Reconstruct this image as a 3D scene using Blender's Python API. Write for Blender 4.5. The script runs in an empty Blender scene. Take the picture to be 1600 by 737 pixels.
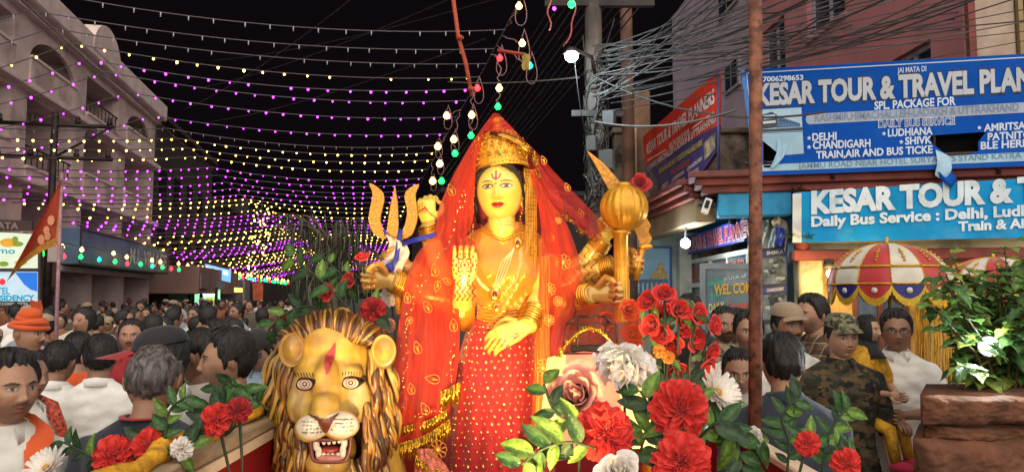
import bpy, bmesh, math, random
import numpy as np
from mathutils import Vector, Matrix, Euler, noise

R = math.radians
V = Vector
SC = bpy.context.scene
COL = SC.collection
random.seed(7)

# ------------------------------------------------------------------ camera
FPX, CXP, CYP = 1164.0, 800.0, 368.5
PITCH = math.atan((462.0 - CYP) / FPX)
CAMPOS = V((0, 0, 1.9))
cam_data = bpy.data.cameras.new('camera')
cam_data.sensor_width = 36.0
cam_data.lens = 36.0 * FPX / 1600.0
cam_data.clip_start = 0.05
cam_data.clip_end = 900
cam = bpy.data.objects.new('camera', cam_data)
cam.location = CAMPOS
cam.rotation_euler = (math.pi / 2 + PITCH, 0, 0)
COL.objects.link(cam)
SC.camera = cam

# ------------------------------------------------------------------ night sky, faint fill, exposure
world = bpy.data.worlds.new('World')
SC.world = world
world.use_nodes = True
nt = world.node_tree
nt.nodes.clear()
wo = nt.nodes.new('ShaderNodeOutputWorld')
bg = nt.nodes.new('ShaderNodeBackground')
bg.inputs['Color'].default_value = (0.0028, 0.0019, 0.0026, 1)
bg.inputs['Strength'].default_value = 1.0
nt.links.new(bg.outputs[0], wo.inputs[0])

sun_data = bpy.data.lights.new('night_glow', 'SUN')
sun_data.energy = 3.7
sun_data.angle = R(120)
sun_data.color = (1.0, 0.92, 0.84)
sun = bpy.data.objects.new('night_glow', sun_data)
sun.rotation_euler = (R(58), 0, R(10))
sun.location = (8, -10, 20)
COL.objects.link(sun)

SC.view_settings.view_transform = 'Standard'
SC.view_settings.look = 'None'
SC.view_settings.exposure = 0.45
SC.view_settings.gamma = 1.0
SC.render.engine = 'CYCLES'
SC.cycles.use_denoising = True
SC.cycles.max_bounces = 6
SC.cycles.transparent_max_bounces = 12
SC.cycles.sample_clamp_indirect = 4.0
SC.cycles.use_light_tree = True

# ------------------------------------------------------------------ helpers
CT, ST = math.cos(PITCH), math.sin(PITCH)
def ray(px, py):
    x = (px - CXP) / FPX; y = -(py - CYP) / FPX
    return V((x, CT - y * ST, ST + y * CT))
def P(px, py, Y):
    d = ray(px, py)
    return CAMPOS + d * (Y / d.y)
def px_size(Y):
    return Y / FPX
SA = R(11.65)
SDIR = V((-math.sin(SA), math.cos(SA), 0)); SRGT = V((math.cos(SA), math.sin(SA), 0))
def S(s, l, z):
    return SDIR * s + SRGT * l + V((0, 0, z))
def onplane(px, py, p0, n):
    d = ray(px, py)
    t = (p0 - CAMPOS).dot(n) / d.dot(n)
    return CAMPOS + d * t

def lin(c):
    return tuple(((x / 255.0) / 12.92 if x / 255.0 <= 0.04045 else ((x / 255.0 + 0.055) / 1.055) ** 2.4) for x in c)

def thing(name, label, cat, loc=(0, 0, 0), group=None):
    o = bpy.data.objects.new(name, None)
    o.empty_display_size = 0.1
    o.location = loc
    COL.objects.link(o)
    o['label'] = label; o['category'] = cat
    if group: o['group'] = group
    return o
def tag(o, label, cat, group=None):
    o['label'] = label; o['category'] = cat
    if group: o['group'] = group
    return o
def struct(o):
    o['kind'] = 'structure'; return o
def wloc(o):
    p = V((0, 0, 0))
    while o is not None:
        p = p + o.location; o = o.parent
    return p

class MB:
    def __init__(s):
        s.v = []; s.f = []; s.c = []; s.m = []; s.usecol = False
    def add(s, verts, faces, col=None, mi=0):
        b = len(s.v)
        s.v.extend([tuple(p) for p in verts])
        if col is None:
            s.c.extend([(1, 1, 1)] * len(verts))
        elif isinstance(col, list):
            s.usecol = True; s.c.extend(col)
        else:
            s.usecol = True; s.c.extend([tuple(col)] * len(verts))
        for f in faces:
            s.f.append(tuple(i + b for i in f)); s.m.append(mi)
        return b
    def grid(s, pts, closeu=False, closev=False, col=None, mi=0):
        n = len(pts); m = len(pts[0])
        vs = [p for row in pts for p in row]
        fs = []
        for i in range(n if closeu else n - 1):
            for j in range(m if closev else m - 1):
                a = i * m + j; b = i * m + (j + 1) % m
                c = ((i + 1) % n) * m + (j + 1) % m; d = ((i + 1) % n) * m + j
                fs.append((a, b, c, d))
        if col and isinstance(col, list) and isinstance(col[0], list):
            col = [q for row in col for q in row]
        return s.add(vs, fs, col, mi)
    def box(s, c, size, ax=None, col=None, mi=0, bev=0.0):
        c = V(c); hx, hy, hz = size[0] / 2, size[1] / 2, size[2] / 2
        if ax is None: ax = (V((1, 0, 0)), V((0, 1, 0)), V((0, 0, 1)))
        if bev <= 0:
            vs = [c + ax[0] * (sx * hx) + ax[1] * (sy * hy) + ax[2] * (sz * hz)
                  for sx in (-1, 1) for sy in (-1, 1) for sz in (-1, 1)]
            fs = [(0, 1, 3, 2), (4, 6, 7, 5), (0, 4, 5, 1), (2, 3, 7, 6), (0, 2, 6, 4), (1, 5, 7, 3)]
            return s.add(vs, fs, col, mi)
        b = min(bev, hx * .9, hy * .9, hz * .9)
        bm = bmesh.new()
        bmesh.ops.create_cube(bm, size=1.0)
        for v in bm.verts: v.co = V((v.co.x * 2 * hx, v.co.y * 2 * hy, v.co.z * 2 * hz))
        bmesh.ops.bevel(bm, geom=list(bm.edges), offset=b, segments=1, affect='EDGES')
        bm.verts.index_update()
        vs = [c + ax[0] * v.co.x + ax[1] * v.co.y + ax[2] * v.co.z for v in bm.verts]
        fs = [tuple(v.index for v in f.verts) for f in bm.faces]
        bm.free()
        return s.add(vs, fs, col, mi)
    def tube(s, path, rad, n=8, col=None, mi=0, cap=True, flat=1.0, up=None, colf=None):
        path = [V(p) for p in path]
        k = len(path)
        if not hasattr(rad, '__len__'): rad = [rad] * k
        rows = []; cols = []
        ref = V(up) if up is not None else None
        prev = None
        for i in range(k):
            t = (path[min(i + 1, k - 1)] - path[max(i - 1, 0)])
            if t.length < 1e-9: t = V((0, 0, 1))
            t.normalize()
            if prev is None:
                a = ref if ref is not None else (V((0, 0, 1)) if abs(t.z) < .9 else V((1, 0, 0)))
            else:
                a = prev if ref is None else ref
            x = a - t * a.dot(t)
            if x.length < 1e-6: x = V((1, 0, 0)) - t * t.x
            x.normalize(); prev = x
            y = t.cross(x)
            row = []
            for j in range(n):
                an = 2 * math.pi * j / n
                row.append(path[i] + x * (math.cos(an) * rad[i] * flat) + y * (math.sin(an) * rad[i]))
                if colf: cols.append(colf(i / (k - 1), an))
            rows.append(row)
        b = s.grid(rows, closev=True, col=cols if colf else col, mi=mi)
        if cap:
            s.f.append(tuple(b + j for j in reversed(range(n)))); s.m.append(mi)
            s.f.append(tuple(b + (k - 1) * n + j for j in range(n))); s.m.append(mi)
        return b
    def lathe(s, prof, mat=None, n=24, col=None, mi=0, rf=None, cols=None):
        mat = mat or Matrix.Identity(4)
        rows = []; cl = []
        for i, (r, z) in enumerate(prof):
            row = []
            for j in range(n):
                an = 2 * math.pi * j / n
                k = rf(an, z, r) if rf else 1.0
                row.append(mat @ V((r * k * math.cos(an), r * k * math.sin(an), z)))
                if cols: cl.append(cols[i])
            rows.append(row)
        return s.grid(rows, closev=True, col=cl if cols else col, mi=mi)
    def ell(s, c, rad, nu=10, nv=14, mat=None, col=None, mi=0):
        c = V(c)
        if not hasattr(rad, '__len__'): rad = (rad, rad, rad)
        rows = []
        for i in range(nu + 1):
            ph = math.pi * (i / nu - .5) * .9995
            row = []
            for j in range(nv):
                th = 2 * math.pi * j / nv
                p = V((rad[0] * math.cos(ph) * math.cos(th), rad[1] * math.cos(ph) * math.sin(th), rad[2] * math.sin(ph)))
                row.append(c + (mat @ p if mat else p))
            rows.append(row)
        return s.grid(rows, closev=True, col=col, mi=mi)
    def mesh(s, name, origin=V((0, 0, 0)), smooth=True, mats=()):
        me = bpy.data.meshes.new(name)
        o = V(origin)
        me.from_pydata([(p[0] - o.x, p[1] - o.y, p[2] - o.z) for p in s.v], [], s.f)
        if s.usecol:
            at = me.color_attributes.new('Col', 'FLOAT_COLOR', 'POINT')
            arr = np.ones((len(s.v), 4), dtype=np.float32); arr[:, :3] = np.array(s.c, dtype=np.float32)
            at.data.foreach_set('color', arr.ravel())
        for m in mats: me.materials.append(m)
        if len(mats) > 1: me.polygons.foreach_set('material_index', s.m)
        me.polygons.foreach_set('use_smooth', [smooth] * len(me.polygons))
        me.update()
        return me
    def build(s, name, mat, parent=None, smooth=True, origin=None):
        mats = mat if isinstance(mat, (list, tuple)) else [mat]
        if parent is not None: o0 = wloc(parent); loc = V((0, 0, 0))
        else:
            if origin is None:
                a = np.array(s.v); mn = a.min(0); mx = a.max(0)
                origin = ((mn[0] + mx[0]) / 2, (mn[1] + mx[1]) / 2, mn[2])
            o0 = V(origin); loc = o0
        ob = bpy.data.objects.new(name, s.mesh(name, o0, smooth, mats))
        ob.location = loc
        COL.objects.link(ob)
        if parent is not None: ob.parent = parent
        return ob

def remesh(mb, vox, smooth=6, fac=.5):
    """voxel union of the closed shells in mb, then smoothing: returns (verts Nx3 array, faces)"""
    me = mb.mesh('tmp', smooth=True)
    ob = bpy.data.objects.new('tmp', me); COL.objects.link(ob)
    md = ob.modifiers.new('r', 'REMESH'); md.mode = 'VOXEL'; md.voxel_size = vox
    if smooth:
        sm = ob.modifiers.new('s', 'SMOOTH'); sm.factor = fac; sm.iterations = smooth
    dg = bpy.context.evaluated_depsgraph_get()
    ev = ob.evaluated_get(dg)
    m2 = ev.to_mesh()
    n = len(m2.vertices)
    co = np.empty(n * 3, dtype=np.float32); m2.vertices.foreach_get('co', co)
    fs = [tuple(p.vertices) for p in m2.polygons]
    ev.to_mesh_clear()
    bpy.data.objects.remove(ob); bpy.data.meshes.remove(me)
    return co.reshape(-1, 3), fs

# ------------------------------------------------------------------ materials
MATS = {}
def M(name, col=(.5, .5, .5), rough=.6, metal=0.0, var=.12, scale=6.0, bump=0.0, bscale=40.0, attr=False,
      emit=None, es=0.0, spec=.5, coat=0.0, sheen=0.0, alpha=1.0, translucent=0.0, stretch=None, stain=None, stain_amt=0.0,
      stain_scale=2.0, nosample=False, rvar=0.0):
    if name in MATS: return MATS[name]
    m = bpy.data.materials.new(name); m.use_nodes = True
    t = m.node_tree; N = t.nodes; L = t.links
    b = N['Principled BSDF']; out = N['Material Output']
    tc = N.new('ShaderNodeTexCoord'); vec = tc.outputs['Object']
    if stretch:
        mp = N.new('ShaderNodeMapping'); mp.inputs['Scale'].default_value = stretch
        L.new(vec, mp.inputs['Vector']); vec = mp.outputs['Vector']
    nz = N.new('ShaderNodeTexNoise'); nz.inputs['Scale'].default_value = scale; nz.inputs['Detail'].default_value = 5
    L.new(vec, nz.inputs['Vector'])
    mr = N.new('ShaderNodeMapRange'); mr.inputs['From Min'].default_value = .3; mr.inputs['From Max'].default_value = .7
    mr.inputs['To Min'].default_value = 1 - var * 1.5; mr.inputs['To Max'].default_value = 1 + var
    L.new(nz.outputs['Fac'], mr.inputs['Value'])
    mx = N.new('ShaderNodeMix'); mx.data_type = 'RGBA'; mx.blend_type = 'MULTIPLY'; mx.inputs['Factor'].default_value = 1
    if attr:
        at = N.new('ShaderNodeAttribute'); at.attribute_name = 'Col'
        if col != (.5, .5, .5):
            m0 = N.new('ShaderNodeMix'); m0.data_type = 'RGBA'; m0.blend_type = 'MULTIPLY'; m0.inputs['Factor'].default_value = 1
            m0.inputs[7].default_value = (*col, 1); L.new(at.outputs['Color'], m0.inputs[6]); L.new(m0.outputs[2], mx.inputs[6])
        else:
            L.new(at.outputs['Color'], mx.inputs[6])
    else:
        mx.inputs[6].default_value = (*col, 1)
    L.new(mr.outputs[0], mx.inputs[7])
    cout = mx.outputs[2]
    if stain is not None:
        n2 = N.new('ShaderNodeTexNoise'); n2.inputs['Scale'].default_value = stain_scale; n2.inputs['Detail'].default_value = 8
        n2.inputs['Roughness'].default_value = .65
        L.new(tc.outputs['Object'], n2.inputs['Vector'])
        r2 = N.new('ShaderNodeMapRange'); r2.inputs['From Min'].default_value = .5; r2.inputs['From Max'].default_value = .62
        r2.inputs['To Max'].default_value = stain_amt
        L.new(n2.outputs['Fac'], r2.inputs['Value'])
        m3 = N.new('ShaderNodeMix'); m3.data_type = 'RGBA'
        L.new(r2.outputs[0], m3.inputs['Factor']); L.new(cout, m3.inputs[6]); m3.inputs[7].default_value = (*stain, 1)
        cout = m3.outputs[2]
    L.new(cout, b.inputs['Base Color'])
    b.inputs['Roughness'].default_value = rough
    if rvar:
        rr = N.new('ShaderNodeMapRange'); rr.inputs['To Min'].default_value = max(rough - rvar, .03); rr.inputs['To Max'].default_value = min(rough + rvar, 1)
        rr.inputs['From Min'].default_value = .3; rr.inputs['From Max'].default_value = .7
        L.new(nz.outputs['Fac'], rr.inputs['Value']); L.new(rr.outputs[0], b.inputs['Roughness'])
    b.inputs['Metallic'].default_value = metal
    b.inputs['Specular IOR Level'].default_value = spec
    if coat: b.inputs['Coat Weight'].default_value = coat; b.inputs['Coat Roughness'].default_value = .12
    if sheen: b.inputs['Sheen Weight'].default_value = sheen
    if emit is not None:
        b.inputs['Emission Color'].default_value = (*emit, 1); b.inputs['Emission Strength'].default_value = es
    if bump:
        n3 = N.new('ShaderNodeTexNoise'); n3.inputs['Scale'].default_value = bscale; n3.inputs['Detail'].default_value = 6
        L.new(vec, n3.inputs['Vector'])
        bp = N.new('ShaderNodeBump'); bp.inputs['Strength'].default_value = bump; bp.inputs['Distance'].default_value = .01
        L.new(n3.outputs['Fac'], bp.inputs['Height']); L.new(bp.outputs[0], b.inputs['Normal'])
    last = b.outputs[0]
    if translucent:
        tl = N.new('ShaderNodeBsdfTranslucent'); L.new(cout, tl.inputs['Color'])
        ms = N.new('ShaderNodeMixShader'); ms.inputs[0].default_value = translucent
        L.new(last, ms.inputs[1]); L.new(tl.outputs[0], ms.inputs[2]); last = ms.outputs[0]
    if alpha < 1:
        tr = N.new('ShaderNodeBsdfTransparent')
        ms = N.new('ShaderNodeMixShader'); ms.inputs[0].default_value = alpha
        L.new(tr.outputs[0], ms.inputs[1]); L.new(last, ms.inputs[2]); last = ms.outputs[0]
    if last != b.outputs[0]: L.new(last, out.inputs['Surface'])
    if nosample: m.cycles.emission_sampling = 'NONE'
    MATS[name] = m
    return m
def glow(name, col, es, sample=False):
    return M(name, col=tuple(min(.9, c * .7) for c in col), rough=.4, emit=col, es=es, nosample=not sample, var=.03)

# colour-attribute paints
skin_m = M('skin', attr=True, rough=.52, var=.10, scale=14, bump=.05, bscale=160)
GOLD = M('gold_paint', lin((214, 150, 42)), rough=.34, metal=.75, var=.16, scale=12, bump=.12, bscale=60, rvar=.1)

# ------------------------------------------------------------------ lettering
def glyphs(txt, font_offset=0.0, shear=0.0):
    cu = bpy.data.curves.new('t', 'FONT'); cu.body = txt; cu.resolution_u = 3
    cu.offset = font_offset; cu.shear = shear; cu.fill_mode = 'FRONT'
    ob = bpy.data.objects.new('t', cu)
    me = ob.to_mesh()
    vs = np.array([tuple(v.co) for v in me.vertices]); fs = [tuple(p.vertices) for p in me.polygons]
    ob.to_mesh_clear(); bpy.data.objects.remove(ob); bpy.data.curves.remove(cu)
    return vs, fs
CAPH = None
def lettering(txt, A, B, capv, mat, parent, nrm, bold=.02, lift=.006, name='lettering', extra=None):
    """flat print: text from world point A (left end of the baseline) to B; capv = world vector up to the cap line"""
    global CAPH
    if CAPH is None: CAPH = glyphs('H')[0][:, 1].max()
    vs, fs = glyphs(txt, bold)
    x0, x1 = vs[:, 0].min(), vs[:, 0].max()
    u = (V(B) - V(A)) / (x1 - x0); v = V(capv) / CAPH
    mb = MB()
    mb.add([V(A) + u * float(p[0] - x0) + v * float(p[1]) + V(nrm) * lift for p in vs], fs)
    return mb.build(name, mat, parent, smooth=False)
def textpx(txt, a, b, cap, plane, mat, parent, bold=.02, lift=.006, name='lettering'):
    """a, b: photo pixels of the baseline ends, cap: cap height in pixels at a; plane=(point, normal)"""
    A = onplane(a[0], a[1], *plane); B = onplane(b[0], b[1], *plane); T = onplane(a[0], a[1] - cap, *plane)
    return lettering(txt, A, B, T - A, mat, parent, plane[1], bold, lift, name)
def polypx(pts, plane, mat, parent, lift=.004, name='print', thick=0.0):
    Q = [onplane(x, y, *plane) + V(plane[1]) * lift for x, y in pts]
    mb = MB(); n = len(Q)
    if thick:
        Q2 = [q - V(plane[1]) * thick for q in Q]
        mb.add(Q + Q2, [tuple(range(n)), tuple(reversed(range(n, 2 * n)))] + [(i, n + i, n + (i + 1) % n, (i + 1) % n) for i in range(n)])
    else:
        mb.add(Q, [tuple(range(n))])
    return mb.build(name, mat, parent, smooth=False)
# ================================================================== the setting
from mathutils.geometry import tessellate_polygon
def sbox(mb, s0, s1, l0, l1, z0, z1, col=None, mi=0, bev=0):
    mb.box(S((s0 + s1) / 2, (l0 + l1) / 2, (z0 + z1) / 2), (abs(l1 - l0), abs(s1 - s0), abs(z1 - z0)), (SRGT, SDIR, V((0, 0, 1))), col, mi, bev)

asphalt = M('asphalt', lin((70, 66, 64)), rough=.85, var=.3, scale=3, bump=.4, bscale=90)
mb = MB()
mb.add([(-300, -40, 0), (300, -40, 0), (300, 500, 0), (-300, 500, 0)], [(0, 1, 2, 3)])
struct(mb.build('ground', asphalt, origin=(0, 0, 0)))
pave_m = M('pavement_concrete', lin((120, 112, 104)), rough=.85, var=.25, scale=4, bump=.3)
mb = MB(); sbox(mb, 3, 110, -9.4, -7.4, 0.004, .13)
struct(mb.build('pavement', pave_m))
mb = MB()
mb.add([(1.1, 3.2, .0), (9.5, 2.6, 0), (9.5, 8.6, 0), (1.1, 14, 0), (1.1, 3.2, .15), (9.5, 2.6, .15), (9.5, 8.6, .15), (1.1, 14, .15)],
       [(4, 5, 6, 7), (0, 1, 5, 4), (0, 4, 7, 3), (1, 2, 6, 5)])
struct(mb.build('raised_pavement', M('raised_concrete', lin((128, 120, 108)), rough=.85, var=.3, scale=5, bump=.3, stain=lin((70, 64, 58)), stain_amt=.7)))

# ---------------- left: pale apartment block with arched balconies
plaster = M('plaster_pale', lin((196, 174, 168)), rough=.85, var=.16, scale=1.2, bump=.1, bscale=20, stain=lin((130, 110, 104)), stain_amt=.55, stain_scale=.8)
plaster2 = M('plaster_trim', lin((204, 184, 178)), rough=.8, var=.12, scale=2)
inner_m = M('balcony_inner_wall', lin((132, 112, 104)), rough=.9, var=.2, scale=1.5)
darkglass = M('dark_glass', lin((26, 26, 32)), rough=.15, var=.3, scale=2, spec=.6)
framew = M('window_frame_paint', lin((120, 108, 104)), rough=.6)
rail_m = M('balcony_rail_metal', lin((60, 50, 48)), rough=.5, metal=.4)
dark_m = M('dark_recess', lin((34, 29, 28)), rough=.9, var=.3)
L0, S0, S1 = -9.0, 9.0, 35.4
ZF = [2.8, 5.1, 7.65, 9.75]; ZR = 10.45
apt = thing('apartment_building', 'tall pale apartment block with arched balconies on the left of the street', 'building', S(22, L0 - 3, 0))
mb = MB()
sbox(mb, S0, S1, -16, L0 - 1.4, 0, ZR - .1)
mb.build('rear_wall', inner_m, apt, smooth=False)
mb = MB()
sbox(mb, S0, S1 + .25, -16.2, L0 + .42, ZR - .72, ZR, bev=.05); sbox(mb, S0, S1 + .12, -16.2, L0 + .2, ZR - .9, ZR - .72)
mb.build('roof_cornice', plaster2, apt, smooth=False)
bay = 4.4; nb = 6
wall = MB(); trim = MB()
for k in range(3):
    z0, z1 = ZF[k], ZF[k + 1]
    if k == 2: z1 = ZR - .9
    sbox(wall, S0, S1, L0 - 1.45, L0 + .0, z1 - .28, z1 - .003)                # slab band
    sbox(trim, S0, S1 + .06, L0 - .02, L0 + .28, z0 - .16, z0 + .02, bev=.02)    # projecting ledge
    for b in range(nb):
        s1 = S1 - b * bay; s0 = s1 - bay
        pw = .75
        sbox(wall, s1 - pw, s1, L0 - 1.45, L0 + .002, z0, z1 - .28)
        sbox(wall, s0, s0 + .22, L0 - 1.45, L0 + .002, z0, z1 - .28)
        sbox(wall, s0 + .22, s1 - pw, L0 - .12, L0 + .06, z0 + .02, z0 + (.82 if (b + k) % 3 else .3))       # balcony front
        sbox(trim, s0 + .22, s1 - pw, L0 - .14, L0 + .10, z0 + (.82 if (b + k) % 3 else .3), z0 + (.9 if (b + k) % 3 else .38))
        a0, a1 = s0 + .22, s1 - pw
        top = z1 - .28
        if k == 2 and b % 2 == 0:      # arch fillets
            rad = (a1 - a0) / 2; cs = (a0 + a1) / 2; hh = .85
            pr = []; n = 14
            for i in range(n + 1):
                an = math.pi * i / n
                pr.append((cs - math.cos(an) * rad, top - hh + math.sin(an) * hh * .96))
            for l in (L0 - .1, L0 + .001):
                for i in range(n):
                    q = [S(pr[i][0], l, pr[i][1]), S(pr[i + 1][0], l, pr[i + 1][1]), S(pr[i + 1][0], l, top), S(pr[i][0], l, top)]
                    wall.add(q, [(0, 1, 2, 3)])
            for i in range(n):
                q = [S(pr[i][0], L0 - .1, pr[i][1]), S(pr[i + 1][0], L0 - .1, pr[i + 1][1]), S(pr[i + 1][0], L0 + .001, pr[i + 1][1]), S(pr[i][0], L0 + .001, pr[i][1])]
                wall.add(q, [(0, 1, 2, 3)])
        # window and door in the recess
        w = MB(); c0 = a0 + .35; c1 = c0 + 1.15
        for (x0, x1, y0, y1) in ((c0, c1, z0 + .95, z0 + .99), (c0, c1, z0 + 2.0, z0 + 2.05), (c0, c0 + .05, z0 + .95, z0 + 2.05), (c1 - .05, c1, z0 + .95, z0 + 2.05), ((c0 + c1) / 2 - .03, (c0 + c1) / 2 + .03, z0 + .99, z0 + 2.0)):
            sbox(w, x0, x1, L0 - 1.398, L0 - 1.33, y0, y1)
        wo_ = w.build('window', framew, apt, smooth=False)
        w = MB(); sbox(w, c0 + .05, c1 - .05, L0 - 1.397, L0 - 1.37, z0 + .99, z0 + 2.0)
        w.build('pane', darkglass, wo_, smooth=False)
        w = MB(); sbox(w, c1 + .35, c1 + 1.1, L0 - 1.397, L0 - 1.35, z0 + .02, z0 + 2.0)
        w.build('door', dark_m, apt, smooth=False)
        if (b + k) % 3 == 0:
            w = MB()
            for i in range(9):
                ss = a0 + (a1 - a0) * (i + .5) / 9
                w.tube([S(ss, L0 - .04, z0 + .38), S(ss, L0 - .04, z0 + .93)], .018, 5)
            w.tube([S(a0, L0 - .04, z0 + .94), S(a1, L0 - .04, z0 + .94)], .03, 6)
            w.build('balcony_rail', rail_m, apt)
wall.build('front_wall', plaster, apt, smooth=False)
trim.build('ledge', plaster2, apt, smooth=False)
n = 20      # round ornaments on the parapet
for cs, rr in ((27.4, 1.15), (14.0, 1.15)):
    mb = MB()
    pr = [(cs + math.cos(math.pi * i / n) * rr * 1.25, ZR - .5 + math.sin(math.pi * i / n) * rr) for i in range(n + 1)]
    A = [S(a, L0 + .44, z) for a, z in pr]; B = [S(a, L0 - .1, z) for a, z in pr]
    m_ = len(A)
    mb.add(A + B, [tuple(range(m_)), tuple(reversed(range(m_, 2 * m_)))] + [(i, m_ + i, m_ + i + 1, i + 1) for i in range(m_ - 1)])
    mb.build('parapet_ornament', plaster2, apt, smooth=False)
# ground floor: shop piers, shutters, long balcony sign
for i in range(8):
    s = S1 - .3 - i * 3.6
    mb = MB(); sbox(mb, s - .25, s + .25, L0 - 1.45, L0 + .003, 0, 2.8 - .16)
    mb.build('ground_floor_pier', plaster, apt, smooth=False)
shut = M('steel_shutter', lin((104, 92, 84)), rough=.5, metal=.3, var=.2, stretch=(1, 1, 20), scale=2)
for i in range(7):
    s = S1 - .55 - i * 3.6
    mb = MB()
    for j in range(12):
        sbox(mb, s - 3.1, s, L0 - 1.1 + (j % 2) * .02, L0 - 1.02 + (j % 2) * .02, .2 + j * .19, .2 + j * .19 + .185)
    mb.build('shop_shutter', shut if i not in (1,) else M('painted_shop_light', lin((170, 176, 160)), rough=.6), apt, smooth=False)  # second bay coloured pale to stand for the light of an open shop

def facade_sign(name, label, s0, s1, z0, z1, l, matp, txt, tmat, cap, proj=.25, light=None):
    t = thing(name, label, 'sign', S((s0 + s1) / 2, l, z0))
    mb = MB(); sbox(mb, s0, s1, l - proj, l, z0, z1, bev=.02); mb.build('panel', matp, t, smooth=False)
    mb = MB()
    for (a, b, c, d) in ((s0, s1, z0, z0 + .06), (s0, s1, z1 - .06, z1), (s0, s0 + .06, z0, z1), (s1 - .06, s1, z0, z1)):
        sbox(mb, a, b, l + .002, l + .03, c, d)
    mb.build('frame', rail_m, t, smooth=False)
    for (tx, sa, sb, zb, ch, tm) in txt:
        lettering(tx, S(sa, l, zb), S(sb, l, zb), V((0, 0, ch)), tm, t, SRGT, .015, .035)
    return t
white_pr = M('white_print', lin((212, 208, 200)), rough=.6, var=.08)
facade_sign('shop_sign', 'long grey-blue shop sign along the first-floor balcony of the pale apartment block', 24.6, 35.3, 2.85, 3.95, L0 + .75,
            M('sign_greyblue', lin((92, 120, 148)), rough=.6, var=.2, scale=1.5), [('M.L. VILLAGE', 29.6, 34.9, 3.1, .55, white_pr)], white_pr, .5, proj=1.0)
facade_sign('shop_sign', 'faded brown fascia board low on the apartment block behind the orange flag', 13.2, 23.8, 2.1, 2.95, L0 + .5,
            M('sign_brown', lin((104, 78, 66)), rough=.7, var=.35, scale=1.6), [], white_pr, .5)

# lit picture board low left, with the hotel panel below it
bp = (V((-8.6, 12.6, 0)), V((.30, -.954, 0)).normalized())
bt = thing('lit_signboard', 'backlit white and blue double signboard at the left edge behind the flag', 'sign', onplane(30, 478, *bp))
polypx([(-30, 361), (60, 366), (60, 419), (-30, 419)], bp, M('lit_white_panel', lin((190, 200, 180)), rough=.5, emit=lin((190, 205, 180)), es=.55, var=.1, nosample=True), bt, name='upper_panel', thick=.15)
polypx([(-30, 424), (60, 424), (60, 478), (-30, 478)], bp, M('lit_pale_panel', lin((170, 190, 200)), rough=.5, emit=lin((170, 196, 212)), es=.5, var=.1, nosample=True), bt, name='lower_panel', thick=.15)
polypx([(24, 425.5), (58.5, 425.5), (58.5, 455), (48, 452), (38, 444)], bp, M('lit_blue_print', lin((20, 100, 190)), emit=lin((16, 96, 190)), es=.6, nosample=True), bt, lift=.01, name='blue_swoosh')
polypx([(-30, 470.5), (59, 470.5), (59, 477), (-30, 477)], bp, M('black_print', lin((24, 22, 24)), rough=.6), bt, lift=.01, name='black_strip')
teal = M('lit_teal_print', lin((16, 130, 160)), emit=lin((16, 140, 170)), es=.5, nosample=True)
redlogo = M('lit_red_print', lin((200, 40, 60)), emit=lin((200, 40, 60)), es=.5, nosample=True)
textpx('HOTEL', (-24, 459), (16, 459), 10, bp, teal, bt, .02, .012)
textpx('RESIDENCY', (-14, 470), (54, 469), 8.5, bp, teal, bt, .04, .012)
textpx('01991 232888, 9796 000000'[:21], (-26, 476.3), (55, 476), 4, bp, white_pr, bt, .01, .016)
textpx('Samo', (-22, 395), (24, 396), 9, bp, teal, bt, .02, .012)
polypx([(4 + 5 * math.cos(a), 440 + 5 * math.sin(a)) for a in [i * .4488 for i in range(14)]], bp, redlogo, bt, lift=.012, name='round_logo')
food = M('food_print', lin((200, 150, 40)), emit=lin((200, 150, 40)), es=.4, nosample=True)
greenf = M('green_food_print', lin((110, 140, 40)), emit=lin((110, 140, 40)), es=.4, nosample=True)
for (cx, cy, rx, ry, m_) in ((14, 379, 14, 7, food), (-8, 377, 9, 6, food), (28, 381, 9, 4, greenf), (6, 412, 8, 4, greenf), (33, 410, 10, 4, food), (24, 374, 5, 5, greenf)):
    polypx([(cx + rx * math.cos(i * .5236), cy + ry * math.sin(i * .5236)) for i in range(12)], bp, m_, bt, lift=.012, name='food_picture')
mb = MB()
for (x0, y0, x1, y1) in ((-30, 419, 62, 424), (60, 360, 64, 482), (-30, 477, 62, 481)):
    a = [onplane(*q, *bp) for q in ((x0, y0), (x1, y0), (x1, y1), (x0, y1))]
    n_ = V(bp[1]) * .03
    mb.add([q + n_ for q in a] + [q - n_ * 4 for q in a], [(0, 1, 2, 3), (4, 5, 6, 7), (0, 1, 5, 4), (1, 2, 6, 5), (2, 3, 7, 6), (3, 0, 4, 7)])
mb.build('sign_frame', rail_m, bt, smooth=False)
for px in (-10, 52):
    mb = MB(); mb.tube([onplane(px, 480, *bp) - V(bp[1]) * .1, V((onplane(px, 480, *bp).x, onplane(px, 480, *bp).y + .1, 0))], .05, 8); mb.build('leg', rail_m, bt)
at_ = thing('fascia_board', 'dark fascia board with pale letters ATA above the lit signboard', 'sign', onplane(20, 362, *bp))
polypx([(-30, 342), (50, 345), (50, 360), (-30, 359)], bp, M('fascia_dark', lin((70, 52, 48)), rough=.8), at_, name='panel', thick=.12, lift=.02)
textpx('MATA', (-16, 357), (30, 358), 10, bp, M('fascia_letter', lin((140, 118, 110)), rough=.7), at_, .03, .03)

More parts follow.
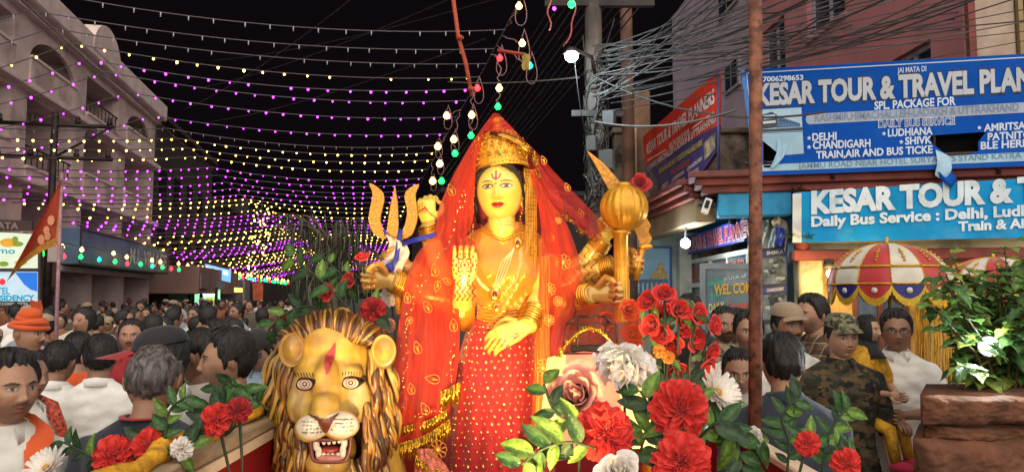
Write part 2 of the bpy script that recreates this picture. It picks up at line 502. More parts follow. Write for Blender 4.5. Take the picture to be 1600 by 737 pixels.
# bracket and street pole in front of the left block
pole_dark = M('dark_steel', lin((48, 40, 38)), rough=.55, metal=.5, var=.3)
def pole(name, label, foot, top, r0, r1, mat=pole_dark, cat='pole', group=None):
    mb = MB(); mb.tube([foot, (V(foot) + V(top)) / 2, top], [r0, (r0 + r1) / 2, r1], 10)
    return tag(mb.build(name, mat, origin=foot), label, cat, group)
pt = thing('street_pole', 'dark street pole with crossarm and insulators before the pale apartment block', 'pole', S(19.5, -7.2, 0))
mb = MB(); a = S(19.5, -7.2, 0); mb.tube([a, a + V((0, 0, 6.3))], [.1, .075], 10); mb.build('pole', pole_dark, pt)
for z in (5.2, 6.0):
    mb = MB(); mb.tube([S(19.5, -8.6, z), S(19.5, -5.9, z)], .05, 6); mb.build('crossarm', pole_dark, pt)
    for l in (-8.4, -7.7, -6.7, -6.0):
        mb = MB(); mb.lathe([(.0, 0), (.06, 0), (.07, .06), (.04, .1), (.06, .15), (.0, .2)], Matrix.Translation(S(19.5, l, z + .04)), 8); mb.build('insulator', pole_dark, pt)
mb = MB(); mb.tube([S(19.5, -7.2, 5.2), S(19.5, -5.95, 6.0)], .03, 6); mb.build('brace', pole_dark, pt)
mb = MB(); mb.box(S(19.5, -7.05, 2.9), (.3, .2, .42), (SRGT, SDIR, V((0, 0, 1))), bev=.02); mb.build('meter_box', plaster2, pt, smooth=False)

# ---------------- far buildings and shops down the street
far_m = M('far_dark_plaster', lin((36, 27, 26)), rough=.9, var=.3, scale=.5)
far_m2 = M('far_brown_plaster', lin((42, 32, 30)), rough=.9, var=.3, scale=.5)
fwin = M('far_window_glass', lin((20, 18, 22)), rough=.95, spec=.1)
def far_building(label, s0, s1, l, z1, mt, side=-1):
    t = thing('far_building', label, 'building', S((s0 + s1) / 2, l + side * 4, 0))
    mb = MB(); sbox(mb, s0, s1, l + side * 8, l, 0, z1); sbox(mb, s0 - .15, s1 + .15, l + side * 8.1, l - side * .3, z1, z1 + .25); mb.build('wall', mt, t, smooth=False)
    nfl = int((z1 - 3) / 2.9)
    for k in range(nfl):
        for b in range(int((s1 - s0) / 3)):
            sa = s0 + .8 + b * 3
            mb = MB(); sbox(mb, sa, sa + 1.3, l - side * .002, l - side * .04, 3.9 + k * 2.9, 5.2 + k * 2.9); mb.build('window', fwin, t, smooth=False)
            mb = MB(); sbox(mb, sa - .1, sa + 1.4, l - side * .003, l - side * .2, 3.78 + k * 2.9, 3.88 + k * 2.9); mb.build('sill', mt, t, smooth=False)
    return t
far_building('dark brown four-storey building just beyond the pale apartment block', 38, 52, -9.6, 10.5, far_m2)
far_building('dim low building down the street left of the bright shop', 54, 66, -9.2, 8.0, far_m)
far_building('dark distant building behind the lit blue advertising screen', 68, 90, -9.5, 10.0, far_m)
far_building('farthest dark building closing the left side of the street', 92, 130, -8, 9.5, far_m2)
far_building('dark distant building right of the street behind the statue', 40, 66, 4.6, 7.5, far_m, 1)
# brown awning shop and bright shop
aw = thing('awning_shop', 'closed shop under a plain brown awning board down the left street', 'shop', S(43, -8, 0))
mb = MB(); sbox(mb, 37.2, 49, -9.5, -7.3, 2.0, 3.3, bev=.03); mb.build('awning', M('awning_brown', lin((128, 98, 90)), rough=.8, var=.15, scale=1), aw, smooth=False)
mb = MB(); sbox(mb, 38, 48.5, -9.5, -8.8, 0, 2.0); mb.build('front', dark_m, aw, smooth=False)
mb = MB(); sbox(mb, 37.25, 38.9, -7.28, -7.2, 2.25, 2.95); mb.build('picture', framew, aw, smooth=False)
mb = MB(); sbox(mb, 49.2, 54, -9.5, -7.3, 0, 2.9); mb.build('side_wall', M('shop_grey', lin((120, 112, 116)), rough=.8), aw, smooth=False)
bsp = (S(62, -8.6, 0), V((-.25, -.97, 0)).normalized())
def bplane(Y, nx=0.0):
    return (V((0, Y, 0)), V((nx, -1, 0)).normalized())
p_ = bplane(45, .35)
bs = thing('bright_shop', 'small bright open-fronted shop glowing white and green down the street', 'shop', onplane(325, 490, *p_))
polypx([(304, 452), (344, 452), (344, 500), (304, 500)], p_, M('shop_glow', lin((150, 190, 160)), emit=lin((120, 190, 150)), es=1.1, var=.4, scale=2.5, nosample=True), bs, name='interior', lift=0, thick=.1)
polypx([(306, 454), (339, 458), (339, 462), (306, 458.5)], p_, glow('tube_white', (.75, 1, .95), 9), bs, name='tube_light', lift=.35, thick=.1)
for (a, b, c, d, cc) in ((322, 464, 334, 474, (190, 200, 60)), (334, 468, 343, 482, (200, 210, 90)), (310, 470, 320, 480, (210, 230, 220)), (322, 477, 333, 486, (220, 210, 120)), (312, 482, 322, 490, (120, 180, 160))):
    polypx([(a, b), (c, b), (c, d), (a, d)], p_, M('goods_%d' % cc[0] + str(cc[2]), lin(cc), emit=lin(cc), es=.6, nosample=True, var=.3, scale=8), bs, name='goods', lift=.3, thick=.2)
for x in (304, 321, 344):
    mb = MB(); a = onplane(x, 449, *p_); mb.tube([a + V((0, -.5, 0)), V((a.x, a.y - .5, 0))], .09, 6); mb.build('post', dark_m, bs)
polypx([(300, 436), (352, 440), (352, 452), (300, 449)], p_, M('shop_grey2', lin((96, 98, 104)), rough=.8, var=.3, scale=3), bs, name='fascia', lift=.5, thick=.6)
p_ = bplane(44, .2)
sg = thing('lit_screen', 'lit blue and white advertising screen hanging above the bright shop', 'sign', onplane(340, 440, *p_))
polypx([(321, 412), (361, 422), (360, 441), (320, 431)], p_, M('screen_blue', lin((120, 170, 220)), emit=lin((110, 170, 225)), es=.9, var=.3, scale=1.0, nosample=True), sg, name='screen', lift=.1, thick=.15)
for k in range(3):
    x0 = 322 + k * 13
    polypx([(x0 + 1, 416 + k * 3.2), (x0 + 9, 418 + k * 3.2), (x0 + 9, 424 + k * 3.2), (x0 + 1, 422 + k * 3.2)], p_, M('screen_white', lin((220, 225, 240)), emit=lin((220, 225, 245)), es=.9, nosample=True), sg, lift=.13, name='picture')
mb = MB(); a = onplane(340, 440, *p_); mb.tube([a + V((0, .2, 0)), V((a.x, a.y + .3, 0))], .1, 6); mb.build('post', dark_m, sg)
p_ = bplane(40, 0)
bn = thing('hanging_banner', 'small orange banner hanging on a post down the street', 'banner', onplane(403, 475, *p_))
polypx([(395, 442), (411.5, 442), (411, 470), (396, 469)], p_, M('banner_orange', lin((170, 84, 50)), rough=.8, var=.4, scale=3, emit=lin((170, 84, 50)), es=.12, nosample=True), bn, name='cloth', lift=.05, thick=.02)
mb = MB(); a = onplane(405, 420, *p_); mb.tube([a, V((a.x, a.y, 0))], .05, 6); mb.build('post', framew, bn)
p_ = bplane(42, 0)
yl = thing('lit_sign', 'small glowing yellow sign box left of the orange banner', 'sign', onplane(372, 460, *p_))
polypx([(366, 449), (378, 450), (378, 456), (366, 456)], p_, glow('yellow_box', lin((255, 200, 90)), 2.2), yl, name='sign_box', thick=.15)
mb = MB(); a = onplane(381, 436, *p_); mb.tube([a, V((a.x, a.y, 0))], .06, 6); mb.build('post', framew, yl)

# ---------------- right: corner shop building
brick_red = M('red_cornice_paint', lin((132, 62, 54)), rough=.75, var=.25, scale=3, bump=.15, stain=lin((70, 44, 40)), stain_amt=.7, stain_scale=1.6)
moss = M('mossy_concrete', lin((104, 92, 78)), rough=.95, var=.3, scale=2, bump=.4, bscale=25, stain=lin((30, 27, 24)), stain_amt=.95, stain_scale=1.3)
cream = M('cream_plaster', lin((214, 198, 150)), rough=.85, var=.12, scale=2, bump=.12, bscale=25, stain=lin((96, 88, 68)), stain_amt=.55, stain_scale=2.2)
skyblue = M('sky_blue_paint', lin((40, 150, 200)), rough=.7, var=.2, scale=4, bump=.15, stain=lin((26, 70, 96)), stain_amt=.5, stain_scale=4)
U_F = V((.977, -.215, 0)).normalized(); N_F = V((-.215, -.977, 0)).normalized()
U_S = V((-.047, .999, 0)).normalized(); N_S = V((-.999, -.047, 0)).normalized()
C0 = V((2.42, 9.35, 0))
FP = (C0, N_F); SP = (C0, N_S)
Z3 = V((0, 0, 1))
def fbox(mb, t0, t1, d0, d1, z0, z1, bev=0, col=None):     # along the front, d = depth behind the front plane
    c = C0 + U_F * ((t0 + t1) / 2) - N_F * ((d0 + d1) / 2) + Z3 * ((z0 + z1) / 2)
    mb.box(c, (abs(t1 - t0), abs(d1 - d0), abs(z1 - z0)), (U_F, -N_F, Z3), bev=bev, col=col)
def gbox(mb, t0, t1, d0, d1, z0, z1, bev=0):               # along the side going away, d = depth to the right of the side plane
    c = C0 + U_S * ((t0 + t1) / 2) - N_S * ((d0 + d1) / 2) + Z3 * ((z0 + z1) / 2)
    mb.box(c, (abs(t1 - t0), abs(d1 - d0), abs(z1 - z0)), (U_S, -N_S, Z3), bev=bev)
shop = thing('corner_shop', 'old corner travel shop with red cornice and blue ceiling on the right', 'building', C0 + V((2, 1.5, 0)))
mb = MB()   # cornice: three stepped courses, front and side
for (z0, z1, pj) in ((3.19, 3.28, .02), (3.28, 3.37, .10), (3.37, 3.45, .18)):
    fbox(mb, -pj, 5.2, -pj, .5, z0, z1, bev=.012)
    gbox(mb, .501, 6.0, -pj, .5, z0, z1, bev=.012)
mb.build('cornice', brick_red, shop, smooth=False)
mb = MB()
c1 = C0 + U_F * 5.2; c2 = C0 + U_S * 6
mb.add([C0 + V((.05, .3, 3.1)), c1 + V((0, .3, 3.1)), c1 + V((0, 7, 3.1)), c2 + V((.1, 0, 3.1))], [(0, 1, 2, 3)])
mb.build('ceiling', skyblue, shop, smooth=False)
mb = MB()
mb.add([C0 + V((.05, .3, 3.2)), c1 + V((0, .3, 3.2)), c1 + V((0, 7, 3.2)), c2 + V((.1, 0, 3.2))], [(0, 1, 2, 3)])
mb.build('roof_slab', moss, shop, smooth=False)
mb = MB(); fbox(mb, .18, 1.06, .03, .4, 2.9, 3.188, bev=.01); mb.build('beam', skyblue, shop, smooth=False)
mb = MB(); gbox(mb, .5, 5.9, .05, .32, 2.88, 3.188, bev=.01); mb.build('side_beam', M('cream_beam', lin((150, 126, 92)), rough=.85, var=.3, scale=2, bump=.2), shop, smooth=False)
# red downpipe, pillar, front wall
mb = MB(); a = C0 + U_F * 1.16 - N_F * .06; mb.tube([a + Z3 * 3.18, a + Z3 * 2.45], .085, 12); mb.build('red_column', brick_red, shop)
mb = MB(); fbox(mb, 1.12, 1.40, .06, .5, .45, 2.38, bev=.02); mb.build('pillar', cream, shop, smooth=False)
mb = MB(); fbox(mb, 1.05, 5.2, -.04, .3, 2.33, 2.46, bev=.015); mb.build('lower_band', brick_red, shop, smooth=False)
mb = MB(); fbox(mb, 1.25, 5.2, .1, .3, 2.46, 3.188); mb.build('banner_backing', cream, shop, smooth=False)
warmwall = M('ochre_plaster', lin((206, 168, 92)), rough=.8, var=.2, scale=2.5, bump=.15, stain=lin((120, 84, 44)), stain_amt=.5, stain_scale=2.0)
mb = MB(); fbox(mb, 1.4, 1.78, .35, .5, .45, 2.33); fbox(mb, 2.42, 5.2, .35, .5, .45, 2.33); fbox(mb, 1.78, 2.42, .35, .5, 2.2, 2.33); fbox(mb, 1.78, 2.42, .35, .5, .45, 1.1)
mb.build('front_wall', warmwall, shop, smooth=False)
mb = MB(); fbox(mb, 1.4, 5.2, .2, .349, 2.24, 2.33); mb.build('wood_lintel', M('varnished_wood', lin((150, 84, 40)), rough=.4, var=.3, stretch=(1, 1, 8), scale=4), shop, smooth=False)
w_ = MB(); fr = M('brown_wood', lin((110, 60, 34)), rough=.5, var=.3, scale=6)
for (a, b, c, d) in ((1.78, 1.84, 1.1, 2.2), (2.36, 2.42, 1.1, 2.2), (2.07, 2.13, 1.1, 2.2), (1.84, 2.36, 1.1, 1.16), (1.84, 2.36, 2.14, 2.2)): fbox(w_, a, b, .33, .45, c, d)
wn = w_.build('window', fr, shop, smooth=False)
for a, b in ((1.84, 2.07), (2.13, 2.36)):
    mb = MB(); fbox(mb, a, b, .38, .42, 1.16, 2.14); mb.build('pane', M('blue_curtain_glass', lin((74, 96, 120)), rough=.25, var=.3, scale=6), wn, smooth=False)
mb = MB(); fbox(mb, 2.5, 2.58, .27, .349, .5, 2.24); mb.build('door_post', fr, shop, smooth=False)
mb = MB(); fbox(mb, 3.55, 5.2, .30, .352, 1.2, 2.2); mb.build('dark_doorway', dark_m, shop, smooth=False)
# inside corner: glass front facing the street, back wall, floor
XG = 3.10
SHG = (V((XG, 10, 0)), V((-1, 0, 0)))
alum = M('grey_aluminium', lin((120, 128, 134)), rough=.45, metal=.35, var=.12)
glassm = M('shop_glass', lin((96, 122, 132)), rough=.12, var=.25, scale=1.5, spec=.7, alpha=.72)
mb = MB(); mb.box((XG + 1.0, 11.5, 1.5), (1.6, 3.2, 3.0)); 
mb = MB(); mb.box((XG + .9, 11.6, 1.5), (.1, 3.6, 3.0)); mb.build('inner_wall', M('inner_pale_wall', lin((120, 140, 146)), rough=.8, var=.25, scale=2), shop, smooth=False)
mb = MB()
for y in (9.72, 10.62, 11.6, 12.95): mb.box((XG, y, 1.4), (.07, .07, 2.2))
for z in (2.08, 2.48): mb.box((XG, 11.33, z), (.066, 3.3, .07))
mb.build('glass_front_frame', M('white_frame', lin((188, 186, 174)), rough=.6, var=.15, scale=5), shop, smooth=False)
for (y0, y1, z0, z1) in ((9.76, 10.58, 2.12, 2.44), (10.66, 11.56, 2.12, 2.44), (11.64, 12.9, 2.12, 2.44), (10.66, 11.56, .5, 2.04), (11.64, 12.9, .5, 2.04)):
    mb = MB(); mb.box((XG + .01, (y0 + y1) / 2, (z0 + z1) / 2), (.012, y1 - y0, z1 - z0)); mb.build('pane', glassm, shop, smooth=False)
mb = MB(); mb.box((2.55, 13.1, 1.5), (1.4, .12, 3.0)); mb.build('end_wall', M('pale_green_wall', lin((150, 158, 148)), rough=.85, var=.2, scale=3, stain=lin((84, 88, 80)), stain_amt=.5), shop, smooth=False)
mb = MB(); mb.box((2.98, 12.9, 1.45), (.22, .3, 2.9), bev=.02); mb.build('corner_post', M('pale_post', lin((170, 172, 160)), rough=.85, var=.25, scale=4), shop, smooth=False)
# open glass door
DP = (P(1100, 420, 9.9), V((-.5, -.86, 0)).normalized())
dr = thing('glass_door', 'open grey framed glass door with hand-painted yellow and green words', 'door', onplane(1130, 560, *DP))
def pxframe(parent, name, mt, plane, x0, y0, x1, y1, w, th=.05):
    for (a, b, c, d) in ((x0, y0, x1, y0 + w), (x0, y1 - w, x1, y1), (x0, y0 + w, x0 + w, y1 - w), (x1 - w, y0 + w, x1, y1 - w)):
        polypx([(a, b), (c, b), (c, d), (a, d)], plane, mt, parent, lift=th / 2, name=name, thick=th)
pxframe(dr, 'frame', alum, DP, 1094, 411, 1180, 655, 9)
polypx([(1103, 420), (1171, 420), (1171, 646), (1103, 646)], DP, glassm, dr, name='pane', lift=.0, thick=.01)
yp = M('yellow_letter', lin((196, 150, 40)), rough=.6); gp = M('green_letter', lin((40, 170, 140)), rough=.6); wp = M('white_letter', lin((190, 200, 200)), rough=.6); rp = M('red_letter', lin((190, 70, 50)), rough=.6)
textpx('WEL COME', (1116, 460), (1182, 456), 15, DP, yp, dr, .03, .012)
textpx('Jain Food', (1106, 446), (1132, 442), 8, DP, gp, dr, .01, .012)
textpx('Travel', (1110, 468), (1134, 459), 7, DP, gp, dr, .01, .012)
textpx('a Unit of', (1132, 438), (1166, 433), 6, DP, wp, dr, .0, .012)
textpx('DAILY', (1108, 488), (1132, 484), 13, DP, M('pale_yellow_letter', lin((200, 190, 110)), rough=.6), dr, .02, .012)
textpx('Cruise', (1136, 484), (1168, 480), 11, DP, rp, dr, .02, .012)
# fascia sign above the glass front
fs_ = thing('fascia_sign', 'blue-violet shop fascia with red and white letters under the blue ceiling', 'sign', V((XG - .05, 11.3, 2.5)))
mb = MB(); mb.box((XG - .06, 11.3, 2.76), (.05, 3.3, .3)); mb.build('panel', M('fascia_violet', lin((60, 56, 150)), rough=.5, var=.15), fs_, smooth=False)
lettering('KESAR TOUR & TRAVEL PLANNERS', V((XG - .085, 13.3, 2.66)), V((XG - .085, 9.3, 2.66)), V((0, 0, .20)), M('fascia_white_letter', lin((222, 214, 210)), rough=.5), fs_, V((-1, 0, 0)), .055, .004)
lettering('KESAR TOUR & TRAVEL PLANNERS', V((XG - .085, 13.3, 2.66)), V((XG - .085, 9.3, 2.66)), V((0, 0, .20)), M('fascia_red_letter', lin((196, 40, 44)), rough=.5), fs_, V((-1, 0, 0)), .012, .010)
hl = thing('window_lettering', 'red painted letters on the upper shop panes', 'sign', V((XG, 11, 2.15)))
lettering('HELICOPTER', V((XG - .012, 12.85, 2.15)), V((XG - .012, 11.7, 2.15)), V((0, 0, .24)), rp, hl, V((-1, 0, 0)), .01, .012)
lettering('TICKETS', V((XG - .012, 11.5, 2.15)), V((XG - .012, 10.7, 2.15)), V((0, 0, .24)), rp, hl, V((-1, 0, 0)), .01, .012)
lettering('HOTEL', V((XG - .012, 10.55, 2.15)), V((XG - .012, 9.8, 2.15)), V((0, 0, .24)), rp, hl, V((-1, 0, 0)), .01, .012)
# temple poster on the end wall
TP = (V((2.5, 13.0, 0)), V((0, -1, 0)))
tp = thing('temple_poster', 'blue-framed temple poster on the end wall behind the golden fist', 'poster', onplane(1025, 480, *TP))
blueframe = M('poster_blue', lin((40, 62, 130)), rough=.5)
polypx([(985, 384), (1050, 384), (1050, 500), (985, 500)], TP, blueframe, tp, name='frame', thick=.03, lift=.0)
polypx([(985, 388), (1046, 388), (1046, 496), (985, 496)], TP, M('poster_sky', lin((120, 156, 176)), rough=.6, var=.15, scale=3), tp, name='picture', lift=.005)
tem = M('temple_print', lin((170, 140, 80)), rough=.6, var=.3, scale=20); tem2 = M('temple_base_print', lin((70, 100, 120)), rough=.6, var=.3, scale=20)
polypx([(1016, 436), (1044, 436), (1042, 426), (1038, 422), (1036, 412), (1032, 408), (1028, 412), (1026, 422), (1019, 427)], TP, tem, tp, name='temple_picture', lift=.008)
polypx([(985, 436), (1044, 436), (1044, 466), (985, 466)], TP, tem2, tp, name='colonnade_picture', lift=.007)
for k in range(8):
    polypx([(989 + k * 7, 442), (992 + k * 7, 442), (992 + k * 7, 458), (989 + k * 7, 458)], TP, M('temple_pale_print', lin((150, 170, 180))), tp, name='column_picture', lift=.009)
polypx([(985, 466), (1046, 466), (1046, 480), (985, 480)], TP, M('poster_navy', lin((26, 36, 90)), rough=.5), tp, name='caption_band', lift=.008)
textpx('TIRUPATI TEMPLE', (974, 476), (1038, 476), 7, TP, white_pr, tp, .03, .012)
# silver-wrapped post with photo panels
PP = (P(1205, 430, 9.55), V((-.3, -.95, 0)).normalized())
pp = thing('photo_panels', 'tall dark board of grey photographs beside the cream pillar', 'poster', onplane(1205, 560, *PP))
polypx([(1188, 388), (1230, 382), (1232, 600), (1190, 600)], PP, M('photo_board', lin((38, 42, 58)), rough=.4, var=.2), pp, name='board', thick=.06, lift=.0)
gph = M('grey_photo', lin((92, 104, 112)), rough=.4, var=.6, scale=9); navy = M('navy_caption', lin((48, 52, 110)), rough=.4)
for (y0, y1) in ((402, 444), (460, 500), (506, 545)):
    polypx([(1191, y0 + 1), (1229, y0 - 3), (1230, y1 - 2), (1192, y1)], PP, gph, pp, name='photo', lift=.005)
rng = random.Random(3)
for k in range(26):
    x0 = rng.uniform(1193, 1220); y0 = rng.choice([404, 412, 420, 428, 463, 470, 478]) + rng.uniform(0, 6)
    polypx([(x0, y0), (x0 + rng.uniform(4, 9), y0 - .6), (x0 + 7, y0 + rng.uniform(2, 6)), (x0, y0 + rng.uniform(2, 6))], PP, M('photo_pale' if k % 2 else 'photo_dark', lin((150, 158, 160)) if k % 2 else lin((34, 40, 46)), rough=.4), pp, name='photo_detail', lift=.008)
for (y, tx) in ((398, 'SHIMLA'), (456, 'CHANDIGARH')):
    polypx([(1190, y - 6), (1230, y - 10), (1230, y), (1190, y + 3)], PP, navy, pp, name='caption', lift=.008)
    textpx(tx, (1198, y), (1224, y - 3), 5, PP, white_pr, pp, .02, .012)
sv = thing('silver_wrap', 'crinkled silver plastic sheet over the post top with a blue fold', 'sheet', P(1200, 385, 9.5))
mb = MB(); rows = []
for i in range(15):
    row = []
    for j in range(11):
        x = 1168 + 56 * i / 14; top = 352 - 18 * i / 14; bot = 392 - 8 * i / 14
        y = top + (bot - top) * j / 10
        row.append(P(x, y, 9.5 + .04 * math.sin(i * 1.3 + j * .4) + .03 * noise.noise(V((i * .7, j * .5, 0)))))
    rows.append(row)
mb.grid(rows); mb.build('sheet', M('silver_plastic', lin((150, 168, 172)), rough=.22, metal=.5, var=.2, scale=6), sv)
mb = MB(); rows = []
for i in range(8):
    rows.append([P(1208 + 22 * i / 7 + 3 * math.sin(j), 333 + i * 2 + j * (3 + i * .9), 9.42 + .05 * math.sin(i * 1.7 + j)) for j in range(6)])
mb.grid(rows); mb.build('fold', M('white_plastic', lin((196, 190, 180)), rough=.4), sv)
mb = MB(); rows = []
for i in range(6):
    rows.append([P(1212 + i * 2.8, 352 + j * 6 + i, 9.36 + .04 * math.sin(i * 2 + j)) for j in range(6)])
mb.grid(rows); mb.build('blue_fold', M('blue_plastic', lin((30, 60, 170)), rough=.35), sv)
# small fixtures under the cornice
fx = thing('cctv_camera', 'small dark security camera under the blue ceiling', 'camera', P(1145, 345, 9.9))
mb = MB(); mb.ell(P(1145, 345, 9.9), .055, 8, 12); mb.build('dome', dark_m, fx)
mb = MB(); a = P(1145, 340, 9.9); mb.tube([a, a + V((0, 0, .25))], .02, 6); mb.build('mount', framew, fx)
mt_ = thing('meter_case', 'small tilted white meter case under the red cornice', 'box', P(1104, 340, 9.2))
ax = (V((.94, -.1, -.33)).normalized(), V((0.1, .99, 0)).normalized(), V((.33, 0, .94)).normalized())
a = P(1104, 322, 9.2)
mb = MB(); mb.box(a, (.09, .05, .2), ax, bev=.01); mb.build('case', white_pr, mt_, smooth=False)
mb = MB(); mb.box(a + V((0, -.03, .02)), (.05, .01, .1), ax); mb.build('dial', dark_m, mt_, smooth=False)

# ---------------- the big blue board on the roof, torn in two places
BB = (P(1165, 112, 9.05), (N_F + V((0, 0, .0))).normalized())
board = thing('blue_billboard', 'big torn blue travel billboard with silver letters on the shop roof', 'billboard', onplane(1400, 275, *BB))
def holed(outer, holes, plane, mat, parent, name, lift=0.0):
    polys = [[onplane(x, y, *plane) + V(plane[1]) * lift for x, y in pl] for pl in [outer] + holes]
    mb = MB(); fl = [p for pl in polys for p in pl]
    mb.add(fl, [tuple(t) for t in tessellate_polygon(polys)])
    return mb.build(name, mat, parent, smooth=False)
bluep = M('board_blue', lin((4, 76, 168)), rough=.8, var=.1, scale=1.5, stain=lin((24, 92, 172)), stain_amt=.3, spec=.15)
hole1 = [(1193, 218), (1215, 219), (1213, 240), (1203, 262), (1193, 262)]
hole2 = [(1452, 212), (1541, 206), (1528, 222), (1529, 236), (1490, 250), (1472, 236), (1456, 224)]
holed([(1160, 109), (1640, 82), (1640, 258), (1190, 274)], [hole1, hole2], BB, bluep, board, 'panel')
paleb = M('board_pale', lin((150, 186, 206)), rough=.5, var=.12, scale=3)
silver = M('board_silver_letter', lin((176, 182, 190)), rough=.42, var=.1, scale=2)
whitel = M('board_white_letter', lin((196, 208, 222)), rough=.5, var=.06)
outl = M('board_outline', lin((20, 26, 60)), rough=.5)
for q in ([(1163, 114), (1640, 87), (1640, 88.6), (1163, 115.6)], [(1166, 116), (1167.5, 116), (1176, 214), (1174.5, 214)]):
    polypx(q, BB, whitel, board, lift=.004, name='border')
textpx('JAI MATA DI', (1402, 114.5), (1447, 111.5), 8, BB, whitel, board, .02)
textpx('7006298653', (1192, 128), (1255, 125), 7.5, BB, whitel, board, .03)
polypx([(1180 + 4.5 * math.cos(i * .6283), 125.5 + 4.5 * math.sin(i * .6283)) for i in range(10)], BB, whitel, board, name='phone_icon')
textpx('KESAR TOUR & TRAVEL PLANNERS', (1181, 166), (1700, 136), 33, BB, outl, board, .075, .005)
textpx('KESAR TOUR & TRAVEL PLANNERS', (1183, 164.5), (1698, 135), 31, BB, silver, board, .045, .009)
textpx('SPL. PACKAGE FOR', (1366, 171.5), (1493, 164), 12, BB, whitel, board, .03)
pill = []
for i in range(9): pill.append((1265 - 6 * math.sin(math.pi * i / 8), 186.5 - 8 * math.cos(math.pi * i / 8)))
pill += [(1640, 174), (1640, 158)]
polypx(pill, BB, M('board_grey_pill', lin((150, 162, 180)), rough=.5), board, lift=.004, name='pill')
textpx('KASHMIR,HIMACHAL,LEH-LADAKH & UTTRAKHAND', (1273, 190), (1592, 173), 11, BB, M('board_pill_letter', lin((112, 130, 160)), rough=.5), board, .02, .008)
textpx('DAILY BUS SERVICE', (1372, 199.5), (1492, 194), 10.5, BB, M('board_bus_outline', lin((214, 222, 230)), rough=.5), board, .06, .005)
textpx('DAILY BUS SERVICE', (1373, 199), (1491, 193.5), 10, BB, M('board_bus_letter', lin((60, 90, 150)), rough=.5), board, .01, .009)
for (tx, a, b, c) in (('DELHI', (1269, 220), (1307, 218), 11), ('CHANDIGARH', (1270, 233), (1360, 229.5), 11.5), ('LUDHIANA', (1387, 213.5), (1457, 210), 11),
                      ('SHIVK', (1414, 226), (1456, 224), 11), ('AMRITSAR', (1537, 205.5), (1612, 201), 11), ('PATNITOP', (1543, 219.5), (1620, 215), 11),
                      ('TRAIN,AIR AND BUS TICKE', (1275, 248), (1457, 239), 11), ('BLE HERE', (1532, 233.5), (1606, 229), 11)):
    textpx(tx, a, b, c, BB, whitel, board, .03)
for (x, y) in ((1264, 216), (1264, 230), (1381, 209), (1408, 222), (1530, 200)):
    pts = []
    for i in range(10):
        rr = 4 if i % 2 == 0 else 1.6
        pts.append((x + rr * math.sin(i * .6283), y - rr * math.cos(i * .6283)))
    polypx(pts, BB, whitel, board, lift=.006, name='star')
holed([(1185, 258), (1640, 236), (1640, 250), (1186, 268)], [[(1193, 258.5), (1205, 258), (1203, 262), (1193, 262)]], BB, paleb, board, 'address_band', .003)
textpx('JAMMU ROAD NEAR HOTEL SURYA BUS STAND KATRA (V.D)-182301', (1247, 264), (1680, 243), 9, BB, M('board_address_letter', lin((96, 130, 160)), rough=.5), board, .01, .008)
# train picture
polypx([(1183, 172), (1252, 168), (1254, 205), (1186, 208)], BB, M('train_sky', lin((160, 190, 206)), rough=.5, var=.1), board, lift=.004, name='train_picture')
polypx([(1186, 209), (1254, 206), (1256, 240), (1220, 243), (1188, 217)], BB, paleb, board, lift=.0045, name='pale_print')
tdk = M('train_dark', lin((40, 52, 66)), rough=.5, var=.2); tbl = M('train_blue', lin((60, 100, 140)), rough=.5)
polypx([(1190, 180), (1206, 175), (1214, 180), (1214, 199), (1190, 202)], BB, tdk, board, lift=.007, name='locomotive_front')
polypx([(1214, 181), (1250, 193), (1250, 198), (1214, 200)], BB, tbl, board, lift=.007, name='carriages')
polypx([(1193, 181), (1211, 179), (1211, 185), (1193, 187)], BB, paleb, board, lift=.009, name='windscreen')
polypx([(1192, 190), (1212, 188.5), (1212, 192), (1192, 194)], BB, M('train_stripe', lin((200, 205, 200))), board, lift=.009, name='stripe')
for k in range(6):
    polypx([(1218 + k * 5, 185.5 + k * 1.4), (1221 + k * 5, 186.3 + k * 1.4), (1221 + k * 5, 190 + k * .9), (1218 + k * 5, 190 + k * .8)], BB, tdk, board, lift=.009, name='carriage_window')
polypx([(1186, 203), (1254, 199), (1254, 204), (1186, 207)], BB, tdk, board, lift=.006, name='track')
# torn vinyl flaps
def flap(pts_top, pts_bot, name, mat, dep=.06, n=8):
    mb = MB(); rows = []
    for i in range(n + 1):
        f = i / n; row = []
        for (a, b) in zip(pts_top, pts_bot):
            x = a[0] + (b[0] - a[0]) * f; y = a[1] + (b[1] - a[1]) * f
            row.append(onplane(x, y, *BB) + V(BB[1]) * (.02 + dep * math.sin(f * 2.6) + .02 * math.sin(f * 7 + a[0])))
        rows.append(row)
    mb.grid(rows); return mb.build(name, mat, board)
flap([(1462, 234), (1470, 238), (1478, 243), (1486, 248)], [(1460, 274), (1465, 279), (1474, 281), (1482, 274)], 'torn_flap', paleb, .04, 14)
flap([(1462, 268), (1470, 274), (1478, 276), (1486, 268)], [(1464, 276), (1474, 290), (1482, 296), (1489, 288)], 'torn_flap_tip', bluep, .09)
flap([(1215, 219), (1214, 230), (1213, 240), (1208, 252), (1203, 262)], [(1232, 226), (1228, 236), (1224, 246), (1216, 256), (1207, 264)], 'torn_flap', paleb, .03)
for x in (1175, 1300, 1460, 1560, 1620):
    mb = MB(); a = onplane(x, 180, *BB) - V(BB[1]) * .06
    mb.tube([V((a.x, a.y, 3.3)), V((a.x, a.y, 4.62))], .025, 6); mb.build('post', rail_m, board)
mb = MB()
for y in (120, 255):
    mb.tube([onplane(1164, y, *BB) - V(BB[1]) * .03, onplane(1640, y - 22, *BB) - V(BB[1]) * .03], .022, 6)
mb.build('rail', rail_m, board)
polypx([(1182, 150), (1640, 130), (1640, 255), (1190, 270)], BB, M('hollow_shade_black', lin((10, 9, 10)), rough=.95, spec=.1), board, lift=-.12, name='hollow_shade_sheet', thick=.01)  # added black sheet, stands for the shade in the hollow behind the tears
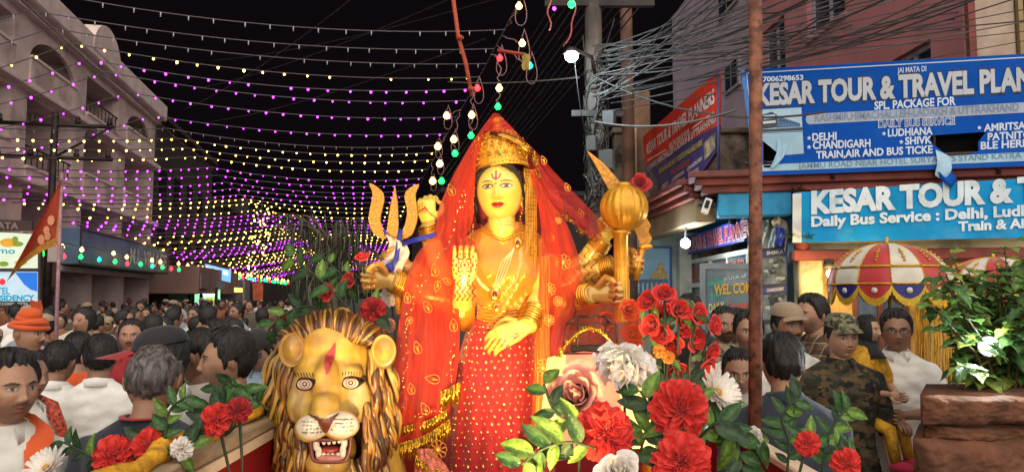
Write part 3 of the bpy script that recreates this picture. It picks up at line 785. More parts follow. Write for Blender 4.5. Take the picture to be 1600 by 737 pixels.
# left edge post of board: narrow blue return
polypx([(1157, 111), (1163, 109), (1180, 214), (1172, 214)], BB, M('board_edge_blue', lin((50, 110, 180)), rough=.5), board, lift=.03, name='edge_strip', thick=.05)

# ---------------- light blue banner under the cornice
LB = (C0 + U_F * 2 + N_F * .2, N_F)
ban = thing('blue_banner', 'light blue cloth banner with white slab letters under the red cornice', 'banner', onplane(1420, 378, *LB))
def bandsheet(x0, x1, yt0, yt1, yb0, yb1, plane, mat, parent, name, lift, nx=40, ny=6, amp=.012):
    mb = MB(); rows = []
    for i in range(nx + 1):
        f = i / nx; x = x0 + (x1 - x0) * f; row = []
        for j in range(ny + 1):
            g = j / ny; y = (yt0 + (yt1 - yt0) * f) * (1 - g) + (yb0 + (yb1 - yb0) * f) * g
            row.append(onplane(x, y, *plane) + V(plane[1]) * (lift + amp * noise.noise(V((f * 9, g * 2, 3)))))
        rows.append(row)
    mb.grid(rows); return mb.build(name, mat, parent)
bandsheet(1241, 1640, 301, 276, 379, 370, LB, M('banner_blue', lin((18, 140, 198)), spec=.2, rough=.8, var=.12, scale=2.5, stretch=(1, 1, .3), stain=lin((90, 160, 196)), stain_amt=.35, stain_scale=3), ban, 'cloth', .0)
bandsheet(1238, 1252, 303, 302, 379, 379, LB, M('banner_white_edge', lin((196, 200, 196)), rough=.6), ban, 'white_edge', .018, 4)
bw = M('banner_white_letter', lin((206, 220, 226)), rough=.6, var=.14, scale=3, stain=lin((120, 140, 140)), stain_amt=.4, stain_scale=5)
def slab(txt, a, b, cap, plane, mat, parent, lift):
    """heavy letters with slab serifs: bold glyphs plus a serif bar at the foot and head of each stem"""
    textpx(txt, a, b, cap, plane, mat, parent, .055, lift)
slab('KESAR TOUR & TRAVEL', (1267, 333), (1765, 303), 32, LB, bw, ban, .022)
textpx('Daily Bus Service : Delhi, Ludhiana', (1267, 354), (1655, 334), 15, LB, bw, ban, .04, .022)
textpx('Train & Air Tickets', (1496, 361), (1690, 351), 14, LB, bw, ban, .04, .022)

# ---------------- red and violet sign on the side of the shop, slanted towards the street
RP = (P(1120, 200, 9.6), N_S)
rs = thing('red_side_sign', 'red and violet tour sign angled away along the shop side', 'sign', onplane(1070, 300, *RP))
polypx([(1004, 214), (1121, 112), (1121, 196), (1009, 258)], RP, M('side_sign_red', lin((196, 50, 30)), spec=.2, rough=.8, var=.15, scale=1.5), rs, name='red_panel', thick=.05, lift=0)
polypx([(1009, 258), (1121, 196), (1118, 238), (1098, 268), (1022, 322), (1014, 300)], RP, M('side_sign_violet', lin((58, 46, 98)), rough=.55, var=.15), rs, name='violet_panel', thick=.05, lift=0)
sw = M('side_sign_white', lin((206, 190, 178)), rough=.6); sy = M('side_sign_yellow', lin((190, 170, 50)), rough=.6); so = M('side_sign_orange', lin((190, 80, 50)), rough=.6)
textpx('KESAR TOUR & TRAVEL PLANNERS', (1011, 242), (1117, 160), 15.5, RP, sw, rs, .03, .008)
textpx('SPL.PACKAGE FOR', (1046, 233), (1078, 209), 8, RP, sw, rs, .02, .008)
polypx([(1012, 250), (1041, 233), (1041, 235), (1012, 252.5)], RP, sw, rs, name='rule', lift=.008)
polypx([(1082, 200), (1117, 173), (1117, 175.5), (1082, 202)], RP, sw, rs, name='rule', lift=.008)
textpx('KASHMIR,HIMACHAL,LEH-LADAKH & UTTRAKHAND', (1012, 268), (1119, 190), 8.5, RP, sw, rs, .02, .008)
textpx('TRAIN,AIR AND BUS TICKETS AVAILABLE HERE', (1030, 272), (1098, 226), 7, RP, sy, rs, .02, .008)
textpx('DAILY BUS SERVICE', (1049, 274), (1078, 256), 7, RP, so, rs, .02, .008)
for (tx, a, b) in (('-DELHI', (1034, 296), (1044, 289)), ('-LUDHIANA', (1050, 285), (1070, 271)), ('-CHANDIGARH', (1074, 268), (1098, 250)),
                   ('-AMRITSAR', (1036, 306), (1052, 295)), ('-PATNITOP', (1054, 294), (1071, 282)), ('-SHIVKHORI', (1076, 278), (1092, 267))):
    textpx(tx, a, b, 6, RP, sw, rs, .02, .008)
textpx('JAMMU ROAD NEAR HOTEL SURYA PALACE KATRA', (1038, 313), (1094, 275), 4, RP, sy, rs, .01, .008)
polypx([(1100, 224), (1119, 206), (1118, 234), (1102, 250)], RP, M('side_sign_photo', lin((150, 130, 106)), rough=.5, var=.6, scale=10), rs, name='photo', lift=.008)
polypx([(1014, 262), (1028, 282), (1030, 314), (1022, 320), (1016, 300)], RP, M('side_sign_photo2', lin((96, 100, 100)), rough=.5, var=.6, scale=10), rs, name='photo', lift=.008)
mb = MB(); mb.tube([onplane(1122.5, 110, *RP), onplane(1123, 298, *RP)], .02, 8); mb.build('post', M('post_violet', lin((70, 70, 110)), rough=.5, metal=.3), rs)

# ---------------- mossy wall, pillars and the mauve building behind
mw = thing('mossy_wall', 'stained mossy roof wall behind the red side sign', 'wall', V((3.3, 15.6, 0)))
mb = MB(); mb.box((3.7, 15.6, 4.25), (3.1, .3, 2.1), bev=.03); mb.build('wall', moss, mw, smooth=False)
mb = MB(); mb.box((3.7, 15.6, 5.36), (3.2, .44, .12), bev=.02); mb.build('coping', moss, mw, smooth=False)
mb = MB(); mb.box((3.7, 15.7, 1.6), (3.0, .3, 3.2)); mb.build('base', moss, mw, smooth=False)
for i, (px, w, y0, mt) in enumerate(((1003, 26, 145, M('rust_brown_plaster', lin((126, 96, 76)), rough=.9, var=.35, scale=1.5, stain=lin((60, 44, 36)), stain_amt=.7)),)):
    a = P(px, 300, 14.2); t0 = P(px, y0, 14.2)
    mb = MB(); mb.box((a.x, a.y, t0.z / 2), (w * 14.2 / FPX * 1.0, .3, t0.z), bev=.02)
    tag(mb.build('brown_pillar', mt, smooth=False), 'weathered brown pillar just left of the red side sign', 'pillar')
a = P(992, 320, 13.9); b_ = P(990, 200, 13.9)
mb = MB(); mb.box((a.x - .03, a.y, (a.z + b_.z) / 2), (.16, .05, b_.z - a.z), bev=.01)
tag(mb.build('pale_board', M('pale_board', lin((150, 138, 120)), rough=.8, var=.2)), 'narrow pale board leaning on the brown pillar', 'board')
mauve = M('mauve_plaster', lin((176, 114, 116)), rough=.85, var=.1, scale=1.2, bump=.08, bscale=15, stain=lin((146, 92, 96)), stain_amt=.5, stain_scale=1.0)
lav = M('lavender_tone', lin((156, 142, 156)), rough=.85, var=.1, scale=1.2)  # second, greyer tone for the far stretch of the wall
house = thing('mauve_building', 'mauve and lavender upper building behind the blue billboard', 'building', V((8, 13, 0)))
HN = V((-.999, -.047, 0)).normalized()
X0 = 5.85
def hbox(mb, y0, y1, d0, d1, z0, z1):   # facade along y at x = X0 - .047*(y-9)
    xa = X0 - .047 * ((y0 + y1) / 2 - 9)
    c = V((xa, (y0 + y1) / 2, (z0 + z1) / 2)) - HN * ((d0 + d1) / 2)
    mb.box(c, (abs(y1 - y0), abs(d1 - d0), z1 - z0), (V((-.047, .999, 0)).normalized(), -HN, Z3))
HPL = (V((X0, 9, 0)), HN)
# openings measured on the photograph, converted to (y0,y1,z0,z1) on the facade
wins = []
for (xa, xb, ya_top, ya_bot) in ((1192, 1226, 52, 142), (1262, 1318, -60, 64), (1392, 1455, 96, 190), (1400, 1480, -170, -40)):
    A = onplane(xa, ya_bot, *HPL); B = onplane(xa, ya_top, *HPL); D = onplane(xb, ya_top, *HPL)
    wins.append((D.y, A.y, A.z, B.z))
Yn, Yf = onplane(1505, 60, *HPL).y, onplane(1168, 60, *HPL).y
ZT = 12.0
ys = sorted({Yn, Yf, *[w[0] for w in wins], *[w[1] for w in wins]})
mb = MB()
for i in range(len(ys) - 1):
    y0, y1 = ys[i], ys[i + 1]; ym = (y0 + y1) / 2
    zs = [(3.0, ZT)]
    for w in wins:
        if w[0] < ym < w[1]:
            nz_ = []
            for (a, b) in zs:
                if w[3] <= a or w[2] >= b: nz_.append((a, b)); continue
                if w[2] > a: nz_.append((a, w[2]))
                if w[3] < b: nz_.append((w[3], b))
            zs = nz_
    for (a, b) in zs: hbox(mb, y0, y1, 0, .25, a, b)
mb.build('side_wall', mauve, house, smooth=False)
for w in wins:
    mb = MB(); t = .07
    for (a, b, c, d) in ((w[0], w[1], w[2], w[2] + t), (w[0], w[1], w[3] - t, w[3]), (w[0], w[0] + t * 1.3, w[2], w[3]), (w[1] - t * 1.3, w[1], w[2], w[3]), ((w[0] + w[1]) / 2 - t / 2, (w[0] + w[1]) / 2 + t / 2, w[2], w[3])):
        hbox(mb, a, b, .1, .16, c + .001, d - .001)
    wd = mb.build('window', M('pale_window_frame', lin((150, 146, 150)), rough=.5), house, smooth=False)
    mb = MB(); hbox(mb, w[0], w[1], .13, .14, w[2], w[3]); mb.build('pane', M('night_blue_glass', lin((40, 44, 60)), rough=.2, var=.4, scale=1.2), wd, smooth=False)
    mb = MB(); hbox(mb, w[0] - .06, w[1] + .06, -.05, .1, w[2] - .08, w[2]); mb.build('sill', mauve, house, smooth=False)
mb = MB(); hbox(mb, Yn, Yf, .3, 4, 3, ZT); mb.build('core', dark_m, house, smooth=False)
mb = MB(); hbox(mb, Yf + .002, Yf + 7.0, .12, 4, 3, 11.0)
xa = X0
mb.build('lavender_wall', lav, house, smooth=False)
for (xa, xb, yt, yb) in ((1128, 1150, 104, 150), (1118, 1146, -30, 34)):
    A = onplane(xa, yb, *HPL); B = onplane(xa, yt, *HPL); D = onplane(xb, yt, *HPL)
    mb = MB(); hbox(mb, D.y, A.y, .06, .125, A.z, B.z); wd = mb.build('window', M('pale_window_frame'), house, smooth=False)
    mb = MB(); hbox(mb, D.y + .12, (A.y + D.y) / 2 - .04, .05, .07, A.z + .08, B.z - .08); hbox(mb, (A.y + D.y) / 2 + .04, A.y - .12, .05, .07, A.z + .08, B.z - .08); mb.build('pane', M('night_blue_glass'), wd, smooth=False)
a = onplane(1505, 60, *HPL)
mb = MB(); mb.box((a.x + .32, a.y + .3, 7.5), (.62, .8, 9), bev=.03); mb.build('cream_corner', M('cream_corner', lin((170, 150, 132)), rough=.85, var=.12), house, smooth=False)
mb = MB(); mb.box((a.x + .02, a.y - .13, 7.5), (.09, .08, 9)); mb.build('downpipe', brick_red, house, smooth=False)
mb = MB(); mb.box((a.x + 1.6, a.y + .9, 7.5), (2, .3, 9)); mb.build('front_recess', dark_m, house, smooth=False)
mb = MB(); mb.box((a.x + .66, a.y - .12, 7.5), (.06, .06, 9)); mb.build('window_jamb', M('brass_jamb', lin((140, 116, 70)), rough=.5), house, smooth=False)
# ================================================================== lights over the street
def sag(a, b, d, n=16):
    a = V(a); b = V(b)
    return [a.lerp(b, i / n) + V((0, 0, -4 * d * (i / n) * (1 - i / n))) for i in range(n + 1)]
wire_m = M('thin_grey_wire', lin((88, 80, 84)), rough=.6, var=.2)
bulb_y = glow('bulb_yellow', (1.0, .62, .10), 11.0, True)
bulb_p = glow('bulb_magenta', (.62, .030, 1.0), 9.0)
bulb_w = M('bulb_unlit_white', lin((170, 166, 170)), rough=.3)
HW = 4.5 + 1.9
def wireR(s): return S(s, 2.38, HW - .02 * max(0, s - 30) * .5)
def wireL(s): return S(s, -5.3, HW + .15 - .004 * max(0, s - 20))
strings = [('w', 12.1), ('w', 13.1), ('w', 14.0), ('y', 14.9), ('p', 15.8), ('p', 16.8), ('p', 18.4), ('p', 20.4), ('w', 22.0), ('y', 23.2), ('y', 24.5), ('y', 26.4)]
s = 28.4; pat = 'pppppyyyppppyyyyppppyyyypppyyyppp'
for i, ch in enumerate(pat):
    strings.append((ch, s)); s += 1.6 + .06 * i
ordn = ['nearest', 'second', 'third', 'fourth', 'fifth', 'sixth', 'seventh', 'eighth', 'ninth', 'tenth', 'eleventh', 'twelfth']
cnt = {}
rng = random.Random(11)
def small_bulb(mb, p, r, n=6):
    # little hanging cap bulb: socket wide at the top, narrowing to the tip
    pr = [(.0, .9), (.75, .75), (1.0, .1), (.62, -.7), (.0, -1.15)]
    mb.lathe([(max(a, .02) * r, b * r) for a, b in pr], Matrix.Translation(p), n)
for i, (ch, s) in enumerate(strings):
    cn = {'w': 'unlit white', 'y': 'yellow', 'p': 'magenta'}[ch]
    k = cnt.get(ch, 0); cnt[ch] = k + 1
    dz = rng.uniform(-.06, .06)
    far = s > 30
    if far: lab = 'distant string of %s bulbs across the far end of the street' % cn
    else: lab = '%s string of small %s bulbs across the street, counted from the top' % (ordn[k], cn)
    t = thing('light_string', lab, 'string lights', wireR(s), 'far %s light strings' % cn if far else 'near light strings')
    a = S(s + .2, L0 + .1, HW - 1.0 + dz) if s < 22 else S(s * .55, -8.4, 4.45 - .018 * (s - 22) + dz)
    b, c = wireL(s) + V((0, 0, dz)), wireR(s)
    seg1 = sag(a, b, .10 + rng.uniform(0, .08), 10); seg2 = sag(b, c, .20 + rng.uniform(0, .08), 20)
    mb = MB(); mb.tube(seg1 + seg2[1:], .006 + .00028 * s, 4, cap=False); mb.build('wire', wire_m, t)
    mb = MB()
    for seg, nbul in ((seg1, 9 if s < 22 else 20), (seg2, 19)):
        for q in range(nbul):
            f = (q + .5 + rng.uniform(-.12, .12)) / nbul * (len(seg) - 1)
            i0 = min(int(f), len(seg) - 2); p = seg[i0].lerp(seg[i0 + 1], f - i0)
            if rng.random() < .05: continue
            if ch == 'w':
                mb.tube([p, p + V((0, 0, -.075))], .010, 5)
            else:
                small_bulb(mb, p + V((0, 0, -.03)), (.0175 + .00036 * s) * rng.uniform(.68, 1.2))
    o = mb.build('bulbs', {'w': bulb_w, 'y': bulb_y, 'p': bulb_p}[ch], t)
    o['kind'] = 'stuff'
# carrying wires along the street
for nm, fn, lab in (('carrier_wire', wireR, 'long carrier wire above the statue holding the right ends of the light strings'), ('carrier_wire', wireL, 'long carrier wire holding the left ends of the light strings')):
    mb = MB(); pts = [fn(6 + i * 2.5) + V((0, 0, -.05 * math.sin(i * 2.1))) for i in range(36)]
    mb.tube(pts, .012, 5, cap=False)
    tag(mb.build(nm, wire_m), lab, 'wire')
# hanging party bulbs beside the right wire
wm = glow('bulb_warm', (1.0, .58, .16), 4.5, True); gm = glow('bulb_green', (.01, 1.0, .10), 4, True); rm = glow('bulb_red', (1.0, .02, .03), 5, True); cm = glow('bulb_cyan', (.02, .7, .62), 2.4, True)
hangers = [(wireR(11.9), [('w', 811, 10)]), (wireR(12.4), [('w', 816, 68)]), (wireR(12.9), [('c', 828, 103)]), (wireR(13.4), [('r', 781, 91), ('w', 780, 138), ('g', 778, 167)]),
           (wireR(15.2), [('r', 746, 138)]), (wireR(15.8), [('w', 737, 180), ('g', 736, 212)]), (wireR(17.6), [('w', 698, 181)]), (wireR(17.9), [('w', 709, 218), ('g', 711, 240)]),
           (wireR(20.5), [('w', 684, 229)]), (wireR(22.5), [('w', 687, 256)]), (wireR(25), [('w', 676, 283), ('g', 690, 283)])]
desc = {'w': 'warm', 'g': 'green', 'r': 'red', 'c': 'cyan'}
for i, (top, bl) in enumerate(hangers):
    Y = top.y * .92
    pts = [P(x, y, Y) for _, x, y in bl]
    lab = 'hanging strand with %s bulb%s, %s down beside the statue veil' % (' and '.join(dict.fromkeys(desc[b[0]] for b in bl)), 's' if len(bl) > 1 else '', (ordn + ['last'])[i] if i < 11 else 'last')
    t = thing('hanging_bulbs', lab.replace('nearest', 'first'), 'bulbs', pts[-1], 'hanging party bulbs')
    mb = MB(); pa = [top] + pts
    wp_ = []
    for a, b in zip(pa[:-1], pa[1:]):
        for q in range(6):
            p = a.lerp(b, q / 6); wp_.append(p + V((.04 * math.sin(q * 2 + i), 0, 0)) * (0 if q == 0 else 1))
    wp_.append(pts[-1])
    mb.tube(wp_, .010, 5)
    lp = [pts[0] + V((.03 + .09 * math.sin(q * .45), .02, .25 - .55 * math.sin(q * .22))) for q in range(15)]
    mb.tube(lp, .008, 4, cap=False)
    mb.build('cord', M('pink_grey_cord', lin((150, 110, 110)), rough=.6), t)
    for (c, x, y), p in zip(bl, pts):
        r = .0043 * Y if c != 'w' else .0048 * Y
        mb = MB(); mb.lathe([(.02 * r, r * 1.9), (.42 * r, r * 1.85), (.45 * r, r * 1.1)], Matrix.Translation(p), 8); so_ = mb.build('socket', dark_m, t)
        mb = MB(); mb.lathe([(.02 * r, 1.2 * r), (.4 * r, 1.15 * r), (.55 * r, .8 * r), (.9 * r, .35 * r), (r, 0), (.85 * r, -.5 * r), (.5 * r, -.87 * r), (.02 * r, -r)], Matrix.Translation(p), 12)
        mb.build('bulb', {'w': wm, 'g': gm, 'r': rm, 'c': cm}[c], t)
# coloured cord loop at the top
t = thing('hanging_bulbs', 'tangled pink cord with one green bulb at the top edge by the utility pole', 'bulbs', P(893, 8, 8.5), 'hanging party bulbs')
mb = MB()
for dx, bot in ((0, 48), (22, 72)):
    mb.tube([P(858 + dx - 3 * math.sin(q * .9) + (18 * math.sin(q / 14 * 3.14) if dx else 0), -30 + q * (bot + 30) / 14, 8.5) for q in range(15)], .009, 5)
mb.build('cord', M('red_pink_cord', lin((190, 90, 80)), rough=.6), t)
mb = MB(); r = .045; mb.lathe([(.001, 1.2 * r), (.4 * r, 1.15 * r), (.9 * r, .35 * r), (r, 0), (.85 * r, -.5 * r), (.5 * r, -.87 * r), (.001, -r)], Matrix.Translation(P(893, 7, 8.5)), 12); mb.build('bulb', gm, t)
mb = MB(); small_bulb(mb, P(866, 14, 8.5), .022); mb.build('bulb', bulb_p, t)
# garland of warm and coloured bulbs along the left shop fronts
gt = thing('garland_lights', 'garland of warm, green and red bulbs along the left shop fronts', 'string lights', S(30, L0 + 1.3, 3.2))
mb = MB(); gp_ = [S(17 + i * 1.0, L0 + .95 + .006 * i, 3.36 - .08 * (i % 2) + .004 * i) for i in range(75)]
mb.tube(gp_, .012, 4, cap=False); mb.build('wire', wire_m, gt)
k = 0; s = 18.5
while s < 88:
    base = S(s, L0 + .95 + .006 * (s - 17), 3.34 + .004 * (s - 17)); r = .058 + .0011 * (s - 18)
    for dz, mt in ((-.10, wm), (-.36, (gm, cm, gm, rm)[k % 4])):
        if k % 3 == 2 and dz > -.2: continue
        p = base + V((rng.uniform(-.05, .05), 0, dz + rng.uniform(-.03, .03)))
        mb = MB(); mb.lathe([(.02 * r, 1.5 * r), (.35 * r, 1.4 * r), (.45 * r, .95 * r), (.92 * r, .3 * r), (r, 0), (.5 * r, -.87 * r), (.02 * r, -r)], Matrix.Translation(p), 8)
        mb.build('bulb', mt, gt)
    k += 1; s += 1.15 + .012 * s
# far glitter: light tower and glow cluster
lt = thing('light_tower', 'slim tower of tiny yellow lights rising above the far light strings', 'light tower', S(52, -6.4, 0))
mb = MB(); mb.tube([S(52, -6.4, 0), S(52, -6.4, 8.3)], .05, 6); mb.build('mast', dark_m, lt)
mb = MB()
for q in range(60):
    small_bulb(mb, S(52, -6.4 + rng.gauss(0, .5), 8.3 - abs(rng.gauss(0, 1.0)) - (q % 10) * .35), .05, 5)
mb.build('bulbs', bulb_y, lt)['kind'] = 'stuff'

# orange cloth-wrapped bamboo pole and red stick by the hanging bulbs
ob_ = thing('bamboo_pole', 'orange cloth-wrapped bamboo pole leaning across the top of the sky', 'pole', P(737, 150, 7.5))
om = M('orange_cloth_wrap', lin((176, 72, 40)), rough=.8, var=.25, scale=9, bump=.2)
mb = MB(); mb.tube([P(703, -40, 7.5), P(716, 58, 7.5), P(728, 100, 7.5), P(737, 150, 7.5)], [.022, .020, .022, .018], 8); mb.build('pole', om, ob_)
for (x, y) in ((718, 59), (736, 139)):
    mb = MB(); mb.ell(P(x, y, 7.48), (.035, .035, .03), 6, 8); mb.tube([P(x - 4, y + 2, 7.48), P(x + 6, y, 7.46)], .015, 6); mb.build('knot', om, ob_)
mb = MB(); mb.tube([P(777, 79, 8.2), P(818, 85, 8.2)], .02, 8)
tag(mb.build('red_stick', M('red_stick', lin((170, 60, 44)), rough=.7)), 'short red stick tied to the wire above the veil', 'stick')
mb = MB(); rows = [[P(814 + 12 * i / 7 + 1.5 * math.sin(j * 1.1) + j * .6, 84 + j * 5 + 1.5 * math.sin(i * 1.3 + j), 8.3 + .03 * math.sin(i + j)) for j in range(6)] for i in range(8)]
mb.grid(rows); tag(mb.build('yellow_rag', M('yellow_rag', lin((180, 150, 70)), rough=.8)), 'small crumpled yellow cloth tied to the wire near the cyan bulb', 'cloth')

# ------------------------------------------------------------------ utility pole, street lamp, cables
up = thing('utility_pole', 'concrete utility pole wrapped in cables right of the statue', 'pole', V((P(932, 400, 10).x, 10, 0)))
px_ = P(932, 200, 10).x
conc = M('weathered_concrete', lin((84, 74, 68)), rough=.9, var=.35, scale=3, bump=.4, bscale=30, stain=lin((46, 40, 36)), stain_amt=.7)
mb = MB(); mb.tube([(px_, 10, 0), (px_ - .02, 10, 4), (px_ - .05, 10, 8.5)], [.13, .12, .11], 12); mb.build('pole', conc, up)
for a_, b_ in (((px_ + .05, 9.95, 5.9), (1.5, .09, .09)), ((px_, 9.9, 4.35), (.7, .08, .08))):
    mb = MB(); mb.box(a_, b_); mb.build('crossarm', pole_dark, up, smooth=False)
mb = MB()
for k in range(46):
    z = rng.uniform(3.0, 5.0); an = rng.uniform(0, 6.28); r = .14 + rng.uniform(0, .04)
    pts = [V((px_ + r * math.cos(an + q * .7), 10 + r * math.sin(an + q * .7), z + q * rng.uniform(-.12, .14))) for q in range(6)]
    mb.tube(pts, rng.uniform(.008, .02), 5)
mb.build('cable_wrap', M('grey_black_cable', lin((62, 56, 52)), rough=.6, var=.5, scale=3), up)
for (x, y, w, h) in ((952, 185, .16, .2), (948, 250, .2, .26), (925, 225, .14, .2)):
    mb = MB(); a = P(x, y, 9.75); mb.box(a, (w, .12, h), (V((.9, -.43, 0)), V((.43, .9, 0)), Z3), bev=.01); mb.build('junction_box', M('junction_grey', lin((60, 57, 56)), rough=.7), up, smooth=False)
sp = thing('steel_pole', 'thin rusty steel pole standing behind the utility pole', 'pole', V((P(990, 400, 12.5).x, 12.5, 0)))
mb = MB(); a = P(985, 300, 12.5); mb.tube([(a.x, 12.5, 0), (a.x - .05, 12.5, 9.5)], [.12, .1], 10); mb.build('pole', M('rust_steel', lin((96, 66, 50)), rough=.8, var=.4, scale=4), sp)
mb = MB(); mb.box((a.x, 12.45, 7.2), (1.2, .08, .08)); mb.build('crossarm', pole_dark, sp, smooth=False)
sl = thing('street_lamp', 'glaring cool white LED street lamp on the wire above the statue', 'street lamp', P(893, 88, 9.2))
lp = P(893, 88, 9.2)
mb = MB(); mb.ell(lp, (.085, .085, .075), 10, 14); mb.build('lamp_globe', glow('lamp_cool', (.62, .92, 1.0), 30), sl)
mb = MB(); mb.lathe([(.001, .06), (.07, .05), (.1, .0), (.105, -.02)], Matrix.Translation(lp + V((0, .0, .05))), 14); mb.build('lamp_cap', pole_dark, sl)
mb = MB(); mb.tube([lp + V((0, 0, .1)), lp + V((.3, .4, .12)), (px_, 10, lp.z - .1)], .025, 8); mb.build('lamp_arm', pole_dark, sl)
mb = MB(); mb.tube(sag(lp + V((.05, .1, -.05)), V((px_ - .1, 9.85, 4.05)), .3, 12), .006, 5); mb.build('lead', dark_m, sl)
ld = bpy.data.lights.new('street_lamp_light', 'POINT'); ld.energy = 105; ld.color = (.70, .92, 1.0); ld.shadow_soft_size = .1
lo = bpy.data.objects.new('street_lamp_light', ld); lo.location = lp + V((-.02, -.16, -.12)); COL.objects.link(lo)

cable_m = [M('cable_black', lin((26, 23, 23)), rough=.5), M('cable_grey', lin((56, 52, 50)), rough=.6), M('cable_pale', lin((92, 86, 82)), rough=.6)]
def cable(a, b, d, r, m, lab, grp):
    mb = MB(); mb.tube(sag(a, b, d, 18), r, 5, cap=False)
    o = mb.build('overhead_cable', m); tag(o, lab, 'cable', grp)
rng = random.Random(5)
for k in range(46):
    a = V((px_ + rng.uniform(-.1, .2), 9.85, rng.uniform(4.35, 5.3)))
    ang = rng.uniform(0, 1)
    b = P(1180 + 560 * rng.random(), rng.uniform(-170, 40) , rng.uniform(7.2, 9.5))
    cable(a, b, rng.uniform(.03, .22), rng.choice([.006, .008, .010]), cable_m[rng.choice([0, 1, 1, 2])], 'overhead cable fanning from the utility pole to the upper right', 'cables from the utility pole')
for (a, b, d, r, m) in ((P(905, 121, 9.8), P(700, 128, 14), .05, .012, 2), (P(930, 120, 9.8), P(1290, 175, 8.3), .25, .013, 1), (P(930, 190, 9.8), P(1150, 172, 8.6), .12, .014, 2)):
    cable(a, b, d, r, cable_m[m], 'slack pale cable crossing low from the utility pole', 'slack low cables')
for (x0, y0, x1, y1, Y) in ((1185, 100, 1620, -45, 6.5), (1160, 60, 1420, -20, 7), (1185, 20, 1300, -30, 7.5), (1188, 75, 1590, -30, 7.2), (1090, 130, 1330, -10, 8), (1165, 110, 1500, -12, 7.6)):
    cable(P(x0, y0, Y + 1.4), P(x1, y1, Y), .12, .010, cable_m[0], 'thin dark cable across the front of the mauve building', 'cables before the mauve building')
for k in range(12):
    a = P(905 + k * 9, -60 + k * 6, 10.2); b = S(46 + k * 1.5, 1.6 + .3 * k, 5.2 + .1 * k)
    cable(a, b, .5, .012, cable_m[1 if k % 2 else 0], 'dark cable running away down the street behind the statue veil', 'cables down the street')
for (x0, y0, x1, y1) in ((805, -10, 330, 95), (700, 0, 300, 140), (560, -10, 290, 170), (930, 60, 640, 330), (760, 60, 330, 190)):
    cable(P(x0, y0, 13), P(x1, y1, 26), .2, .012, cable_m[0], 'faint dark cable slanting across the night sky', 'faint sky cables')
cable(P(940, 90, 9.9), P(960, 30, 12), .02, .012, cable_m[1], 'short cable between the two poles', None)

# ------------------------------------------------------------------ rusty pipe of the float
rust = M('rusty_pipe', lin((132, 84, 62)), rough=.75, metal=.2, var=.4, scale=18, bump=.25, bscale=70, stain=lin((64, 36, 28)), stain_amt=.75, stain_scale=28)
mb = MB(); a = P(1180, 668, 3.0); b = P(1181, -30, 3.0)
mb.tube([a, a.lerp(b, .4), b], .0265, 14)
tag(mb.build('rusty_pipe', rust), 'rusty vertical steel pipe right of the red roses', 'pipe')

# ------------------------------------------------------------------ shop lamps
bl = thing('shop_bulb', 'bare white bulb glowing under the blue ceiling of the corner shop', 'bulb', P(1071, 380, 10.6))
mb = MB(); mb.ell(P(1071, 380, 10.6), .07, 10, 14); mb.build('globe', glow('lamp_white', (.85, .98, 1.0), 26), bl)
mb = MB(); a = P(1071, 380, 10.6); mb.tube([a + V((0, 0, .05)), a + V((.02, 0, .62))], .014, 6); mb.build('cord', dark_m, bl)
ld = bpy.data.lights.new('shop_bulb_light', 'POINT'); ld.energy = 42; ld.color = (.80, .95, 1.0); ld.shadow_soft_size = .08
lo = bpy.data.objects.new('shop_bulb_light', ld); lo.location = P(1071, 380, 10.6) + V((-.09, -.09, -.03)); COL.objects.link(lo)
wl = thing('wall_lamp', 'small warm lamp in a black holder on the ochre wall', 'wall lamp', P(1300, 425, 8.55))
WY = 8.62
mb = MB(); mb.lathe([(.001, .09), (.05, .085), (.06, .0), (.045, -.02)], Matrix.Translation(P(1295, 416, WY)), 12); mb.build('holder', dark_m, wl)
mb = MB(); mb.ell(P(1296, 427, WY), (.035, .035, .045), 8, 12); mb.build('bulb', glow('lamp_amber', (1.0, .62, .2), 20), wl)
mb = MB(); a = P(1295, 414, WY); mb.tube([a, a + V((.02, .15, .05))], .015, 6); mb.build('arm', dark_m, wl)
ld = bpy.data.lights.new('wall_lamp_light', 'POINT'); ld.energy = 32; ld.color = (1.0, .64, .22); ld.shadow_soft_size = .06
lo = bpy.data.objects.new('wall_lamp_light', ld); lo.location = P(1296, 432, WY - .06); COL.objects.link(lo)
fl = thing('flood_lamp', 'round white floodlight glaring behind the potted leaves on the right', 'lamp', P(1545, 560, 3.42))
FLP = P(1546, 541, 3.55)
mt4 = Matrix.Translation(FLP) @ Euler((R(80), 0, R(-30))).to_matrix().to_4x4()
mb = MB(); mb.lathe([(.001, -.06), (.025, -.06), (.045, -.02), (.05, .0), (.05, .01)], mt4, 18); mb.build('reflector', alum, fl)
mb = MB(); mb.lathe([(.001, .008), (.043, .006)], mt4, 18); mb.build('lens', glow('flood_white', (.9, 1.0, 1.0), 14), fl)
mb = MB(); mb.tube([FLP + V((0, .06, -.06)), FLP + V((0, .06, -.22))], .015, 6); mb.build('stand', dark_m, fl)
ld = bpy.data.lights.new('flood_lamp_light', 'SPOT'); ld.energy = 45; ld.color = (.93, 1.0, 1.0); ld.shadow_soft_size = .08; ld.spot_size = R(165); ld.spot_blend = .5
lo = bpy.data.objects.new('flood_lamp_light', ld); nrm_ = (mt4.to_3x3() @ V((0, 0, 1))).normalized(); lo.location = FLP + nrm_ * .05
lo.rotation_euler = (-nrm_).to_track_quat('Z', 'Y').to_euler(); COL.objects.link(lo)

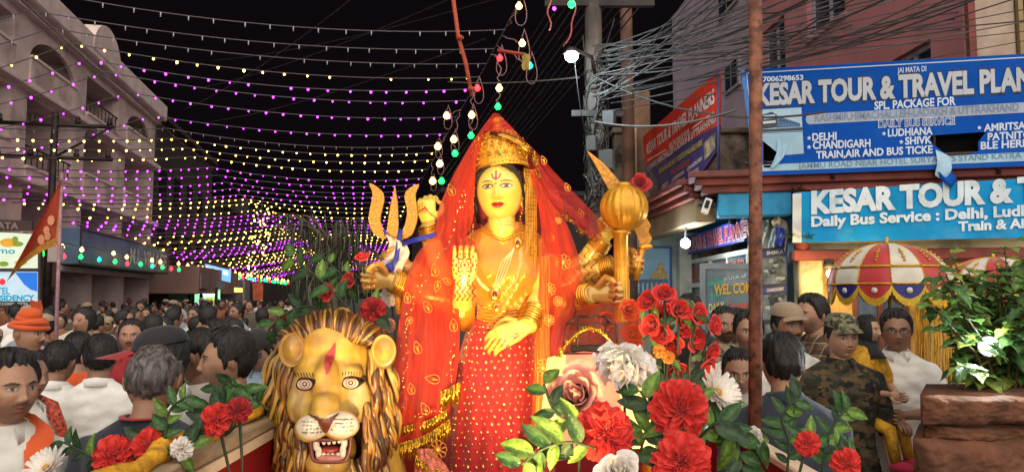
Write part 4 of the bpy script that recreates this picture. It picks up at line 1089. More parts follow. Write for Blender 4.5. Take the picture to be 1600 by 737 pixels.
# ------------------------------------------------------------------ ceremonial umbrellas
def umbrella(label, apex_px, rim_px, Y, R_, nseg=12, rot=0.0):
    top = P(*apex_px, Y); rim_z = P(apex_px[0], rim_px, Y).z
    H = top.z - rim_z
    t = thing('ceremonial_umbrella', label, 'umbrella', V((top.x, Y, .45)), 'ceremonial umbrellas')
    red = M('umbrella_red', lin((170, 30, 30)), rough=.5, var=.1, sheen=.3); wht = M('umbrella_white', lin((196, 188, 172)), rough=.5, var=.1, sheen=.3)
    blue = M('umbrella_blue', lin((36, 34, 110)), rough=.5, var=.1); gold = M('umbrella_gold_trim', lin((196, 150, 40)), rough=.4, metal=.4, var=.25, scale=60)
    def cp(f, an, off=0.0):   # f 0 apex .. 1 rim
        r = R_ * math.sin(f * math.pi / 2 * .98) ; z = rim_z + H * math.cos(f * math.pi / 2 * .98)
        seg = (an / (2 * math.pi) * nseg) % 1
        r *= 1 - .035 * math.sin(math.pi * seg) * f
        nr = V((math.cos(an) * math.sin(f * 1.4), math.sin(an) * math.sin(f * 1.4), math.cos(f * 1.4)))
        return V((top.x + r * math.cos(an), Y + r * math.sin(an), z)) + nr * off
    for k in range(nseg):
        a0 = rot + 2 * math.pi * k / nseg; a1 = rot + 2 * math.pi * (k + 1) / nseg
        mb = MB(); mb.grid([[cp(max(i / 10, .01), a0 + (a1 - a0) * j / 6) for j in range(7)] for i in range(11)])
        pn = mb.build('panel', red if k % 2 else wht, t)
        am = (a0 + a1) / 2
        mb = MB()      # motif: beaded scroll
        for q in range(5):
            c = cp(.42 + q * .055, am, .006); mb.ell(c, (.012 + .006 * (q % 2),) * 2 + (.012,), 5, 8)
        mb.build('motif', gold, pn)
        mb = MB(); mb.tube([cp(.74, a0 + (a1 - a0) * j / 6, .004) for j in range(7)], .012, 6); mb.tube([cp(max(i / 10, .02), a0, .003) for i in range(11)], .005, 5); mb.tube([cp(1, a0 + (a1 - a0) * j / 6, .004) for j in range(7)], .009, 6); mb.build('trim', gold, t)
        # scalloped valance with fringe
        mb = MB(); rows = []
        for i in range(6):
            row = []
            for j in range(9):
                g = j / 8; d = .13 * math.sin(math.pi * g) ** .7
                c = cp(1, a0 + (a1 - a0) * g); row.append(c + V((0, 0, -d * i / 5)))
            rows.append(row)
        mb.grid(rows); va = mb.build('valance', blue if k % 2 == 0 else red, t)
        mb = MB(); rows = []
        for i in range(3):
            row = []
            for j in range(25):
                g = j / 24; d = .13 * math.sin(math.pi * g) ** .7
                c = cp(1, a0 + (a1 - a0) * g); row.append(c + V((0, 0, -d - .035 * i * (1 if j % 2 else .8))))
            rows.append(row)
        mb.grid(rows); mb.build('fringe', M('gold_fringe', lin((200, 160, 40)), rough=.5, metal=.3, var=.3, scale=90), va)
        mb = MB(); c = cp(1, am, .01); mb.lathe([(.001, 0.004), (.026, .004), (.026, 0)], Matrix.Translation(c + V((0, 0, -.06))) @ Matrix.Rotation(am, 4, 'Z') @ Matrix.Rotation(R(90), 4, 'Y'), 12); mb.build('disc', M('pale_disc', lin((200, 190, 180)), rough=.4), va)
    mb = MB(); mb.lathe([(.001, .07), (.02, .05), (.012, .02), (.04, .0)], Matrix.Translation(V((top.x, Y, top.z - .005))), 10); mb.build('finial', gold, t)
    mb = MB(); mb.tube([(top.x, Y, .45), (top.x, Y, top.z)], .016, 8); mb.build('pole', gold, t)
umbrella('red and white ceremonial umbrella with gold fringe before the ochre wall', (1386, 380), 446, 6.9, .53, 12, .1)
umbrella('second ceremonial umbrella half hidden by leaves at the right edge', (1552, 402), 454, 8.0, .55, 12, .3)
# gold tinsel curtains hanging on the ochre wall
tin = M('gold_tinsel', lin((206, 158, 40)), rough=.3, metal=.6, var=.5, scale=40, stretch=(1, 1, .15), bump=.4, bscale=60)
for i, (x, y0, y1, w) in enumerate(((1262, 470, 515, 3), (1436, 425, 590, 5), (1448, 440, 600, 7), (1466, 470, 600, 9), (1480, 470, 600, 9), (1496, 470, 600, 8))):
    mb = MB()
    for q in range(7):
        xx = x + rng.uniform(-w, w)
        pts = [P(xx + rng.uniform(-1, 1), y0 + (y1 - y0) * g / 6, 8.2 + rng.uniform(-.04, .04)) for g in range(7)]
        mb.tube(pts, .012, 4, flat=.4)
    tag(mb.build('tinsel_strand', tin), 'gold tinsel hanging on the ochre wall, %s from the left' % ordn[i].replace('nearest', 'first'), 'tinsel', 'gold tinsel strands')

# ------------------------------------------------------------------ planter, cream slab and leafy shrub at the right edge
pm = M('rough_brown_planter', lin((108, 68, 46)), rough=.95, var=.35, scale=6, bump=1.0, bscale=38, stain=lin((84, 54, 38)), stain_amt=.4)
pl = thing('stone_planter', 'rough brown block planter wall in the lower right corner', 'planter', P(1540, 900, 3.3))
def lump_block(x0, x1, y0, y1, Y, dep, name, seed):
    a = P(x0, y1, Y); b = P(x1, y0, Y); mb = MB()
    n, m = 44, 26; w = b.x - a.x; h = b.z - a.z
    rows = []
    for i in range(n + 1):
        row = []
        for j in range(m + 1):
            f = i / n * 2 - 1; g = j / m * 2 - 1
            q = V((a.x + w * i / n, Y, a.z + h * j / m))
            ed = max(abs(f) ** 10, abs(g) ** 6)
            q.y += ed * .06 + .026 * noise.noise(q * 9 + V((seed, 0, 0))) + .013 * noise.noise(q * 28) + .008 * noise.noise(q * 70)
            q.x += .014 * noise.noise(q * 7 + V((0, seed, 0))); q.z += .012 * noise.noise(q * 7 + V((3, 0, seed)))
            row.append(q)
        rows.append(row)
    mb.grid(rows)
    dv = V((.62, 1, 0)).normalized()
    mb.box(V(((a.x + b.x) / 2, Y + .09, (a.z + b.z) / 2)) + dv * (dep * .5), (w * .97, dep, h * .96), (V((1, 0, 0)), dv, Z3))
    return mb.build(name, pm, pl)
lump_block(1454, 1640, 620, 668, 3.3, .5, 'block', 1)
lump_block(1458, 1640, 666, 690, 3.34, .45, 'block', 3)
lump_block(1444, 1640, 690, 780, 3.3, .5, 'block', 4); lump_block(1444, 1640, 780, 1080, 3.3, .5, 'block', 5)
mb = MB(); a = P(1484, 628, 3.7); b = P(1640, 616, 3.7); mb.box(((a.x + b.x) / 2 + .02, 3.72, a.z + .0), (b.x - a.x, .2, .05), bev=.012); mb.build('cream_slab', M('cream_slab', lin((200, 186, 140)), rough=.7, var=.15, scale=5), pl, smooth=False)
mb = MB(); a = P(1527, 600, 3.75); b = P(1527, 567, 3.75); mb.lathe([(.05, 0), (.06, .02), (.055, .06), (.065, .1)], Matrix.Translation(a), 14); mb.build('pot', M('brown_pot', lin((110, 80, 60)), rough=.7), pl)

def leaf_mesh(L, W, bend=.3, fold=.25, wave=.0, nl=7, lobes=0, name='leaf', col=(.06, .14, .03), col2=None):
    rows = []; cols = []; mb = MB()
    c2 = col2 or tuple(c * 1.5 for c in col)
    for i in range(nl + 1):
        f = i / nl
        w = W * (math.sin(math.pi * min(1, f * 1.02) ** .8) ** .8) * .5 + .0006
        if lobes: w *= 1 + .35 * math.sin(f * math.pi * lobes * 2)
        y = L * f; z = -bend * L * f * f
        row = []
        for j, s in enumerate((-1, -.5, 0, .5, 1)):
            row.append(V((s * w, y, z + abs(s) * w * fold * 2 + wave * W * math.sin(f * 9 + s * 2))))
            cols.append(c2 if s == 0 else col)
        rows.append(row)
    mb.grid(rows, col=cols)
    return mb
leaf_m = M('leaf_green', attr=True, rough=.5, var=.45, scale=30, translucent=.2, spec=.35, bump=.3, bscale=70)
LEAFM = {}
def leafdata(key, *a, **k):
    if key not in LEAFM:
        LEAFM[key] = leaf_mesh(*a, **k).mesh('leaf', smooth=True, mats=[leaf_m])
    return LEAFM[key]
def put_leaf(me, loc, direction, up, scale, parent, name='leaf'):
    d = V(direction).normalized(); u = V(up); x = d.cross(u)
    if x.length < 1e-4: x = V((1, 0, 0))
    x.normalize(); z = x.cross(d)
    m = Matrix((x, d, z)).transposed().to_4x4()
    o = bpy.data.objects.new(name, me); COL.objects.link(o)
    o.parent = parent
    o.matrix_local = Matrix.Translation(V(loc) - wloc(parent)) @ m @ Matrix.Scale(scale, 4)
    return o
sh = thing('leafy_shrub', 'leafy green shrub with lobed glossy leaves at the right edge', 'shrub', P(1565, 640, 3.7))
stem_m = M('stem_brown_green', lin((92, 80, 46)), rough=.7, var=.3, scale=20)
rng = random.Random(21)
lk = [leafdata('sh%d' % i, .17, .085, .25 + .1 * i, .2, .03, 9, lobes=2 + i % 2, col=c) for i, c in enumerate(((.08, .16, .035), (.11, .22, .045), (.20, .26, .05), (.055, .12, .035)))]
root = P(1575, 660, 3.75); branches = []
for b in range(36):
    ex = rng.uniform(1452, 1640); ey = rng.uniform(376, 590)
    if ey > 520 and ex < 1500: ex = 1505
    e = P(ex, ey, 3.7 + rng.uniform(-.35, .35))
    mid = root.lerp(e, .5) + V((rng.uniform(-.05, .05), 0, .06))
    pts = [root.lerp(mid, q / 4) for q in range(5)] + [mid.lerp(e, q / 4) for q in range(1, 5)]
    mb = MB(); mb.tube(pts, [.011 - .001 * q for q in range(9)], 6); mb.build('branch', stem_m, sh)
    nl = 17
    for q in range(nl):
        f = .45 + .55 * (q + 1) / nl
        p = pts[min(8, int(f * 8))].lerp(pts[min(8, int(f * 8) + 1)], f * 8 % 1)
        an = q * 2.4 + b
        d = V((math.cos(an), math.sin(an) * .8 - .2, rng.uniform(-.25, .45)))
        put_leaf(rng.choice(lk), p, d, (0, -.3, 1), rng.uniform(.45, .85), sh)
# small weed tufts on the cornice
for (x, y, Y, lab) in ((1235, 370, 9.0, 'small dark weed tuft at the left end of the blue banner'), (1262, 372, 8.9, 'small weed under the banner white edge'), (1246, 297, 9.1, 'yellow-green moss tuft on the red cornice')):
    t = thing('weed_tuft', lab, 'weed', P(x, y, Y))
    me = leafdata('weed', .07, .022, .3, .2, 0, 4, col=(.05, .08, .02))
    for q in range(26):
        an = rng.uniform(0, 6.28); d = V((math.cos(an), -.4 + .5 * math.sin(an), rng.uniform(.2, 1)))
        put_leaf(me, P(x + rng.uniform(-8, 8), y + rng.uniform(-4, 3), Y - .05), d, (0, 0, 1), rng.uniform(.5, 1.2), t)

# ------------------------------------------------------------------ weeping tree between the far lights and the statue
wt = thing('weeping_tree', 'weeping narrow-leaved tree behind the lion and the roses', 'tree', V((P(520, 480, 9).x, 9, 0)))
bark = M('bark_grey', lin((90, 74, 58)), rough=.9, var=.3, scale=8, bump=.4)
tx = P(520, 480, 9).x
mb = MB(); mb.tube([(tx, 9, 0), (tx - .03, 9, 1.2), (tx + .05, 9, 2.7)], [.13, .1, .05], 10); mb.build('trunk', bark, wt)
mb = MB(); tips = []
for k in range(46):
    an = rng.uniform(0, 6.28); rr = rng.uniform(.15, .72); z = rng.uniform(2.0, 3.05)
    e = V((tx + rr * math.cos(an) * 1.1 - .1, 9 + rr * math.sin(an), z - rr * .35)); st = V((tx, 9, 1.4 + rng.random() * 1.2))
    pts = [st.lerp(e, q / 4) + V((0, 0, .18 * math.sin(math.pi * q / 4))) for q in range(5)]
    mb.tube(pts, [.02, .016, .012, .008, .005], 5); tips.append(pts)
mb.build('limbs', bark, wt)
mb = MB(); cl = [(.05, .06, .03), (.07, .07, .035), (.10, .09, .05), (.035, .05, .028)]
for pts in tips:
    for q in range(34):
        f = rng.uniform(.35, 1) * 4; i0 = min(3, int(f)); p = pts[i0].lerp(pts[i0 + 1], f - i0) + V((rng.gauss(0, .05), rng.gauss(0, .05), rng.gauss(0, .03)))
        L = rng.uniform(.12, .3); an = rng.uniform(0, 6.28); o = V((math.cos(an), math.sin(an), 0))
        c = rng.choice(cl); w = .006
        q0, q1, q2 = p, p + o * L * .35 + V((0, 0, -.02)), p + o * L * .5 + V((0, 0, -L))
        sd = o.cross(Z3) * w
        mb.add([q0 - sd, q0 + sd, q1 + sd, q2, q1 - sd], [(0, 1, 2, 4), (4, 2, 3)], col=c)
mb.build('foliage', M('needle_leaf', attr=True, rough=.6, var=.2), wt)['kind'] = 'stuff'

# ------------------------------------------------------------------ flag
fg = thing('temple_flag', 'triangular orange-red flag with gold border hanging on a thin pole at the left', 'flag', P(88, 560, 7.0))
mb = MB(); mb.tube([P(86, 620, 7.0), P(89, 480, 7.0), P(97, 270, 7.0)], [.02, .018, .014], 8); mb.build('pole', M('flag_pole', lin((150, 110, 120)), rough=.5, var=.3, scale=20), fg)
def flagpt(u, v, off=0):      # v 0 top .. 1 bottom tip; u 0 at pole .. 1 at free edge
    A = V((97.5, 277)) if False else None
    x0 = 97 - 2.5 * min(v * 2.4, 1); y0 = 278 + 105 * min(v * 1.0, 1)
    tipx, tipy = 10, 440
    # hoist along the pole, leech from the pole top to the hanging tip
    hx, hy = 97 - 3 * v, 278 + 104 * v
    lx, ly = 97 + (tipx - 97) * v, 278 + (tipy - 278) * v
    cx = hx + (lx - hx) * u; cy = hy + (ly - hy) * u
    cy += 10 * math.sin(math.pi * u) * v * (-1)
    return P(cx, cy, 7.0 - .10 * math.sin(u * 5 + v * 2) * u * v - .05 * u + off)
flag_red = M('flag_red', lin((176, 60, 34)), rough=.7, var=.2, scale=5, translucent=.3); flag_gold = M('flag_gold', lin((190, 130, 40)), rough=.6, var=.25, scale=30, translucent=.2)
mb = MB(); mb.grid([[flagpt(u / 20, max(v / 20, .01)) for u in range(21)] for v in range(21)]); mb.build('cloth', flag_red, fg)
mb = MB(); mb.grid([[flagpt(u / 20, v, -.006) for u in range(21)] for v in (.88, .94, 1.0)]); mb.grid([[flagpt(u, v / 20, -.007) for u in (0, .05, .1)] for v in range(1, 21)]); mb.build('gold_border', flag_gold, fg)
mb = MB()
for (u, v, r) in ((.32, .58, 7), (.38, .7, 6), (.3, .8, 6), (.45, .8, 7)):
    c = flagpt(u, v, -.012); mb.add([c + V((r * .005 * math.cos(i * .785), 0, r * .007 * math.sin(i * .785))) for i in range(8)], [tuple(range(8))])
mb.build('emblem', M('flag_emblem', lin((196, 130, 90)), rough=.7), fg, smooth=False)
# ================================================================== people
def sstep(a, b, x):
    t = np.clip((x - a) / (b - a), 0, 1); return t * t * (3 - 2 * t)
def head_dirs(nu, nv, warp=.55):
    ph = np.linspace(-math.pi / 2 * .995, math.pi / 2 * .995, nu)
    sj = np.arange(nv) / nv * 2 - 1
    th = math.pi * (sj - warp / math.pi * np.sin(math.pi * sj)) if warp else math.pi * sj
    TH, PH = np.meshgrid(th, ph)
    return TH, PH
def head_base(TH, PH, wide=1.0, jaw=.28):
    a, b, c = .079 * wide, .098, .116
    dx = np.sin(TH) * np.cos(PH); dy = -np.cos(TH) * np.cos(PH); dz = np.sin(PH)
    x, y, z = a * dx, b * dy, c * dz
    t = np.clip(-z / c, 0, 1)
    x = x * (1 - jaw * t ** 1.6); y = np.where(y > 0, y * (1 - .5 * t), y * (1 - .10 * t ** 2))
    x = np.sign(x) * a * (np.abs(x) / a) ** .92
    return x, y, z
def head_arrays(nu, nv, skin, lip=None, beard=0.0, stache=0.0, wide=1.0, jaw=.28, eyes=True, dark=(.012, .009, .008), brow=1.0, tilak=None, female=False):
    TH, PH = head_dirs(nu, nv)
    x, y, z = head_base(TH, PH, wide, jaw)
    fr = sstep(.15, .55, -y / .098)
    def G(x0, z0, sx, sz): return np.exp(-((x - x0) / sx) ** 2 - ((z - z0) / sz) ** 2)
    d = .010 * G(0, 0, .009, .024) + .018 * G(0, -.024, .0105, .012) + .007 * (G(.013, -.029, .007, .007) + G(-.013, -.029, .007, .007))
    d -= .010 * (G(.031, .012, .018, .011) + G(-.031, .012, .018, .011))
    d += .0055 * (G(.031, .010, .012, .0075) + G(-.031, .010, .012, .0075))
    d += .0045 * (G(.03, .029, .025, .008) + G(-.03, .029, .025, .008)) * (.4 if female else 1)
    d += .004 * (G(.042, -.018, .018, .02) + G(-.042, -.018, .018, .02))
    d += .007 * G(0, -.050, .017, .005) + .007 * G(0, -.0615, .0145, .0055) - .004 * G(0, -.0555, .02, .0025)
    d += .008 * G(0, -.094, .019, .014) - .005 * G(0, -.074, .016, .006)
    y = y - d * fr
    sk = np.array(skin)
    col = np.ones(x.shape + (3,)) * sk
    def mixc(mask, c):
        nonlocal col
        m = np.clip(mask, 0, 1)[..., None]; col = col * (1 - m) + np.array(c) * m
    # warmer cheeks, lips
    mixc(.35 * fr * (G(.042, -.022, .02, .02) + G(-.042, -.022, .02, .02)), (sk[0] * 1.05, sk[1] * .82, sk[2] * .75))
    if beard: mixc(beard * fr ** .5 * sstep(-.030, -.048, z) * (1 - G(0, -.056, .022, .011)) , dark)
    if beard: mixc(beard * .9 * sstep(.05, .062, np.abs(x)) * sstep(.0, -.02, z) * fr ** .3, dark)
    if stache: mixc(stache * fr * sstep(1.15, .8, (x / .029) ** 2 + ((z + .0415 + np.abs(x) * .12) / .0062) ** 2), dark)
    zs_ = z
    if female: z = z - 7.0 * x * x
    lp = lip or (sk[0] * .82, sk[1] * .52, sk[2] * .48)
    mixc(fr * sstep(1.2, .8, (x / .021) ** 2 + ((z + .0555) / (.0095 if female else .0085)) ** 2), lp)
    mixc(fr * sstep(1.2, .5, (x / .020) ** 2 + ((z + .0555) / .0014) ** 2), tuple(c * .3 for c in lp))
    z = zs_
    if eyes:
        for sx in (-1, 1):
            ex = x - sx * .031; ez = z - .0105
            mixc(fr * sstep(1.15, .85, (ex / .0175) ** 2 + (ez / .0085) ** 2), tuple(c * .45 for c in sk))
            mixc(fr * sstep(1.1, .85, (ex / .0135) ** 2 + (ez / .0052) ** 2), (.36, .33, .30))
            mixc(fr * sstep(1.15, .85, (ex / .0058) ** 2 + (ez / .0055) ** 2), (.015, .01, .008))
            mixc(brow * fr * sstep(1.2, .7, ((ex - sx * .002) / .021) ** 2 + ((ez - .0185 + (ex - sx * .002) ** 2 * 9) / (.0028 if female else .0042)) ** 2), dark)
    nx = [(0, -.033, .010)]
    mixc(.6 * fr * (G(.0075, -.0335, .0035, .0025) + G(-.0075, -.0335, .0035, .0025)), tuple(c * .25 for c in sk))
    return np.stack([x, y, z], -1), col
def grid_to_mb(mb, pts, cols, xf=None):
    n, m, _ = pts.shape
    fl = pts.reshape(-1, 3)
    vs = [xf @ V(p) for p in fl.tolist()] if xf else [V(p) for p in fl.tolist()]
    fs = [(i * m + j, i * m + (j + 1) % m, (i + 1) * m + (j + 1) % m, (i + 1) * m + j) for i in range(n - 1) for j in range(m)]
    mb.add(vs, fs, [tuple(c) for c in cols.reshape(-1, 3).tolist()])
def hair_arrays(nu, nv, style, thick=.016, seed=0, wide=1.0):
    TH, PH = head_dirs(nu, nv, 0)
    x, y, z = head_base(TH, PH, wide)
    at = np.abs(TH)
    lo = {'short': (.090, .05, .0, -.06), 'full': (.086, .04, -.01, -.075), 'bald': (.13, .06, .0, -.06), 'long': (.078, .02, -.10, -.14), 'crop': (.086, .055, .012, -.05)}[style]
    line = np.interp(at, [0, R(38), R(62), R(82), R(108), R(125), math.pi], [lo[0], lo[0] - .004, lo[1] + .02, lo[2] - .012, lo[2] + .022, lo[3] + .02, lo[3]])
    rs = np.random.RandomState(seed)
    nz = np.zeros_like(x)
    for k in range(7):
        f = rs.uniform(6, 26); nz += np.sin(TH * f + PH * rs.uniform(-9, 9) + rs.uniform(0, 6)) / 7
    m = sstep(-.012, .022, z - line + nz * .012)
    top = sstep(.0, .09, z)
    r = 1 + ((thick * (.55 + .7 * top) + nz * .005) / .09) * m - .06 * (1 - m)
    if style == 'bald': r = np.where((z > .07) & (at < 2.1), .985 + .012 * m, r)
    return np.stack([x * r, y * r + .002, z * (1 + (r - 1) * .8)], -1)

def cap_chain(mb, pts, rad, n=12):
    """closed tapered limb with round ends"""
    pts = [V(p) for p in pts]
    d0 = (pts[0] - pts[1]).normalized(); d1 = (pts[-1] - pts[-2]).normalized()
    path = [pts[0] + d0 * rad[0] * .85, pts[0] + d0 * rad[0] * .5] + pts + [pts[-1] + d1 * rad[-1] * .5, pts[-1] + d1 * rad[-1] * .85]
    rr = [rad[0] * .35, rad[0] * .82] + list(rad) + [rad[-1] * .82, rad[-1] * .35]
    mb.tube(path, rr, n)
def mid_limb(a, b, ra, rb, bulge=1.06):
    a = V(a); b = V(b)
    return [a, a.lerp(b, .35), a.lerp(b, .7), b], [ra, (ra * .65 + rb * .35) * bulge, (ra * .3 + rb * .7) * 1.02, rb]
def torso(mb, w=1.0, dep=1.0, belly=0.0, lift=.0, hem=.80, n=26):
    prof = [(hem, .150, .112, 0), (.90, .168, .120, 0), (1.0, .160, .115 + belly * .6, -belly * .5), (1.10, .158, .112 + belly, -belly * .8), (1.20, .170, .118 + belly * .5, -belly * .4),
            (1.30, .188, .122, 0), (1.36, .192, .108, .006), (1.405, .172, .090, .012), (1.44, .115, .076, .016), (1.475, .066, .064, .018)]
    rows = []
    for (z, rx, ry, oy) in prof:
        row = []
        for j in range(n):
            a = 2 * math.pi * j / n; c, s = math.cos(a), math.sin(a)
            e = .82
            row.append(V((w * rx * math.copysign(abs(c) ** e, c), oy + dep * ry * math.copysign(abs(s) ** e, s), z + lift)))
        rows.append(row)
    b = mb.grid(rows, closev=True)
    mb.f.append(tuple(b + j for j in reversed(range(n)))); mb.m.append(0)
    k = (len(rows) - 1) * n; mb.f.append(tuple(b + k + j for j in range(n))); mb.m.append(0)
def from_remesh(mb, vox, smooth, wrinkle=.0, seed=0):
    co, fs = remesh(mb, vox, smooth)
    out = MB()
    if wrinkle:
        vs = []
        for p in co.tolist():
            q = V(p); c = V((0, 0, 0))
            w = noise.noise(V((q.x * 9 + seed, q.y * 9, q.z * 22 + 6 * q.x))) + .6 * noise.noise(V((q.x * 24, q.y * 24 + seed, q.z * 30)))
            nrm = V((q.x, q.y * 1.6, 0)); nrm = nrm.normalized() if nrm.length > 1e-5 else V((0, 0, 1))
            vs.append(q + nrm * w * wrinkle)
    else: vs = co.tolist()
    out.add(vs, fs)
    return out
def hand_mesh(mb, wrist, direction, palm_n, side, curl=.35, size=1.0, col=None, spread=.12, thumb=1.0, fr=1.0):
    """palm plus five separate tapered fingers; palm_n points out of the palm, side=+1 puts the thumb on the x side"""
    d = V(direction).normalized(); n = V(palm_n); n = (n - d * n.dot(d)).normalized(); x = d.cross(n) * side
    w0 = V(wrist)
    def q(u, v, w): return w0 + (x * u + d * v + n * w) * size
    mb.tube([q(0, -.012, 0), q(0, .01, 0), q(0, .04, 0), q(0, .075, .002), q(0, .095, .003)], [.020 * size, .026 * size, .037 * size, .040 * size, .036 * size], 14, flat=.40, up=n, col=col)
    L = (.072, .081, .075, .058); 
    for k in range(4):
        u = .029 - .0195 * k; base = q(u, .088 - .004 * abs(k - 1.3), .002)
        ang = 0; pts = [base - d * .02 * size, base]; dirv = d + x * (spread * (1.5 - k) * .35)
        dirv.normalize(); p = base; seg = (.45, .31, .24)
        cu = curl[k] if hasattr(curl, '__len__') else curl
        for s_ in range(3):
            ang += cu * (1.45, 1.65, 1.05)[s_]
            dd = (dirv * math.cos(ang) + n * math.sin(ang)).normalized()
            p = p + dd * (L[k] * seg[s_] * size); pts.append(p)
        rr = [.0095, .0098, .0090, .0080, .0058]
        mb.tube(pts, [r * size * fr for r in rr], 9, col=col)
        mb.ell(pts[-1], .0060 * size, 5, 8, col=col)
    tb = q(.026, .022, .004); tc = curl[0] if hasattr(curl, '__len__') else curl
    d1 = (x * .75 * thumb + d * .62 + n * (.15 + .6 * tc)).normalized(); p1 = tb + d1 * .042 * size
    d2 = (x * (.35 * thumb - .8 * tc) + d * .8 + n * (.2 + .9 * tc)).normalized(); p2 = p1 + d2 * .030 * size
    d3 = (x * (.2 * thumb - 1.2 * tc) + d * .8 + n * (.2 + .9 * tc)).normalized(); p3 = p2 + d3 * .024 * size
    mb.tube([tb - d1 * .012 * size, tb, p1, p2, p3], [.012 * size, .0135 * size, .0115 * size, .0105 * size, .007 * size], 9, col=col)
    mb.ell(p3, .0072 * size, 5, 8, col=col)

ARM_DOWN = dict(L=((.178, .01, 1.355), (.245, .03, 1.10), (.25, -.05, .85)), R=((-.178, .01, 1.355), (-.245, .03, 1.10), (-.25, -.05, .85)))
HAIR = {'black': M('hair_black', (.012, .009, .008), rough=.62, var=.5, scale=60, stretch=(1, 1, .25), bump=.5, bscale=160), 'grey': M('hair_grey', (.10, .085, .075), rough=.5, var=.6, scale=70, stretch=(1, 1, .3), bump=.4, bscale=160)}
def cloth(name, c=(236, 232, 224), var=.12, scale=5, **k): return M('cloth_' + name, lin(c), rough=.85, var=var, scale=scale, bump=.3, bscale=38, sheen=.15, **k)
TROU = cloth('dark_trousers', (44, 40, 40))
def make_person(label, group=None, lod=1, skin=(.23, .115, .065), hair='short', hairmat='black', shirt=None, sleeve='short', arms=None, trousers=None, head=(0, 0, 0), beard=0, stache=0,
                w=1.0, belly=.0, extras=(), seed=0, female=False, collar=True, thick=.016, hair_on=True, legs=True, cat='person', hands=False, wide=1.0, hem=.80):
    t = thing('person', label, cat, (0, 0, 0), group)
    A = dict(ARM_DOWN); A.update(arms or {})
    nu, nv = {2: (96, 104), 1: (72, 84), 0: (22, 24)}[lod]
    # ---- body: head, neck, trunk and limbs in one mesh
    HM = Matrix.Translation((0, -.012, 1.585)) @ Matrix.Translation((0, .02, -.1)) @ Euler((R(head[1]), R(head[2]), R(head[0])), 'ZXY' if False else 'XYZ').to_matrix().to_4x4() @ Matrix.Translation((0, -.02, .1))
    body = MB()
    pts, cols = head_arrays(nu, nv, skin, beard=beard, stache=stache, wide=wide, female=female)
    grid_to_mb(body, pts, cols, HM)
    if lod:
        for sx in (-1, 1):
            em = Euler((R(8), R(12 * sx), R(-22 * sx))).to_matrix()
            c = HM @ V((sx * .077 * wide, .012, .0))
            body.ell(c, (.010, .019, .031), 8, 12, HM.to_3x3() @ em, col=tuple(k * .92 for k in skin))
            body.ell(HM @ V((sx * .083 * wide, .008, -.002)), (.006, .011, .02), 6, 10, HM.to_3x3() @ em, col=tuple(k * .7 for k in skin))
    nb_ = HM @ V((0, .022, -.06))
    body.tube([nb_, nb_.lerp(V((0, .015, 1.45)), .5), (0, .015, 1.47), (0, .015, 1.36)], [.052, .053, .060, .085], 16, col=tuple(k * .95 for k in skin))
    if lod:
        body.tube([(0, .01, 1.40), (0, .01, 1.2), (0, 0, .95), (0, 0, .82)], [.07, .08, .08, .085], 14, col=skin)
        for sd in ('L', 'R'):
            a, b, c = [V(q) for q in A[sd]]
            p1, r1 = mid_limb(a, b, .044, .038); p2, r2 = mid_limb(b, c, .039, .025)
            cap_chain(body, p1 + p2[1:], r1 + r2[1:], 10); 
            body.c[-10 * 11:] = body.c[-10 * 11:]
            hand_mesh(body, c, (c - b), V((0, -1, 0)) if abs((c - b).normalized().y) < .8 else V((0, 0, -1)), 1 if sd == 'R' else -1, .35, .95)
        if legs:
            for sx in (-1, 1):
                cap_chain(body, [(sx * .09, 0, .85), (sx * .10, -.01, .48), (sx * .10, .02, .08)], [.07, .05, .035], 10)
        body.c = [c if c != (1, 1, 1) else tuple(skin) for c in body.c]; body.usecol = True
    body.build('body', skin_m, t)
    # ---- hair
    if hair_on:
        hb = MB(); hp = hair_arrays(*((56, 88) if lod else (16, 22)), hair, thick, seed, wide)
        grid_to_mb(hb, hp, np.ones(hp.shape), HM); hb.usecol = False
        if lod:       # loose strands break up the outline
            r_ = random.Random(seed); n1, n2, _ = hp.shape; cz = np.array((0, 0, .0))
            for k in range(420 if hair != 'bald' else 160):
                i = r_.randrange(n1 // 3, n1 - 3); j = r_.random() * n2; L = r_.randint(4, 9); sl = r_.uniform(-.9, .9); rows_ = []
                if hp[i, int(j) % n2, 2] < -.02: continue
                for s_ in range(L):
                    ii = i - s_; jj = int(j + sl * s_) % n2; p = hp[ii, jj]
                    if np.linalg.norm(p) < .08 and s_ > 1: break
                    o_ = 1 + (.01 + .05 * r_.random() * s_ / L)
                    q_ = hp[ii, (jj + 1) % n2]; w_ = .5 * (1 - s_ / L * .7)
                    rows_.append([HM @ V((p * o_).tolist()), HM @ V(((p + (q_ - p) * w_) * (o_ + .01)).tolist())])
                if len(rows_) > 2: hb.grid(rows_)
        hb.build('hair', HAIR[hairmat], t)
    # ---- shirt
    sb = MB(); torso(sb, w, 1.0, belly, 0, hem)
    for sd in ('L', 'R'):
        a, b, c = [V(q) for q in A[sd]]
        a = V((a.x * w, a.y, a.z))
        if sleeve == 'long':
            p1, r1 = mid_limb(a, b, .058, .050); p2, r2 = mid_limb(b, b.lerp(c, .93), .052, .040)
            cap_chain(sb, p1 + p2[1:], r1 + r2[1:], 12)
        elif sleeve == 'short':
            e = a.lerp(b, .78); cap_chain(sb, [a, a.lerp(e, .5), e], [.058, .063, .063], 12)
        elif sleeve == 'roll':
            e = b.lerp(c, .12); cap_chain(sb, [a, a.lerp(b, .5), b, e], [.058, .060, .058, .056], 12)
    sm = shirt or cloth('white')
    o = from_remesh(sb, .014 if lod else .04, 5 if lod else 3, .009 if lod else 0, seed)
    o.build('shirt', sm, t)
